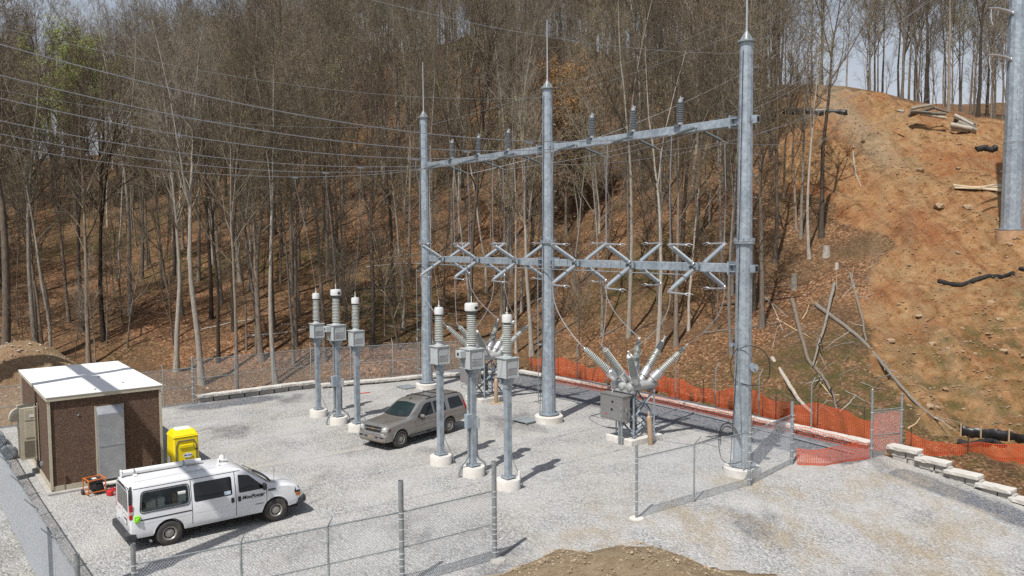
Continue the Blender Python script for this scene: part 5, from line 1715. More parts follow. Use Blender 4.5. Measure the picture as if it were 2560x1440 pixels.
def strip(p0, p1, w):
    p0, p1 = Vector(p0), Vector(p1)
    d = (p1 - p0).normalized()
    n = Vector((-d.y, d.x)) * (w / 2)
    return [tuple(p0 - n), tuple(p1 - n), tuple(p1 + n), tuple(p0 + n)]
def wheel_meshes(r, w, rim, holes, spokes_mat):
    ty = MB().lathe([(rim, -w * .42), (rim + .02, -w * .48), (r - .06, -w * .5), (r - .02, -w * .42), (r, -w * .3), (r, w * .3), (r - .02, w * .42), (r - .06, w * .5), (rim + .02, w * .48), (rim, w * .42)], 32, Matrix.Rotation(R(90), 4, 'X'), cap=False).mesh('tyre', RUBBER, 30)
    # outer face towards -y (local); flipped for the other side
    prof = [(rim + .005, w * .43), (rim - .012, w * .46), (rim - .03, w * .40), (rim - .05, w * .28), (rim * .74, w * .20), (rim * .62, w * .30), (rim * .42, w * .34), (rim * .38, w * .34), (rim * .34, w * .44), (rim * .22, w * .46), (0.0, w * .47)]
    rm = MB().lathe(prof, 28, Matrix.Rotation(R(90), 4, 'X'), cap=False)
    hl = MB()
    for k in range(holes):
        a = 2 * math.pi * k / holes
        c = Vector((math.cos(a) * rim * .70, -w * .235, math.sin(a) * rim * .70))
        hl.lathe([(0.0, w * .07), (rim * .16, w * .07)], 10, Matrix.Translation(c) @ Matrix.Rotation(-a, 4, 'Y') @ Matrix.Rotation(R(90), 4, 'X') @ Matrix.Diagonal((0.75, 1.5, 1, 1)), cap=False)
    nut = MB()
    for k in range(8):
        a = 2 * math.pi * k / 8
        c = Vector((math.cos(a) * rim * .36, 0, math.sin(a) * rim * .36))
        nut.cyl(c + Vector((0, -w * .34, 0)), c + Vector((0, -w * .42, 0)), .017, n=6)
    return ty, rm.mesh('rim', spokes_mat, 30), hl.mesh('rim_openings', DARK, 0), nut.mesh('lug_nuts', CHROME, 30)
def put_wheels(v, meshes, xs_, y, r):
    for x in xs_:
        for sg in (-1, 1):
            M = Matrix.Translation((x, sg * y, r)) @ (Matrix() if sg < 0 else Matrix.Rotation(math.pi, 4, 'Z'))
            wh = link('wheel', meshes[0], v, M)
            for n, me in zip(('rim', 'rim_openings', 'lug_nuts'), meshes[1:]):
                q = link(n, me, wh)
                if n != 'rim': q['kind'] = 'stuff'
def arch_ring(x, y, r, w, sg, m_, v, name='arch_lip', a0=8, a1=172):
    m = MB()
    pts = [(x + r * math.cos(R(a)), sg * y, r * .0 + .40 + r * math.sin(R(a))) for a in range(a0, a1 + 1, 8)]
    m.tube(pts, w, 6)
    return m.build(name, m_, v)

# ------------------------------------------------------------------ white work van
def build_van():
    v = thing('work_van', 'white work van with a white pipe on its roof and dark door lettering', 'van', W(4.46, -20.15), YA + R(90))
    zt = [(-1.13, 1.98), (-1.09, 2.03), (-1.0, 2.065), (-.7, 2.085), (0.5, 2.10), (1.8, 2.09), (2.15, 2.06), (2.33, 2.00), (2.45, 1.93), (3.28, 1.36), (3.36, 1.33), (3.9, 1.24), (4.2, 1.13), (4.36, 1.02), (4.45, 0.90)]
    hw = [(-1.13, .93), (-1.09, .965), (-1.0, .985), (-.6, 1.0), (3.0, 1.0), (3.8, .985), (4.2, .94), (4.36, .89), (4.45, .84)]
    zb = [(-1.13, .42), (-.9, .40), (3.6, .38), (4.2, .42), (4.45, .50)]
    def prof(x):
        t, w, b = interp(x, zt), interp(x, hw), interp(x, zb)
        hood = min(1, max(0, (x - 2.35) / .95))
        belt = min(1.20, t - .10)
        up = (t - belt) / .9
        rw = (w - .185 * min(1, max(.25, up))) if hood < 1 else w - .10
        rw = rw * (1 - hood) + (w - .10) * hood if hood > 0 else rw
        return [(0, b), (w * .80, b), (w * .955, b + .03), (w * .985, b + .10), (w * .995, b + .22), (w, .80 if t > 1.0 else (b + t) / 2), (w * .992, min(1.0, t - .13)), (w * .978, belt),
                (w * .978 + (rw - w * .978) * .33, belt + (t - .13 - belt) * .34), (w * .978 + (rw - w * .978) * .68, belt + (t - .13 - belt) * .68), (rw, max(belt + .005, t - .13)),
                (rw - .025, t - .075), (rw - .075, t - .035), (rw * .72, t - .012), (rw * .36, t), (0, t + .004)]
    st = [-1.13, -1.115, -1.09, -1.05, -1.0, -.8, -.5, -.1, .3, .8, 1.3, 1.8, 2.0, 2.15, 2.25, 2.33, 2.4, 2.45, 2.6, 2.75, 2.9, 3.05, 3.2, 3.28, 3.36, 3.5, 3.7, 3.9, 4.05, 4.2, 4.28, 4.36, 4.41, 4.45]
    raw = loft_body('body', st, prof)
    bv = bvh_of(raw)
    cuts = [MB().cyl((x, -1.3, .40), (x, -.60, .40), .47, n=36) for x in (0, 3.43)] + [MB().cyl((x, .60, .40), (x, 1.3, .40), .47, n=36) for x in (0, 3.43)]
    win_q = rpoly([(-.80, 1.235), (.60, 1.235), (.60, 1.78), (-.72, 1.78)], .10)
    cuts.append(MB().prism(win_q, .45, 1.2, Matrix(((1, 0, 0, 0), (0, 0, -1, 0), (0, 1, 0, 0), (0, 0, 0, 1)))))
    body = link('body', boolean_cut(raw.mesh('body', PAINT_W), cuts, 'body', PAINT_W, 28), v)
    for x in (0, 3.43):
        for sg in (-1, 1):
            arch_ring(x, .982, .472, .018, sg, PAINT_W, v)
    P = lambda nm, poly, fr, off, m, par=v, grid=.14, sm=30: patch(bv, poly, fr, off, grid).build(nm, m, par, sm)
    # cargo bay behind the rear side window
    MB().box((-.1, -.44, 1.5), (1.45, .02, .58)).build('bay_lining', BLACKP, v, 0)
    for x, z, w_, h, d_, m in ((-.5, 1.36, .30, .22, .2, WHITEPL), (-.2, 1.40, .22, .28, .22, WHITEPL), (.03, 1.37, .14, .24, .2, BLACKP), (.2, 1.42, .16, .30, .2, mat('cardboard', (.36, .25, .15), .8)), (.42, 1.45, .26, .34, .22, WHITEPL), (-.15, 1.25, 1.2, .05, .26, WHITEPL), (-.42, 1.47, .16, .1, .2, WHITEPL)):
        MB().box((x, -.80, z + .01), (w_, d_, h)).build('cargo', m, v, 0, bevel=.02)
    sgr = -1                                    # the right flank faces the camera
    P('side_window', rpoly([(-.82, 1.215), (.62, 1.215), (.62, 1.80), (-.74, 1.80)], .11), SIDE(-1), .004, GLASS_C)
    ring_o, ring_i = rpoly([(-.845, 1.19), (.645, 1.19), (.645, 1.825), (-.76, 1.825)], .12), None
    MB().tube([p for p in ([bv.ray_cast(Vector((u, -4, w_)), Vector((0, 1, 0)))[0] + Vector((0, -.003, 0)) for u, w_ in ring_o + ring_o[:1]])], .016, 5).build('window_seal', BLACKP, v)
    for sg in (-1, 1):
        S = SIDE(sg)
        if sg > 0:
            P('side_window', rpoly([(-.82, 1.215), (.62, 1.215), (.62, 1.80), (-.74, 1.80)], .11), S, .006, GLASS_D)
        P('side_window', rpoly([(.78, 1.215), (1.98, 1.215), (1.98, 1.80), (.78, 1.80)], .07), S, .006, GLASS_D)
        P('door_window', rpoly([(2.20, 1.225), (3.06, 1.225), (2.98, 1.34), (2.55, 1.74), (2.26, 1.80), (2.20, 1.80)], .05), S, .006, GLASS_D)
        for a, b_ in (((.70, .48), (.70, 1.93)), ((2.09, .50), (2.09, 1.93)), ((3.12, .72), (3.12, 1.26)), ((-.98, 1.93), (2.3, 1.93))):
            P('panel_gap', strip(a, b_, .02), S, .002, BLACKP, v, .2, 0)
        P('slide_track', strip((-.86, .985), (.68, .985), .035), S, .006, BLACKP, v, .2, 0)
        for x in (1.98, 2.20):
            P('door_handle', rpoly([(x - .05, .95), (x + .05, .95), (x + .05, 1.12), (x - .05, 1.12)], .03), S, .022, BLACKP, v, .2, 0)
        P('body_crease', strip((-.95, .865), (3.0, .865), .012), S, .004, PAINT_W, v, .2, 0)
        MB().box((3.02, sg * 1.08, 1.31), (.12, .18, .22)).build('mirror', BLACKP, v, 0, bevel=.03)
        P('headlamp', rpoly([(4.10, .86), (4.32, .84), (4.34, 1.0), (4.14, 1.05)], .02), S, .012, GLASS_D)
        P('turn_signal', rpoly([(4.16, .73), (4.34, .72), (4.34, .83), (4.14, .85)], .02), S, .012, AMBER)
    # rear
    for sg in (-1, 1):
        P('rear_window', rpoly([(sg * .05, 1.24), (sg * .70, 1.22), (sg * .66, 1.84), (sg * .05, 1.86)], .06), REAR, .008, GLASS_D)
        MB().box((-1.085, sg * .90, 1.26), (.10, .13, .44)).build('tail_lamp', REDL, v, 0, bevel=.015)
        MB().box((-1.088, sg * .90, 1.24), (.107, .137, .09)).build('reversing_lamp', mat('pale_lens', (.6, .45, .42), .3), v, 0)
        MB().tube([(-1.09, sg * .88, 1.48), (-1.085, sg * .86, 1.7), (-1.07, sg * .81, 1.88), (-1.03, sg * .74, 2.0)], [.05, .05, .05, .045], 6).build('black_pillar', BLACKP, v)
    P('rear_header', rpoly([(-.80, 1.885), (.80, 1.885), (.74, 1.99), (-.74, 1.99)], .03), REAR, .006, BLACKP)
    P('panel_gap', strip((0, .55), (0, 1.88), .014), REAR, .002, BLACKP, v, .2, 0)
    P('plate_recess', rpoly([(-.60, .78), (-.22, .78), (-.22, .98), (-.60, .98)], .02), REAR, .004, BLACKP)
    P('licence_plate', [(-.55, .81), (-.27, .81), (-.27, .93), (-.55, .93)], REAR, .012, WHITEPL, v, .3, 0)
    for z, us_ in ((1.08, (.75, .5, .36, -.08 - .1, -.45, -.70)), (.60, (.72, .45, .30, -.1, -.5))):
        for u in us_:
            P('reflective_tape', [(u - .05, z - .018), (u + .05, z - .018), (u + .05, z + .018), (u - .05, z + .018)], REAR, .004, REDP, v, .3, 0)
    for u, z, w_ in ((-.68, .68, .14), (.55, .72, .18)):
        P('badge', [(u - w_ / 2, z - .016), (u + w_ / 2, z - .016), (u + w_ / 2, z + .016), (u - w_ / 2, z + .016)], REAR, .004, GREYP, v, .3, 0)
    MB().box((-1.17, 0, .50), (.20, 1.86, .22)).box((-1.10, -.93, .50), (.32, .10, .22)).box((-1.10, .93, .50), (.32, .10, .22)).build('rear_bumper', GREYP, v, 0, bevel=.03)
    MB().box((-1.2, 0, .615), (.12, 1.2, .012)).build('step_pad', BLACKP, v, 0)
    MB().box((4.47, 0, .55), (.20, 1.72, .26)).box((4.30, -.86, .55), (.34, .12, .25)).box((4.30, .86, .55), (.34, .12, .25)).build('front_bumper', GREYP, v, 0, bevel=.05)
    P('grille', rpoly([(-.6, .78), (.6, .78), (.6, .98), (-.6, .98)], .03), FRONT, .006, BLACKP)
    # windscreen
    P('windscreen', rpoly([(2.47, -.70), (3.22, -.86), (3.26, -.4), (3.27, 0), (3.26, .4), (3.22, .86), (2.47, .70)], .06), TOPV, .006, GLASS_D)
    MB().tube([(3.30, -.82, 1.385), (3.35, -.4, 1.39), (3.36, 0, 1.395), (3.35, .4, 1.39), (3.30, .82, 1.385)], .03, 6).build('cowl', BLACKP, v)
    for y in (-.35, .3):
        MB().tube([(3.3, y, 1.42), (3.05, y + .1, 1.575), (2.8, y + .18, 1.735)], .012, 5).build('wiper', BLACKP, v)
    P('fuel_flap', rpoly([(-.62, .92), (-.50, .92), (-.50, 1.04), (-.62, 1.04)], .02), SIDE(1), .003, WHITE)
    # roof load and fittings
    pp = MB().cyl((-1.05, .33, 2.20), (1.35, .25, 2.20), .085, n=18).build('roof_pipe', WHITEPL, v)
    for x in (-.7, .8):
        MB().lathe([(.098, -.02), (.098, .02)], 16, Matrix.Translation((x, .31 - (x + .7) * .033, 2.20)) @ Matrix.Rotation(R(90), 4, 'Y')).build('strap', GALV_POST, pp)
        MB().box((x, .3, 2.115), (.1, .5, .04)).build('roof_bar', WHITE, v, 0)
    MB().box((-1.07, .33, 2.20), (.05, .21, .2)).build('pipe_cap', WHITEPL, pp, 0, bevel=.02)
    MB().box((2.02, .12, 2.13), (.28, .22, .06)).lathe([(.10, 0), (.085, .10), (.05, .14), (0, .145)], 14, Matrix.Translation((2.02, .14, 2.15)), cap=False).build('beacon', WHITEPL, v)
    MB().lathe([(.07, 0), (.06, .03), (0, .04)], 14, Matrix.Translation((1.75, -.35, 2.10)), cap=False).build('antenna_dome', WHITEPL, v)
    MB().tube([(1.9, 0, 2.1), (1.9, 0, 2.19)], .01, 5).build('antenna_stub', BLACKP, v)
    MB().tube([(3.42, -.80, 1.27), (3.45, -.81, 1.55), (3.45, -.81, 1.80)], .006, 4).build('whip_antenna', BLACKP, v)
    for y in (-.5, .5):
        P('roof_rib', strip((-.9, y), (1.6, y), .05), TOPV, .008, PAINT_W, v, .3, 0)
    MB().box((-.93, -1.02, 1.05), (.17, .06, .20)).box((-.93, -1.055, 1.04), (.09, .05, .10)).build('lime_socket', LIME, v, 0, bevel=.015)
    MB().cyl((-.55, -.82, .27), (-.55, -.98, .27), .035, n=10).build('exhaust', STEELW, v)
    MB().box((1.7, 0, .36), (5.2, 1.5, .12)).build('underbody', DARK, v, 0)
    # writing on the door
    MS = lambda x, z: Matrix.Translation((x, -1.001, z)) @ Matrix(((1, 0, 0, 0), (0, 0, -1, 0), (0, 1, 0, 0), (0, 0, 0, 1)))
    letters('MonPower', .165, BLACKINK, MS(2.66, 1.04), v, 'door_lettering', .25, .003, .004)
    MB().add([(2.60, -1.006, .958), (3.0, -1.006, .968), (3.0, -1.006, .976), (2.60, -1.006, .964)], [(0, 1, 2, 3)]).build('door_underline', BLACKINK, v, 0)
    letters('102284', .095, BLACKINK, Matrix.Translation((0, .006, 0)) @ MS(3.30, 1.13), v, 'fleet_number', 0, .003, .004)
    P('door_badge', strip((2.72, .74), (3.0, .74), .022), SIDE(-1), .006, GREYP, v, .3, 0)
    P('door_notice', [(2.26, 1.08), (2.33, 1.08), (2.33, 1.15), (2.26, 1.15)], SIDE(-1), .004, WHITEPL, v, .3, 0)
    P('window_notice', [(1.72, 1.25), (1.93, 1.25), (1.93, 1.36), (1.72, 1.36)], SIDE(-1), .010, mat('pale_blue_sticker', (.45, .55, .62), .5), v, .3, 0)
    put_wheels(v, wheel_meshes(.39, .25, .215, 8, STEELW), (0, 3.43), .875, .39)
    return v
build_van()

# ------------------------------------------------------------------ silver SUV
def build_suv():
    a, b_ = gp(1003, 1118), gp(1121.5, 1083)
    hd = (Vector((a.x, a.y)) - Vector((b_.x, b_.y))).normalized()
    rz = math.atan2(hd.y, hd.x)
    right = Vector((hd.y, -hd.x))
    org = Vector((b_.x, b_.y)) + right * 0.90
    v = thing('parked_suv', 'dusty silver-beige SUV with roof rack parked between two rows of columns', 'suv', (org.x, org.y, 0), rz)
    zt = [(-1.38, 1.0), (-1.36, 1.30), (-1.30, 1.60), (-1.20, 1.80), (-1.08, 1.87), (-.8, 1.905), (0, 1.93), (1.0, 1.925), (1.5, 1.90), (1.78, 1.85), (1.92, 1.79), (2.72, 1.27), (2.80, 1.245), (3.2, 1.215), (3.7, 1.175), (3.98, 1.13), (4.08, 1.07), (4.11, 1.00), (4.12, .80), (4.19, .765), (4.24, .70)]
    hw = [(-1.38, .90), (-1.36, .93), (-1.28, .965), (-1.0, .99), (-.4, 1.0), (3.0, 1.0), (3.6, .985), (3.95, .955), (4.08, .92), (4.11, .90), (4.12, .90), (4.19, .88), (4.24, .82)]
    zb = [(-1.38, .58), (-1.2, .50), (-.6, .42), (2.8, .40), (3.6, .38), (4.0, .34), (4.19, .35), (4.24, .42)]
    def prof(x):
        t, w, b = interp(x, zt), interp(x, hw), interp(x, zb)
        hood = min(1, max(0, (x - 1.85) / .88))
        belt = min(1.17, t - .09)
        up = min(1, max(0, (t - belt) / .75))
        rw = w - .06 - .20 * up
        rw = rw * (1 - hood) + (w - .13) * hood
        return [(0, b), (w * .80, b), (w * .94, b + .03), (w * .97, b + .10), (w * .985, b + .20), (w * 1.0, min(.78, (b + t) / 2 + .05)), (w * .997, min(.95, t - .13)), (w * .978, min(1.10, t - .11)), (w * .955, belt),
                (w * .955 + (rw - w * .955) * .33, belt + (t - .12 - belt) * .34), (w * .955 + (rw - w * .955) * .68, belt + (t - .12 - belt) * .68), (rw, max(belt + .004, t - .12)),
                (rw - .025, t - .07), (rw - .08, t - .03), (rw * .7, t - .008), (rw * .35, t + .004), (0, t + .008)]
    st = [-1.38, -1.37, -1.36, -1.33, -1.30, -1.25, -1.20, -1.08, -.95, -.8, -.4, 0, .5, 1.0, 1.3, 1.5, 1.65, 1.78, 1.86, 1.92, 2.1, 2.3, 2.5, 2.65, 2.72, 2.80, 3.0, 3.2, 3.45, 3.7, 3.85, 3.98, 4.04, 4.08, 4.11, 4.12, 4.16, 4.19, 4.22, 4.24]
    raw = loft_body('body', st, prof)
    bv = bvh_of(raw)
    cuts = [MB().cyl((x, -1.3, .42), (x, -.60, .42), .48, n=36) for x in (0, 3.30)] + [MB().cyl((x, .60, .42), (x, 1.3, .42), .48, n=36) for x in (0, 3.30)]
    body = link('body', boolean_cut(raw.mesh('body', PAINT_S), cuts, 'body', PAINT_S, 28), v)
    P = lambda nm, poly, fr, off, m, par=v, grid=.12, sm=30: patch(bv, poly, fr, off, grid).build(nm, m, par, sm)
    for x in (0, 3.30):
        for sg in (-1, 1):
            arch_ring(x, .975, .482, .020, sg, PAINT_S, v, a0=12, a1=168)
    for sg in (-1, 1):
        S = SIDE(sg)
        P('quarter_window', rpoly([(-1.10, 1.22), (-.08, 1.20), (-.08, 1.72), (-.92, 1.72)], .07), S, .006, GLASS_D)
        P('rear_door_window', rpoly([(.18, 1.20), (.98, 1.19), (.98, 1.74), (.20, 1.74)], .06), S, .006, GLASS_D)
        P('front_door_window', rpoly([(1.10, 1.19), (2.20, 1.18), (2.12, 1.26), (1.62, 1.66), (1.40, 1.74), (1.10, 1.745)], .05), S, .006, GLASS_D)
        for p0, p1 in (((1.04, .46), (1.04, 1.82)), ((2.34, .56), (2.38, 1.16)), ((.10, 1.14), (.10, 1.82)), ((.48, .80), (.20, 1.12))):
            P('panel_gap', strip(p0, p1, .014), S, .002, BLACKP, v, .2, 0)
        P('side_moulding', strip((.55, .79), (2.30, .79), .05), S, .014, PAINT_S, v, .2, 0)
        P('rocker_dust', strip((.55, .52), (2.75, .50), .16), S, .003, DUSTY, v, .2, 0)
        for x in (.62, 1.48):
            P('door_handle', rpoly([(x - .11, 1.03), (x + .11, 1.03), (x + .11, 1.065), (x - .11, 1.065)], .015), S, .03, PAINT_S, v, .2, 0)
        MB().box((2.02, sg * 1.11, 1.25), (.15, .24, .17)).build('mirror', PAINT_S, v, 0, bevel=.04)
        MB().box((2.02, sg * 1.10, 1.145), (.12, .22, .06)).build('mirror_base', BLACKP, v, 0)
        MB().tube([(.60, sg * .99, .41), (2.70, sg * .99, .41)], .05, 8).build('running_board', GREYP, v)
        MB().tube([(1.35, sg * .655, 1.87), (1.2, sg * .665, 1.905), (-.85, sg * .665, 1.89), (-1.0, sg * .655, 1.84)], .022, 6).build('roof_rail', BLACKP, v)
        P('tail_lamp', rpoly([(-1.335, 1.00), (-1.20, 1.0), (-1.13, 1.42), (-1.27, 1.45)], .02), S, .012, REDL, v, .08)
        P('tail_lamp_back', rpoly([(sg * .78, 1.0), (sg * .90, 1.0), (sg * .84, 1.42), (sg * .74, 1.42)], .02), REAR, .012, REDL, v, .08)
        P('headlamp', rpoly([(sg * .57, .83), (sg * .88, .84), (sg * .87, 1.03), (sg * .59, 1.03)], .03), FRONT, .014, LAMP, v, .08)
        P('headlamp_side', rpoly([(3.93, .86), (4.09, .84), (4.09, .99), (3.90, 1.0)], .02), S, .010, mat('smoked_marker', (.10, .05, .035), .2), v, .08)
        P('headlamp_bulb', ellipse(.05, .05, 12) and [(sg * .74 + u, .98 + z) for u, z in ellipse(.055, .045, 12)], FRONT, .020, WHITEPL, v, .2)
        P('fog_lamp', rpoly([(sg * .60, .55), (sg * .76, .55), (sg * .76, .63), (sg * .60, .63)], .02), FRONT, .008, DARK, v, .08)
        P('tow_slot', rpoly([(sg * .27, .53), (sg * .39, .53), (sg * .37, .60), (sg * .29, .60)], .01), FRONT, .008, DARK, v, .08)
    for x in (.15, .95):
        MB().box((x, 0, 1.952), (.06, 1.26, .022)).build('rack_bar', BLACKP, v, 0)
    P('windscreen', rpoly([(1.96, -.62), (2.62, -.80), (2.70, -.4), (2.72, 0), (2.70, .4), (2.62, .80), (1.96, .62), (1.925, 0)], .05), TOPV, .006, GLASS_T)
    P('grille_upper', rpoly([(-.52, .955), (.52, .955), (.54, 1.035), (-.54, 1.035)], .015), FRONT, .008, DARK, v, .1)
    P('grille_lower', rpoly([(-.48, .79), (.48, .79), (.50, .90), (-.50, .90)], .015), FRONT, .008, DARK, v, .1)
    P('grille_bar', rpoly([(-.54, .905), (.54, .905), (.54, .95), (-.54, .95)], .01), FRONT, .022, PAINT_S, v, .1)
    gold = mat('gold_emblem', (.50, .36, .10), .35, .6)
    P('emblem', [(-.11, .915), (-.04, .915), (-.03, .895), (.05, .895), (.04, .915), (.12, .915), (.11, .945), (.04, .945), (.035, .965), (-.045, .965), (-.035, .945), (-.12, .945)], FRONT, .03, gold, v, .3, 0)
    P('bumper_crease', strip((-.82, .74), (.82, .74), .03), FRONT, .02, PAINT_S, v, .1, 0)
    P('plate_panel', rpoly([(-.2, .52), (.2, .52), (.2, .62), (-.2, .62)], .01), FRONT, .008, DUSTY, v, .1, 0)
    P('air_dam', rpoly([(-.8, .37), (.8, .37), (.78, .43), (-.78, .43)], .02), FRONT, .006, DUSTY, v, .1)
    MB().tube([(2.66, -.74, 1.335), (2.74, -.4, 1.305), (2.76, 0, 1.30), (2.74, .4, 1.305), (2.66, .74, 1.335)], .028, 6).build('cowl', BLACKP, v)
    MB().add([(1.62, -.012, 1.88), (1.80, -.012, 1.855), (1.62, -.004, 1.955), (1.62, .012, 1.88), (1.80, .012, 1.855), (1.62, .004, 1.955)], [(0, 1, 2), (5, 4, 3), (0, 3, 4, 1), (1, 4, 5, 2), (2, 5, 3, 0)]).build('antenna_fin', BLACKP, v, 0)
    MB().tube([(2.35, .45, 1.56), (2.42, .37, 1.55), (2.46, .3, 1.49)], .008, 4).build('wiper', BLACKP, v)
    for y in (-.42, .42):
        P('hood_crease', strip((2.9, y), (3.9, y * .9), .03), TOPV, .006, PAINT_S, v, .2, 0)
    MB().box((1.6, 0, .42), (5.0, 1.5, .12)).build('underbody', DARK, v, 0)
    P('rear_glass', rpoly([(-.66, 1.22), (.66, 1.22), (.60, 1.68), (-.60, 1.68)], .06), REAR, .008, GLASS_D)
    MB().box((-1.42, 0, .66), (.14, 1.7, .22)).build('rear_bumper', PAINT_S, v, 0, bevel=.04)
    ms = wheel_meshes(.40, .255, .225, 8, STEELW)
    put_wheels(v, ms, (0, 3.30), .87, .40)
    return v
build_suv()

# ================================================================== fences
def chain_mesh(P, h, name, parent, z0=0.04, pitch=0.0707, r=0.0026, M=None):
    """diamond wire between base points P (local polyline), height h"""
    m = MB()
    for a, b in zip(P[:-1], P[1:]):
        a, b = Vector(a), Vector(b)
        d = b - a
        L0 = math.hypot(d.x, d.y)
        u = Vector((d.x / L0, d.y / L0, 0))
        sl = d.z / L0
        nrm = Vector((-u.y, u.x, 0)) * 0.004
        def at_(x, z):
            return a + u * x + Vector((0, 0, z0 + z + sl * x))
        hh = h - z0
        n = int((L0 + hh) / pitch)
        for k in range(-int(hh / pitch) - 1, int(L0 / pitch) + 1):
            x = k * pitch
            xa, xb = max(0, x), min(L0, x + hh)
            if xb - xa > 0.02:
                m.tube([at_(xa, xa - x) + nrm, at_(xb, xb - x) + nrm], r, 3, False)
                m.tube([at_(xa, hh - (xa - x)) - nrm, at_(xb, hh - (xb - x)) - nrm], r, 3, False)
    o = m.build(name, WIRE_M, parent, 60)
    return tag(o, kind='stuff')
def tube_post(parent, p, h, r, m=GALV_POST, bands=(), arm=None, name='post', cap=True, depth=0.3):
    p = Vector(p)
    mb = MB().lathe([(r, -depth), (r, h)] + ([(r * .9, h), (r * .9, h - .12)] if not cap else [(r * .6, h + .03), (0, h + .035)]), 14, Matrix.Translation(p), cap=False)
    o = mb.build(name, m, parent, 30)
    for z in bands:
        MB().lathe([(r + .001, -.016), (r + .008, -.014), (r + .008, .014), (r + .001, .016)], 14, Matrix.Translation(p + Vector((0, 0, z))), cap=False).box(p + Vector((r + .02, 0, z)), (.045, .012, .028)).build('band', WIRE_M, o, 30)
    if arm is not None:
        MB().tube([p + Vector((0, 0, h - .02)), p + Vector((arm[0], arm[1], h + arm[2]))], [.02, .012], 6).build('wire_arm', m, o, 30)
    return o
def fence(name, label, base, h, posts, rails=(1.0,), group='chain-link fences', r_post=0.038, mesh=True, pitch=.0707, wr=.0026):
    """base: world points along the fence; posts: (point, height, radius, bands, arm, open top)"""
    t = thing(name, label, 'fence', base[0], 0.0, group)
    o = Vector(base[0])
    loc = [Vector(p) - o for p in base]
    for p, ph, pr, bands, arm, op in posts:
        tube_post(t, Vector(p) - o, ph, pr, GALV_POST, bands, arm, cap=not op)
    for f in rails:
        for a, b in zip(loc[:-1], loc[1:]):
            q = MB().tube([a + Vector((0, 0, h * f - (.02 if f == 1 else 0))), b + Vector((0, 0, h * f - (.02 if f == 1 else 0)))], .021 if f == 1 else .018, 8)
            q.build('rail', GALV_POST, t, 30)
    if mesh:
        chain_mesh(loc, h, 'wire_mesh', t, pitch=pitch, r=wr)
    return t
BN = (0.25, .6, .95, 1.3, 1.62, 1.92, 2.08)
A8 = E2 * -0.0
def arm_out(v): return (v.x * .3, v.y * .3, .33)
# near fence left of the drive gate
b0, b1, b2 = W(11.85, -22.55), W(12.62, -15.95), W(12.72, -12.87)
fence('chain_link_fence', 'chain-link fence panel row in front of the white van, ending at the open gateway', [b0, b1, b2], 2.12,
      [(b0, 2.6, .057, BN, None, True), (b1, 2.98, .072, BN + (.4, .8), None, True), (b2, 2.98, .072, BN + (.4, .8, 1.1), None, True),
       (b0.lerp(b1, .36), 2.1, .03, (), arm_out(E1), False), (b0.lerp(b1, .69), 2.1, .03, (), arm_out(E1), False)], rails=(1.0, .52), wr=.0042, pitch=.08)
c0 = W(11.75, -23.68)
fence('chain_link_fence', 'chain-link side fence running along the control house with slanted wire arms', [c0, W(-2, -23.95), W(-17, -24.05)], 2.12,
      [(c0, 2.6, .057, BN, None, True)] + [(W(11.75 - 2.9 * k, -23.68 - .013 * k * 2.9), 2.1, .03, (), arm_out(-E2), False) for k in range(1, 10)] , rails=(1.0, .03), wr=.0046)
# back fence
k0, k1 = W(-16.55, -24.0), W(-16.55, -13.15)
fence('chain_link_fence', 'back chain-link fence behind the control house, left of the corner post', [k0, k1], 2.15,
      [(k1, 2.75, .057, BN, None, False)] + [(k0.lerp(k1, f), 2.15, .03, (), arm_out(-E1), False) for f in (.05, .32, .6, .85)], rails=(1.0, .5, .04))
q0, q1, q2, q3, q4 = W(-17.15, -13.0, .25), W(-17.15, -5.6, .25), W(-16.3, -2.0, .2), W(-15.5, 1.4, .2), W(-12.9, 7.2, .2)
pl = [q0.lerp(q1, f) for f in (.34, .66)] + [q1, q1.lerp(q2, .7), q2.lerp(q3, .5), q3, q3.lerp(q4, .5), q4]
fence('chain_link_fence', 'back chain-link fence on the block wall, right of the corner post', [q0, q1, q2, q3, q4], 2.25,
      [(p, 2.3, .033, (), (-.12, .25, .32), False) for p in pl], rails=(1.0, .5, .03))
# panel right of the gateway
f1, f2, f3 = W(12.92, -7.05), W(13.1, -1.05), W(12.45, 2.75)
fence('chain_link_fence', 'chain-link fence panels in front of the pole with cable loops', [f1, f2, f3], 2.12,
      [(f1, 2.55, .045, BN, None, False), (f2, 2.72, .07, BN, None, True), (f3, 2.66, .07, BN, None, True), (f1.lerp(f2, .48), 2.12, .03, (), arm_out(E1), False)], rails=(1.0,), wr=.0030, pitch=.08)
tag(MB().lathe([(.26, -.1), (.25, .03), (0, .05)], 12, cap=False).build('post_footing', CONC), 'small round concrete footing at the end post of the gateway', 'footing').location = f1
tag(MB().lathe([(.30, -.1), (.22, .05), (0, .08)], 9, cap=False).build('post_footing', CONC_G), 'rough concrete footing of the gateway post before the instrument columns', 'footing').location = b2 + Vector((.1, -.05, 0))
# narrow gate frame at the end of the wall
g0, g1 = gp(2178, 1143), gp(2252, 1134)
fence('narrow_gate', 'tall narrow chain-link gate frame at the end of the block wall', [g0, g1], 2.05, [(g0, 2.95, .05, (.4, 1.2, 1.95), None, False), (g1, 2.65, .05, (.4, 1.2, 1.95), None, False)], rails=(1.0, .46), group='gate frames')
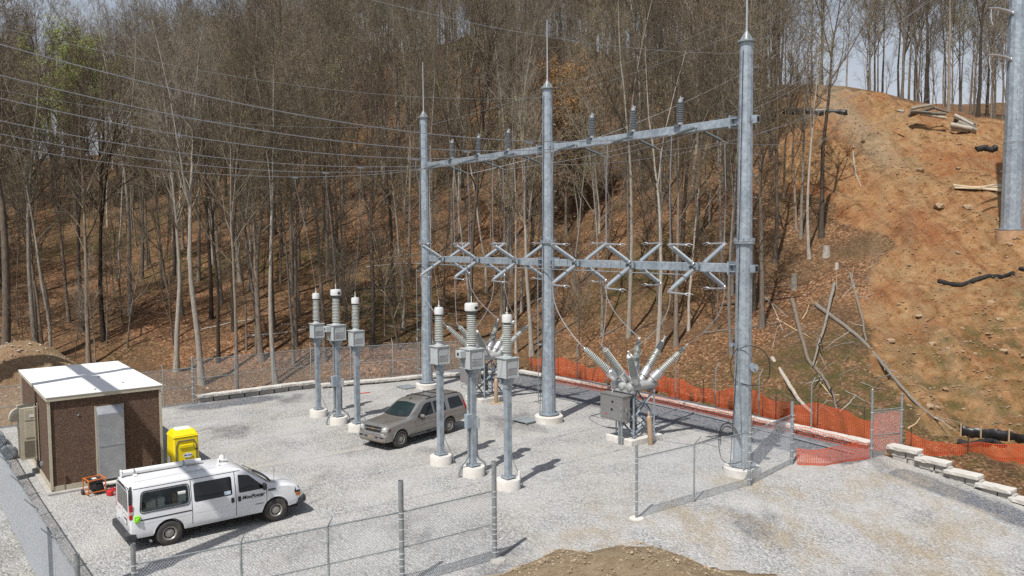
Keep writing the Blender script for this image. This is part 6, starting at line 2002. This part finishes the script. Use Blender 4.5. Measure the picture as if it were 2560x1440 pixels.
# bare posts along the right-hand wall
POSTS_R = ((-9.6, 7.95), (-6.9, 8.25), (-4.2, 8.35), (-1.4, 8.25), (1.5, 8.15), (4.4, 8.0), (7.2, 7.9), (10.2, 7.8))
for k, (s, t_) in enumerate(POSTS_R):
    w_ = ('beside the farther breaker', 'left of the middle pole', 'behind the middle pole', 'behind the nearer breaker cabinet', 'right of the nearer breaker', 'left of the looped-cable pole', 'right of the looped-cable pole', 'close to the narrow gate')[k]
    q = thing('fence_post', f'bare fence post with bent arm on the netted wall, {w_}', 'fence post', W(s, t_, .3), YA, 'bare posts along the orange-netted wall')
    MB().tube([(0, 0, 0), (0, 0, 2.15)], .033, 8).build('shaft', GALV_POST, q)
    MB().tube([(0, 0, 2.13), (0.02, .26, 2.48)], [.026, .016], 6).build('wire_arm', GALV_POST, q)

# ================================================================== block walls
def stone_mesh(name, l, d, h, seed, m, jag=.012, nx=6):
    rnd = random.Random(seed)
    bm = bmesh.new()
    bmesh.ops.create_cube(bm, size=1)
    bmesh.ops.scale(bm, vec=(l, d, h), verts=bm.verts)
    bmesh.ops.bevel(bm, geom=list(bm.edges), offset=min(.03, h * .15), segments=1, affect='EDGES')
    lng = [e for e in bm.edges if abs((e.verts[0].co - e.verts[1].co).x) > l * .5]
    bmesh.ops.subdivide_edges(bm, edges=lng, cuts=nx, use_grid_fill=True)
    for v_ in bm.verts:
        top = v_.co.z > h * .3
        v_.co += Vector((rnd.gauss(0, jag * .5), rnd.gauss(0, jag), rnd.gauss(0, jag * (.25 if top else .5))))
    me = bpy.data.meshes.new(name)
    bm.to_mesh(me)
    bm.free()
    me.materials.append(m)
    return me
caps = [stone_mesh('cap_stone', 1.20, .58, .17, k, CAPST) for k in range(4)]
blks = [stone_mesh('block', .86, .35, .30, 20 + k, CONC_G, .012) for k in range(3)]
def wall(label, pts, ztop, blocks=True, group=None, face=1):
    t = thing('block_wall', label, 'wall', pts[0], 0, group)
    o = Vector(pts[0])
    rnd = random.Random(len(label))
    for a, b in zip(pts[:-1], pts[1:]):
        d = Vector(b) - Vector(a)
        L0 = d.length
        an = math.atan2(d.y, d.x)
        n = max(1, round(L0 / 1.22))
        for k in range(n):
            p = Vector(a).lerp(Vector(b), (k + .5) / n) - o
            sx = L0 / n / 1.215
            link('cap_stone', caps[rnd.randrange(4)], t, Matrix.Translation(p + Vector((0, 0, ztop - .085 + rnd.gauss(0, .008)))) @ Matrix.Rotation(an + rnd.gauss(0, .01), 4, 'Z') @ Matrix.Diagonal((sx, 1, 1, 1)))
        if blocks:
            n = max(1, round(L0 / .95))
            nv = Vector((-d.y, d.x, 0)).normalized() * .02
            for k in range(n):
                p = Vector(a).lerp(Vector(b), (k + .5) / n) - o
                for zz in ((ztop - .325), (ztop - .63)):
                    link('block', blks[rnd.randrange(3)], t, Matrix.Translation(p + nv + Vector((0, 0, zz))) @ Matrix.Rotation(an, 4, 'Z') @ Matrix.Diagonal((L0 / n / .93, 1, 1, 1)))
    return t
wall('pale block wall with rough cap stones under the back fence, left half', [W(-16.75, -12.9), W(-16.75, -5.5)], .46, group='block walls round the yard')
wall('lower pale block wall under the back fence behind the farthest gantry pole', [W(-16.3, -5.3), W(-15.5, -2.0), W(-14.9, 1.6), W(-12.5, 7.3)], .30, group='block walls round the yard')
wall('pale block wall seen through the orange netting along the hillside', [W(-12.2, 7.6), W(-4.9, 8.2), W(2.0, 8.05), W(13.3, 7.6)], .34, group='block walls round the yard')
t = thing('stepped_wall', 'stepped end of the pale block wall going down beside the drive', 'wall', W(14.2, 7.0), YA, 'block walls round the yard')
for k in range(5):
    z = .50 - .25 * k
    link('cap_stone', caps[k % 4], t, Matrix.Translation((.75 + 1.22 * k, .25 - .05 * k, z - .085)) @ Matrix.Diagonal((1.1, 1.0, 1, 1)))
    for j in range(2):
        link('block', blks[(k + j) % 3], t, Matrix.Translation((.55 + 1.22 * k + .64 * j, .27 - .05 * k, z - .32)) @ Matrix.Diagonal((.70, 1, 1, 1)))
        link('block', blks[(k + j + 1) % 3], t, Matrix.Translation((.60 + 1.22 * k + .64 * j, .30 - .05 * k, z - .62)) @ Matrix.Diagonal((.70, 1, 1, 1)))

# ================================================================== orange safety netting
def net_mat():
    m, nt, b = nodes_of('orange_safety_netting')
    N, L = nt.nodes, nt.links
    t = N.new('ShaderNodeTexNoise')
    t.inputs['Scale'].default_value = 0.8
    r = N.new('ShaderNodeValToRGB')
    r.color_ramp.elements[0].color = (0.85, 0.11, 0.04, 1)
    r.color_ramp.elements[1].color = (0.95, 0.21, 0.08, 1)
    L.new(t.outputs['Fac'], r.inputs['Fac'])
    L.new(r.outputs['Color'], b.inputs['Base Color'])
    b.inputs['Roughness'].default_value = 0.45
    tr = N.new('ShaderNodeBsdfTranslucent')
    L.new(r.outputs['Color'], tr.inputs['Color'])
    mx = N.new('ShaderNodeMixShader')
    mx.inputs[0].default_value = 0.45
    L.new(b.outputs[0], mx.inputs[1])
    L.new(tr.outputs[0], mx.inputs[2])
    L.new(mx.outputs[0], N['Material Output'].inputs[0])
    return m
NETM = net_mat()
def netting(label, pts, hs, seed, cell=.09, sw=.031, stakes=True, loose=.22, group='orange safety netting', slant=None):
    """pts: world base points; hs: net height at each point"""
    rnd = random.Random(seed)
    pts = [Vector(p) for p in pts]
    cum = [0]
    for a, b in zip(pts[:-1], pts[1:]):
        cum.append(cum[-1] + (b - a).length)
    L0 = cum[-1]
    o = pts[0]
    t = thing('safety_netting', label, 'netting', o, 0, group)
    sl = Vector(slant) if slant else Vector((0, 0, 0))
    def base(u):
        i = min(max(0, next((k for k in range(len(cum) - 1) if cum[k + 1] >= u), len(cum) - 2)), len(cum) - 2)
        f = (u - cum[i]) / max(1e-6, cum[i + 1] - cum[i])
        return pts[i].lerp(pts[i + 1], f) - o, hs[i] + (hs[i + 1] - hs[i]) * f, (pts[i + 1] - pts[i]).normalized()
    ph = [rnd.uniform(0, 6) for _ in range(4)]
    def S(u, v):
        p, h, d = base(u)
        n = Vector((-d.y, d.x, 0))
        wav = math.sin(u * 1.7 + ph[0]) * .5 + math.sin(u * 3.9 + ph[1]) * .3 + math.sin(u * 7.3 + ph[2] + v * 3) * .2
        sg_ = 1 - .22 * (math.sin(u * 1.3 + ph[3]) * .5 + .5) - .10 * (math.sin(u * 3.7) * .5 + .5)
        return p + n * wav * loose * (1 - .4 * v) + sl * v + Vector((0, 0, h * v * sg_ + .01))
    m = MB()
    nv = 7
    nu = int(L0 / cell)
    for k in range(nu + 1):
        u = min(L0, k * cell)
        for j in range(nv):
            a, b = S(u, j / nv), S(u, (j + 1) / nv)
            c, e = S(min(L0, u + sw * .8), j / nv), S(min(L0, u + sw * .8), (j + 1) / nv)
            m.add([a, c, e, b], [(0, 1, 2, 3)])
    hmax = max(hs)
    nh = max(3, int(hmax / cell))
    n2 = max(4, int(L0 / .22))
    for j in range(nh + 1):
        v0 = j / nh * (1 - sw / hmax)
        v1 = v0 + sw / hmax * (1.6 if j in (0, nh) else 1)
        q = []
        for k in range(n2 + 1):
            u = L0 * k / n2
            q += [S(u, v0), S(u, v1)]
        m.add(q, [(2 * k, 2 * k + 2, 2 * k + 3, 2 * k + 1) for k in range(n2)])
    tag(m.build('net', NETM, t, 60), kind='stuff')
    if stakes:
        n = int(L0 / 2.4)
        for k in range(n + 1):
            p, h, d = base(min(L0, .2 + k * 2.4))
            MB().box(p + Vector((0, 0, h * .5)), (.035, .035, h * 1.12 + .3)).build('stake', mat('dark_steel_stake', (.06, .045, .035), .7), t, 0)
    return t
NB = [(-11.6, 8.0, 1.45), (-8.5, 8.6, 1.35), (-4.5, 8.9, 1.3), (-1, 8.85, 1.4), (2.5, 8.8, 1.2), (6, 8.65, 1.4), (9.5, 8.5, 1.35), (13.2, 8.35, 1.3)]
netting('orange safety netting staked along the hillside above the block wall', [W(s, t_, .12) for s, t_, h in NB], [h for *_, h in NB], 4)
netting('orange netting hanging over the yard face of the block wall', [W(-8, 7.45, 0), W(-2, 7.75, 0), W(5, 7.55, 0), W(12.9, 7.2, 0)], [.38, .40, .42, .45], 5, stakes=False, loose=.06, cell=.14, sw=.02)
netting('low orange netting tied between the fence post and the narrow gate', [W(12.6, 2.9), gp(2060, 1165), gp(2172, 1146)], [.95, .80, .78], 6, stakes=False, loose=.08)
netting('orange netting tied across the narrow gate frame', [g0 + Vector((0, .05, .25)), g1 + Vector((0, .05, .25))], [1.75, 1.75], 8, stakes=False, loose=.04)
npx = [(2262, 1128, 37.2), (2330, 1150, 36.6), (2420, 1165, 36.0), (2500, 1190, 35.2), (2600, 1225, 34.4)]
def bank(x, y):
    p = on_ground(x, y, 20, 130)
    return p
NR = [bank(x, y) for x, y in ((2265, 1128), (2330, 1140), (2400, 1140), (2480, 1148), (2560, 1160), (2680, 1180))]
NR = [p for p in NR if p]
netting('orange netting sagging along the toe of the clay bank beyond the gate', [p + Vector((0, 0, -.02)) for p in NR], [.95, .75, .7, .8, .85, .9][:len(NR)], 9, loose=.2)

# ================================================================== things lying on the bank
def limb_obj(name, label, cat, px, r0, r1, mt, group=None, lift=.0, branches=0, seed=1, world_pts=None):
    rnd = random.Random(seed)
    pts = world_pts or [bank(x, y) for x, y in px]
    pts = [p + Vector((0, 0, r0 * .55 + lift)) for p in pts if p]
    if len(pts) < 2:
        return None
    # resample and follow the ground loosely
    fine = []
    for a, b in zip(pts[:-1], pts[1:]):
        for k in range(5):
            fine.append(a.lerp(b, k / 5) + Vector((rnd.gauss(0, .012), rnd.gauss(0, .012), rnd.gauss(0, .01))))
    fine.append(pts[-1])
    n = len(fine)
    rs = [r0 + (r1 - r0) * k / (n - 1) for k in range(n)]
    o = fine[0]
    t = thing(name, label, cat, o, 0, group)
    MB().tube([p - o for p in fine], rs, 8).build('stem', mt, t, 50)
    MB().cyl(Vector((0, 0, 0)) - (fine[1] - o).normalized() * .004, (fine[1] - o).normalized() * .002, r0 * .97, n=10).build('cut_end', CUTWOOD, t, 0)
    for k in range(branches):
        i = rnd.randrange(n // 2, n - 1)
        d = (fine[i + 1] - fine[i]).normalized()
        e = fine[i] - o + side(rnd, d, R(rnd.uniform(20, 55))) * rnd.uniform(.7, 2.2)
        e.z = max(e.z, (fine[i] - o).z - .2)
        MB().tube([fine[i] - o, (fine[i] - o).lerp(e, .5) + Vector((0, 0, .08)), e], [rs[i] * .55, rs[i] * .35, .012], 5).build('branch', mt, t, 50)
    return t
limb_obj('fallen_tree', 'longest fallen grey trunk sloping down the bank to the orange netting', 'fallen tree', [(2038, 765), (2095, 805), (2150, 850), (2200, 905), (2250, 970), (2290, 1015), (2345, 1062)], .145, .06, BARK[1], branches=6, seed=2)
limb_obj('fallen_tree', 'crooked dark fallen trunk lying on leaf litter beside the crossed poles', 'fallen tree', [(1980, 752), (1992, 800), (2005, 850), (2020, 905), (2055, 945), (2082, 990), (2092, 1032)], .15, .07, BARK[0], branches=4, seed=3)
limb_obj('fallen_tree', 'straight grey pole crossing over the longest fallen trunk', 'fallen tree', [(2086, 718), (2072, 775), (2062, 825), (2045, 875), (2032, 925)], .12, .05, BARK[1], seed=4, lift=.15, branches=3)
limb_obj('fallen_tree', 'pale barkless pole lying straight on the bare clay', 'fallen tree', [(2126, 686), (2143, 750), (2155, 800), (2166, 858)], .09, .05, BARK[1], seed=5)
limb_obj('fallen_tree', 'grey fallen trunk low on the slope beside the pole with cable loops', 'fallen tree', [(1930, 898), (1962, 950), (1998, 1005), (2030, 1038)], .13, .09, BARK[1], seed=6)
limb_obj('fallen_tree', 'slender whitish trunk standing crooked near the top of the clay bank', 'fallen tree', [(2133, 365), (2134, 400), (2140, 440), (2152, 470)], .09, .05, BARK[1], seed=7)
for k, (a, b, lab) in enumerate((((1942, 800), (2025, 845), 'pale split branch on leaf litter left of the crooked trunk'), ((1910, 745), (1970, 795), 'thin pale branch near the edge of the trees'),
                                 ((2005, 800), (2022, 765), 'short pale stick leaning uphill beside the crooked trunk'), ((2152, 960), (2215, 980), 'pale broken branch just above the narrow gate'),
                                 ((2050, 960), (2080, 995), 'thin dead branch below the crooked trunk'), ((2100, 1030), (2140, 990), 'short dead branch close to the orange netting'),
                                 ((2270, 1075), (2300, 1050), 'short pale stick beside the lower end of the longest trunk'), ((1925, 755), (1958, 830), 'thin bleached branch below the tree line'))):
    limb_obj('dead_branch', lab, 'branch', [a, ((a[0] + b[0]) / 2 + 3, (a[1] + b[1]) / 2 + 2), b], .045, .02, CUTWOOD if k % 2 == 0 else BARK[1], 'dead branches on the bank', seed=40 + k)
rs_ = random.Random(12)
for k in range(34):                             # brush on the cleared slope
    x, y = rs_.uniform(1900, 2200), rs_.uniform(700, 1010)
    p = bank(x, y)
    if not p: continue
    an, ln = rs_.uniform(0, 6.28), rs_.uniform(.8, 3.0)
    q = p + Vector((math.cos(an) * ln, math.sin(an) * ln, 0))
    pts = [Vector((c.x, c.y, hz(c.x, c.y))) for c in (p, p.lerp(q, .5), q)]
    limb_obj('brush_stick', 'thin dead stick strewn on the cleared slope around the fallen trunks', 'branch', None, rs_.uniform(.02, .04), .01, BARK[rs_.choice([0, 1, 1])], 'sticks strewn round the fallen trunks', seed=150 + k, world_pts=pts, branches=1)
for k in range(26):                             # brush and dead wood among the trees
    x, y = rs_.uniform(480, 1840), rs_.uniform(640, 880)
    p = bank(x, y)
    if not p: continue
    an, ln = rs_.uniform(-.5, .5), rs_.uniform(2, 6)
    q = p + Vector((math.cos(an) * ln, math.sin(an) * ln, 0))
    pts = [p.lerp(q, f) for f in (0, .5, 1)]
    pts = [Vector((c.x, c.y, hz(c.x, c.y))) for c in pts]
    limb_obj('fallen_branch', 'fallen branch lying in the leaf litter under the hillside trees', 'branch', None, rs_.uniform(.05, .11), .025, BARK[rs_.choice([0, 1, 2])], 'fallen branches under the trees', seed=70 + k, world_pts=pts, branches=2)
# stumps
for x, y, r, h, lab in ((2066, 640, .27, .75, 'thick grey stump with a fresh cut on the leaf-covered slope'), (2092, 672, .14, .42, 'small pale stump beside the thick one'), (1985, 722, .22, 1.0, 'tall narrow stump near the edge of the trees')):
    p = bank(x, y)
    t = thing('tree_stump', lab, 'stump', p, 0.4, 'tree stumps')
    MB().lathe([(r * 1.35, -.4), (r * 1.15, 0), (r, h * .35), (r * .93, h)], 12, cap=False).build('trunk', BARK[1], t, 50)
    MB().lathe([(0, h - .002), (r * .92, h)], 12, cap=False).build('cut_top', CUTWOOD, t, 0)
# log pile at the crest
LP = [((2272, 290), (2335, 268), .22), ((2275, 280), (2365, 285), .20), ((2278, 272), (2330, 262), .19), ((2325, 268), (2372, 280), .15), ((2300, 285), (2365, 295), .18), ((2376, 312), (2430, 322), .28), ((2384, 300), (2440, 318), .24),
      ((2385, 288), (2432, 312), .22), ((2395, 305), (2442, 326), .26), ((2405, 295), (2440, 310), .18), ((2378, 322), (2420, 328), .24), ((2245, 277), (2260, 279), .14)]
for k, (a, b, r) in enumerate(LP):
    r *= .78
    p, q = at(a[0], a[1], 71.5 - k % 3 * .4), at(b[0], b[1], 71 - k % 3 * .4)
    for c in (p, q):
        c.z = max(c.z, hz(c.x, c.y) + r * .6)
    t = thing('felled_log', 'felled grey log stacked at the crest of the clay bank', 'log', p, 0, 'felled logs at the crest of the bank')
    d = q - p
    MB().tube([(0, 0, 0), d * .33 + Vector((0, 0, .03)), d * .66, d], [r, r * .97, r * .9, r * .85], 9).build('bark', BARK[1 if k % 3 else 0], t, 50)
    MB().cyl(-d.normalized() * .003, d.normalized() * .003, r * .95, n=9).build('cut_end', CUTWOOD, t, 0)
# planks
for k in range(4):
    p, q = bank(2392 - k * 3, 472 + k * 3 - (k == 3) * 10), bank(2505, 466 + k * 7)
    p.z = max(p.z, hz(p.x, p.y)) + .08 + .05 * k
    q.z = max(q.z, hz(q.x, q.y)) + .10 + .05 * k
    tag(MB().beam(p, q, .30, .05, (0, -.5, 1)).build('plank', WOODL, None, 0), ('uppermost', 'second', 'third', 'lowest')[k] + ' of the pale planks lying on the bank beside the line pole', 'plank', 'planks on the clay bank')
# silt socks and silt fence
BLK = mat('black_silt_fabric', (.018, .017, .016), .75, 0, .4, 3, .5, 12)
def sock(label, px, r, group):
    pts = [bank(x, y) for x, y in px]
    pts = [p + Vector((0, 0, r * .5)) for p in pts if p]
    sm = []
    for a, b in zip(pts[:-1], pts[1:]):
        sm += [a.lerp(b, k / 4) for k in range(4)]
    sm.append(pts[-1])
    rr = random.Random(len(label))
    tag(MB().tube(sm, [r * rr.uniform(.8, 1.15) for _ in sm], 9).build('silt_sock', BLK), label, 'silt sock', group)
sock('limp black silt sock lying across the middle of the clay bank', [(2345, 708), (2375, 716), (2405, 718), (2435, 708), (2470, 698), (2510, 697), (2535, 688)], .16, 'silt socks')
sock('short black silt sock end high on the bank beside the line pole', [(2548, 674), (2562, 677), (2580, 680)], .13, 'silt socks')
sock('dark muddy silt sock at the toe of the bank below the orange netting', [(2395, 1112), (2425, 1118), (2450, 1113), (2480, 1108), (2510, 1122)], .14, 'silt socks')
sock('black fabric bundle near the line pole on the bank', [(2440, 380), (2460, 375), (2480, 380), (2488, 376)], .25, 'silt socks')
def silt_fence(label, px, h):
    pts = [bank(x, y) for x, y in px]
    t = thing('silt_fence', label, 'silt fence', pts[0], 0, 'black silt fences')
    o = pts[0]
    rr = random.Random(len(label))
    m = MB()
    q = []
    for a, b in zip(pts[:-1], pts[1:]):
        for k in range(6):
            q.append(a.lerp(b, k / 6))
    q.append(pts[-1])
    vs = []
    for p in q:
        vs += [p - o + Vector((rr.gauss(0, .03), rr.gauss(0, .04), -.1)), p - o + Vector((rr.gauss(0, .04), rr.gauss(0, .05), h * .5)), p - o + Vector((rr.gauss(0, .04), rr.gauss(0, .05), h * rr.uniform(.85, 1.0)))]
    fs = []
    for k in range(len(q) - 1):
        fs += [(3 * k, 3 * k + 3, 3 * k + 4, 3 * k + 1), (3 * k + 1, 3 * k + 4, 3 * k + 5, 3 * k + 2)]
    m.add(vs, fs)
    fo = m.build('fabric', mat('shiny_black_fabric', (.015, .016, .018), .4, 0, .3, 4), t, 60)
    sd = fo.modifiers.new('thickness', 'SOLIDIFY')
    sd.thickness = .012
    for p in pts[::1]:
        MB().box(p - o + Vector((0, -.05, h * .5)), (.05, .05, h * 1.3)).build('stake', WOODL, t, 0)
silt_fence('shiny black silt fence with wooden stakes at the toe of the clay bank', [(2400, 1092), (2450, 1098), (2520, 1110), (2600, 1125)], .5)
silt_fence('low black silt fence below the crest beside the leaning tree', [(1955, 288), (2010, 287), (2060, 288), (2120, 290)], .6)
silt_fence('far black silt fence along the crest behind the tallest gantry pole', [(1890, 248), (1930, 246), (1970, 244)], .55)
# rocks
def rock_mesh(seed, r=1.0):
    rnd = random.Random(seed)
    bm = bmesh.new()
    bmesh.ops.create_icosphere(bm, subdivisions=1, radius=r)
    for v_ in bm.verts:
        v_.co *= rnd.uniform(.7, 1.2)
        v_.co.z *= .6
    me = bpy.data.meshes.new('rock')
    bm.to_mesh(me)
    bm.free()
    return me
ROCKM = mat('tan_sandstone', (.33, .235, .145), .9, 0, .2, 3, .4, 12)
rocks = [rock_mesh(k) for k in range(5)]
for me_ in rocks: me_.materials.append(ROCKM)
rr = random.Random(21)
SPEC = [((2345, 520), .5, 'pale flat boulder high on the clay bank'), ((2415, 523), .5, 'rounded boulder half buried beside the planks'), ((2225, 855), .3, 'pale stone next to the longest fallen trunk'), ((2300, 430), .35, 'stone in the gully high on the bank')]
for (x, y), r, lab in SPEC:
    p = bank(x, y)
    o = link('boulder', rocks[rr.randrange(5)])
    o.location = p + Vector((0, 0, r * .2))
    o.scale = (r, r, r)
    tag(o, lab, 'rock')
cnt = 0
while cnt < 42:
    x, y = rr.uniform(2080, 2560), rr.uniform(330, 1060)
    p = bank(x, y)
    if p is None or float(dirt_mask(np.array([p.x]), np.array([p.y]))[0]) < .6:
        continue
    o = link('loose_rock', rocks[rr.randrange(5)])
    r = rr.uniform(.10, .26)
    o.location = p + Vector((0, 0, r * .1))
    o.scale = (r, r * rr.uniform(.7, 1.3), r)
    o.rotation_euler = (rr.gauss(0, .2), rr.gauss(0, .2), rr.uniform(0, 6))
    tag(o, 'loose tan stone lying on the bare clay bank', 'rock', 'loose stones on the clay bank')
    cnt += 1
def pebbles(name, label, sampler, n, rmin, rmax, m, seed):
    rnd = random.Random(seed)
    base = [Vector(v_.co) for v_ in rocks[0].vertices]
    octa = [Vector(q) for q in ((1, 0, 0), (0, 1, 0), (-1, 0, 0), (0, -1, 0), (0, 0, .8), (0, 0, -.6))]
    of = [(0, 1, 4), (1, 2, 4), (2, 3, 4), (3, 0, 4), (1, 0, 5), (2, 1, 5), (3, 2, 5), (0, 3, 5)]
    XY = [sampler(rnd) for _ in range(n)]
    Z = height(np.array([q[0] for q in XY]), np.array([q[1] for q in XY]))
    mb = MB()
    for (x, y), z in zip(XY, Z):
        r = rmin + (rmax - rmin) * rnd.random() ** 3
        a = rnd.uniform(0, 6.28)
        c, s = math.cos(a), math.sin(a)
        vs = []
        for q in octa:
            k = rnd.uniform(.6, 1.3) * r
            vs.append((x + (q.x * c - q.y * s) * k, y + (q.x * s + q.y * c) * k, z + q.z * k * .8))
        mb.add(vs, of)
    tag(mb.build(name, m, None, 0), label, 'stones', kind='stuff')
def s_bank(rnd):
    while True:
        y = rnd.uniform(36, 80)
        x = y * rnd.uniform(.33, .66)
        if float(dirt_mask(np.array([x]), np.array([y]))[0]) > .3:
            return x, y
pebbles('clay_rubble', 'small stones and clods strewn over the bare clay bank', s_bank, 8000, .02, .12, mat('clay_clods', (.25, .175, .105), .95, 0, .35, 2), 3)
pebbles('heap_rubble', 'small stones and clods on the spoil heap by the drive', lambda r: (r.uniform(-2, 7.5), r.uniform(17.5, 22.3)), 5000, .01, .05, mat('soil_clods', (.36, .28, .185), .95, 0, .3, 3), 4)
pebbles('soil_heap_rubble', 'stones on the soil heap behind the control house', lambda r: tuple(W(r.gauss(-20.5, 2.4), r.gauss(-24, 6)))[:2], 1800, .03, .11, mat('pale_stone', (.45, .39, .31), .9, 0, .2, 3), 5)
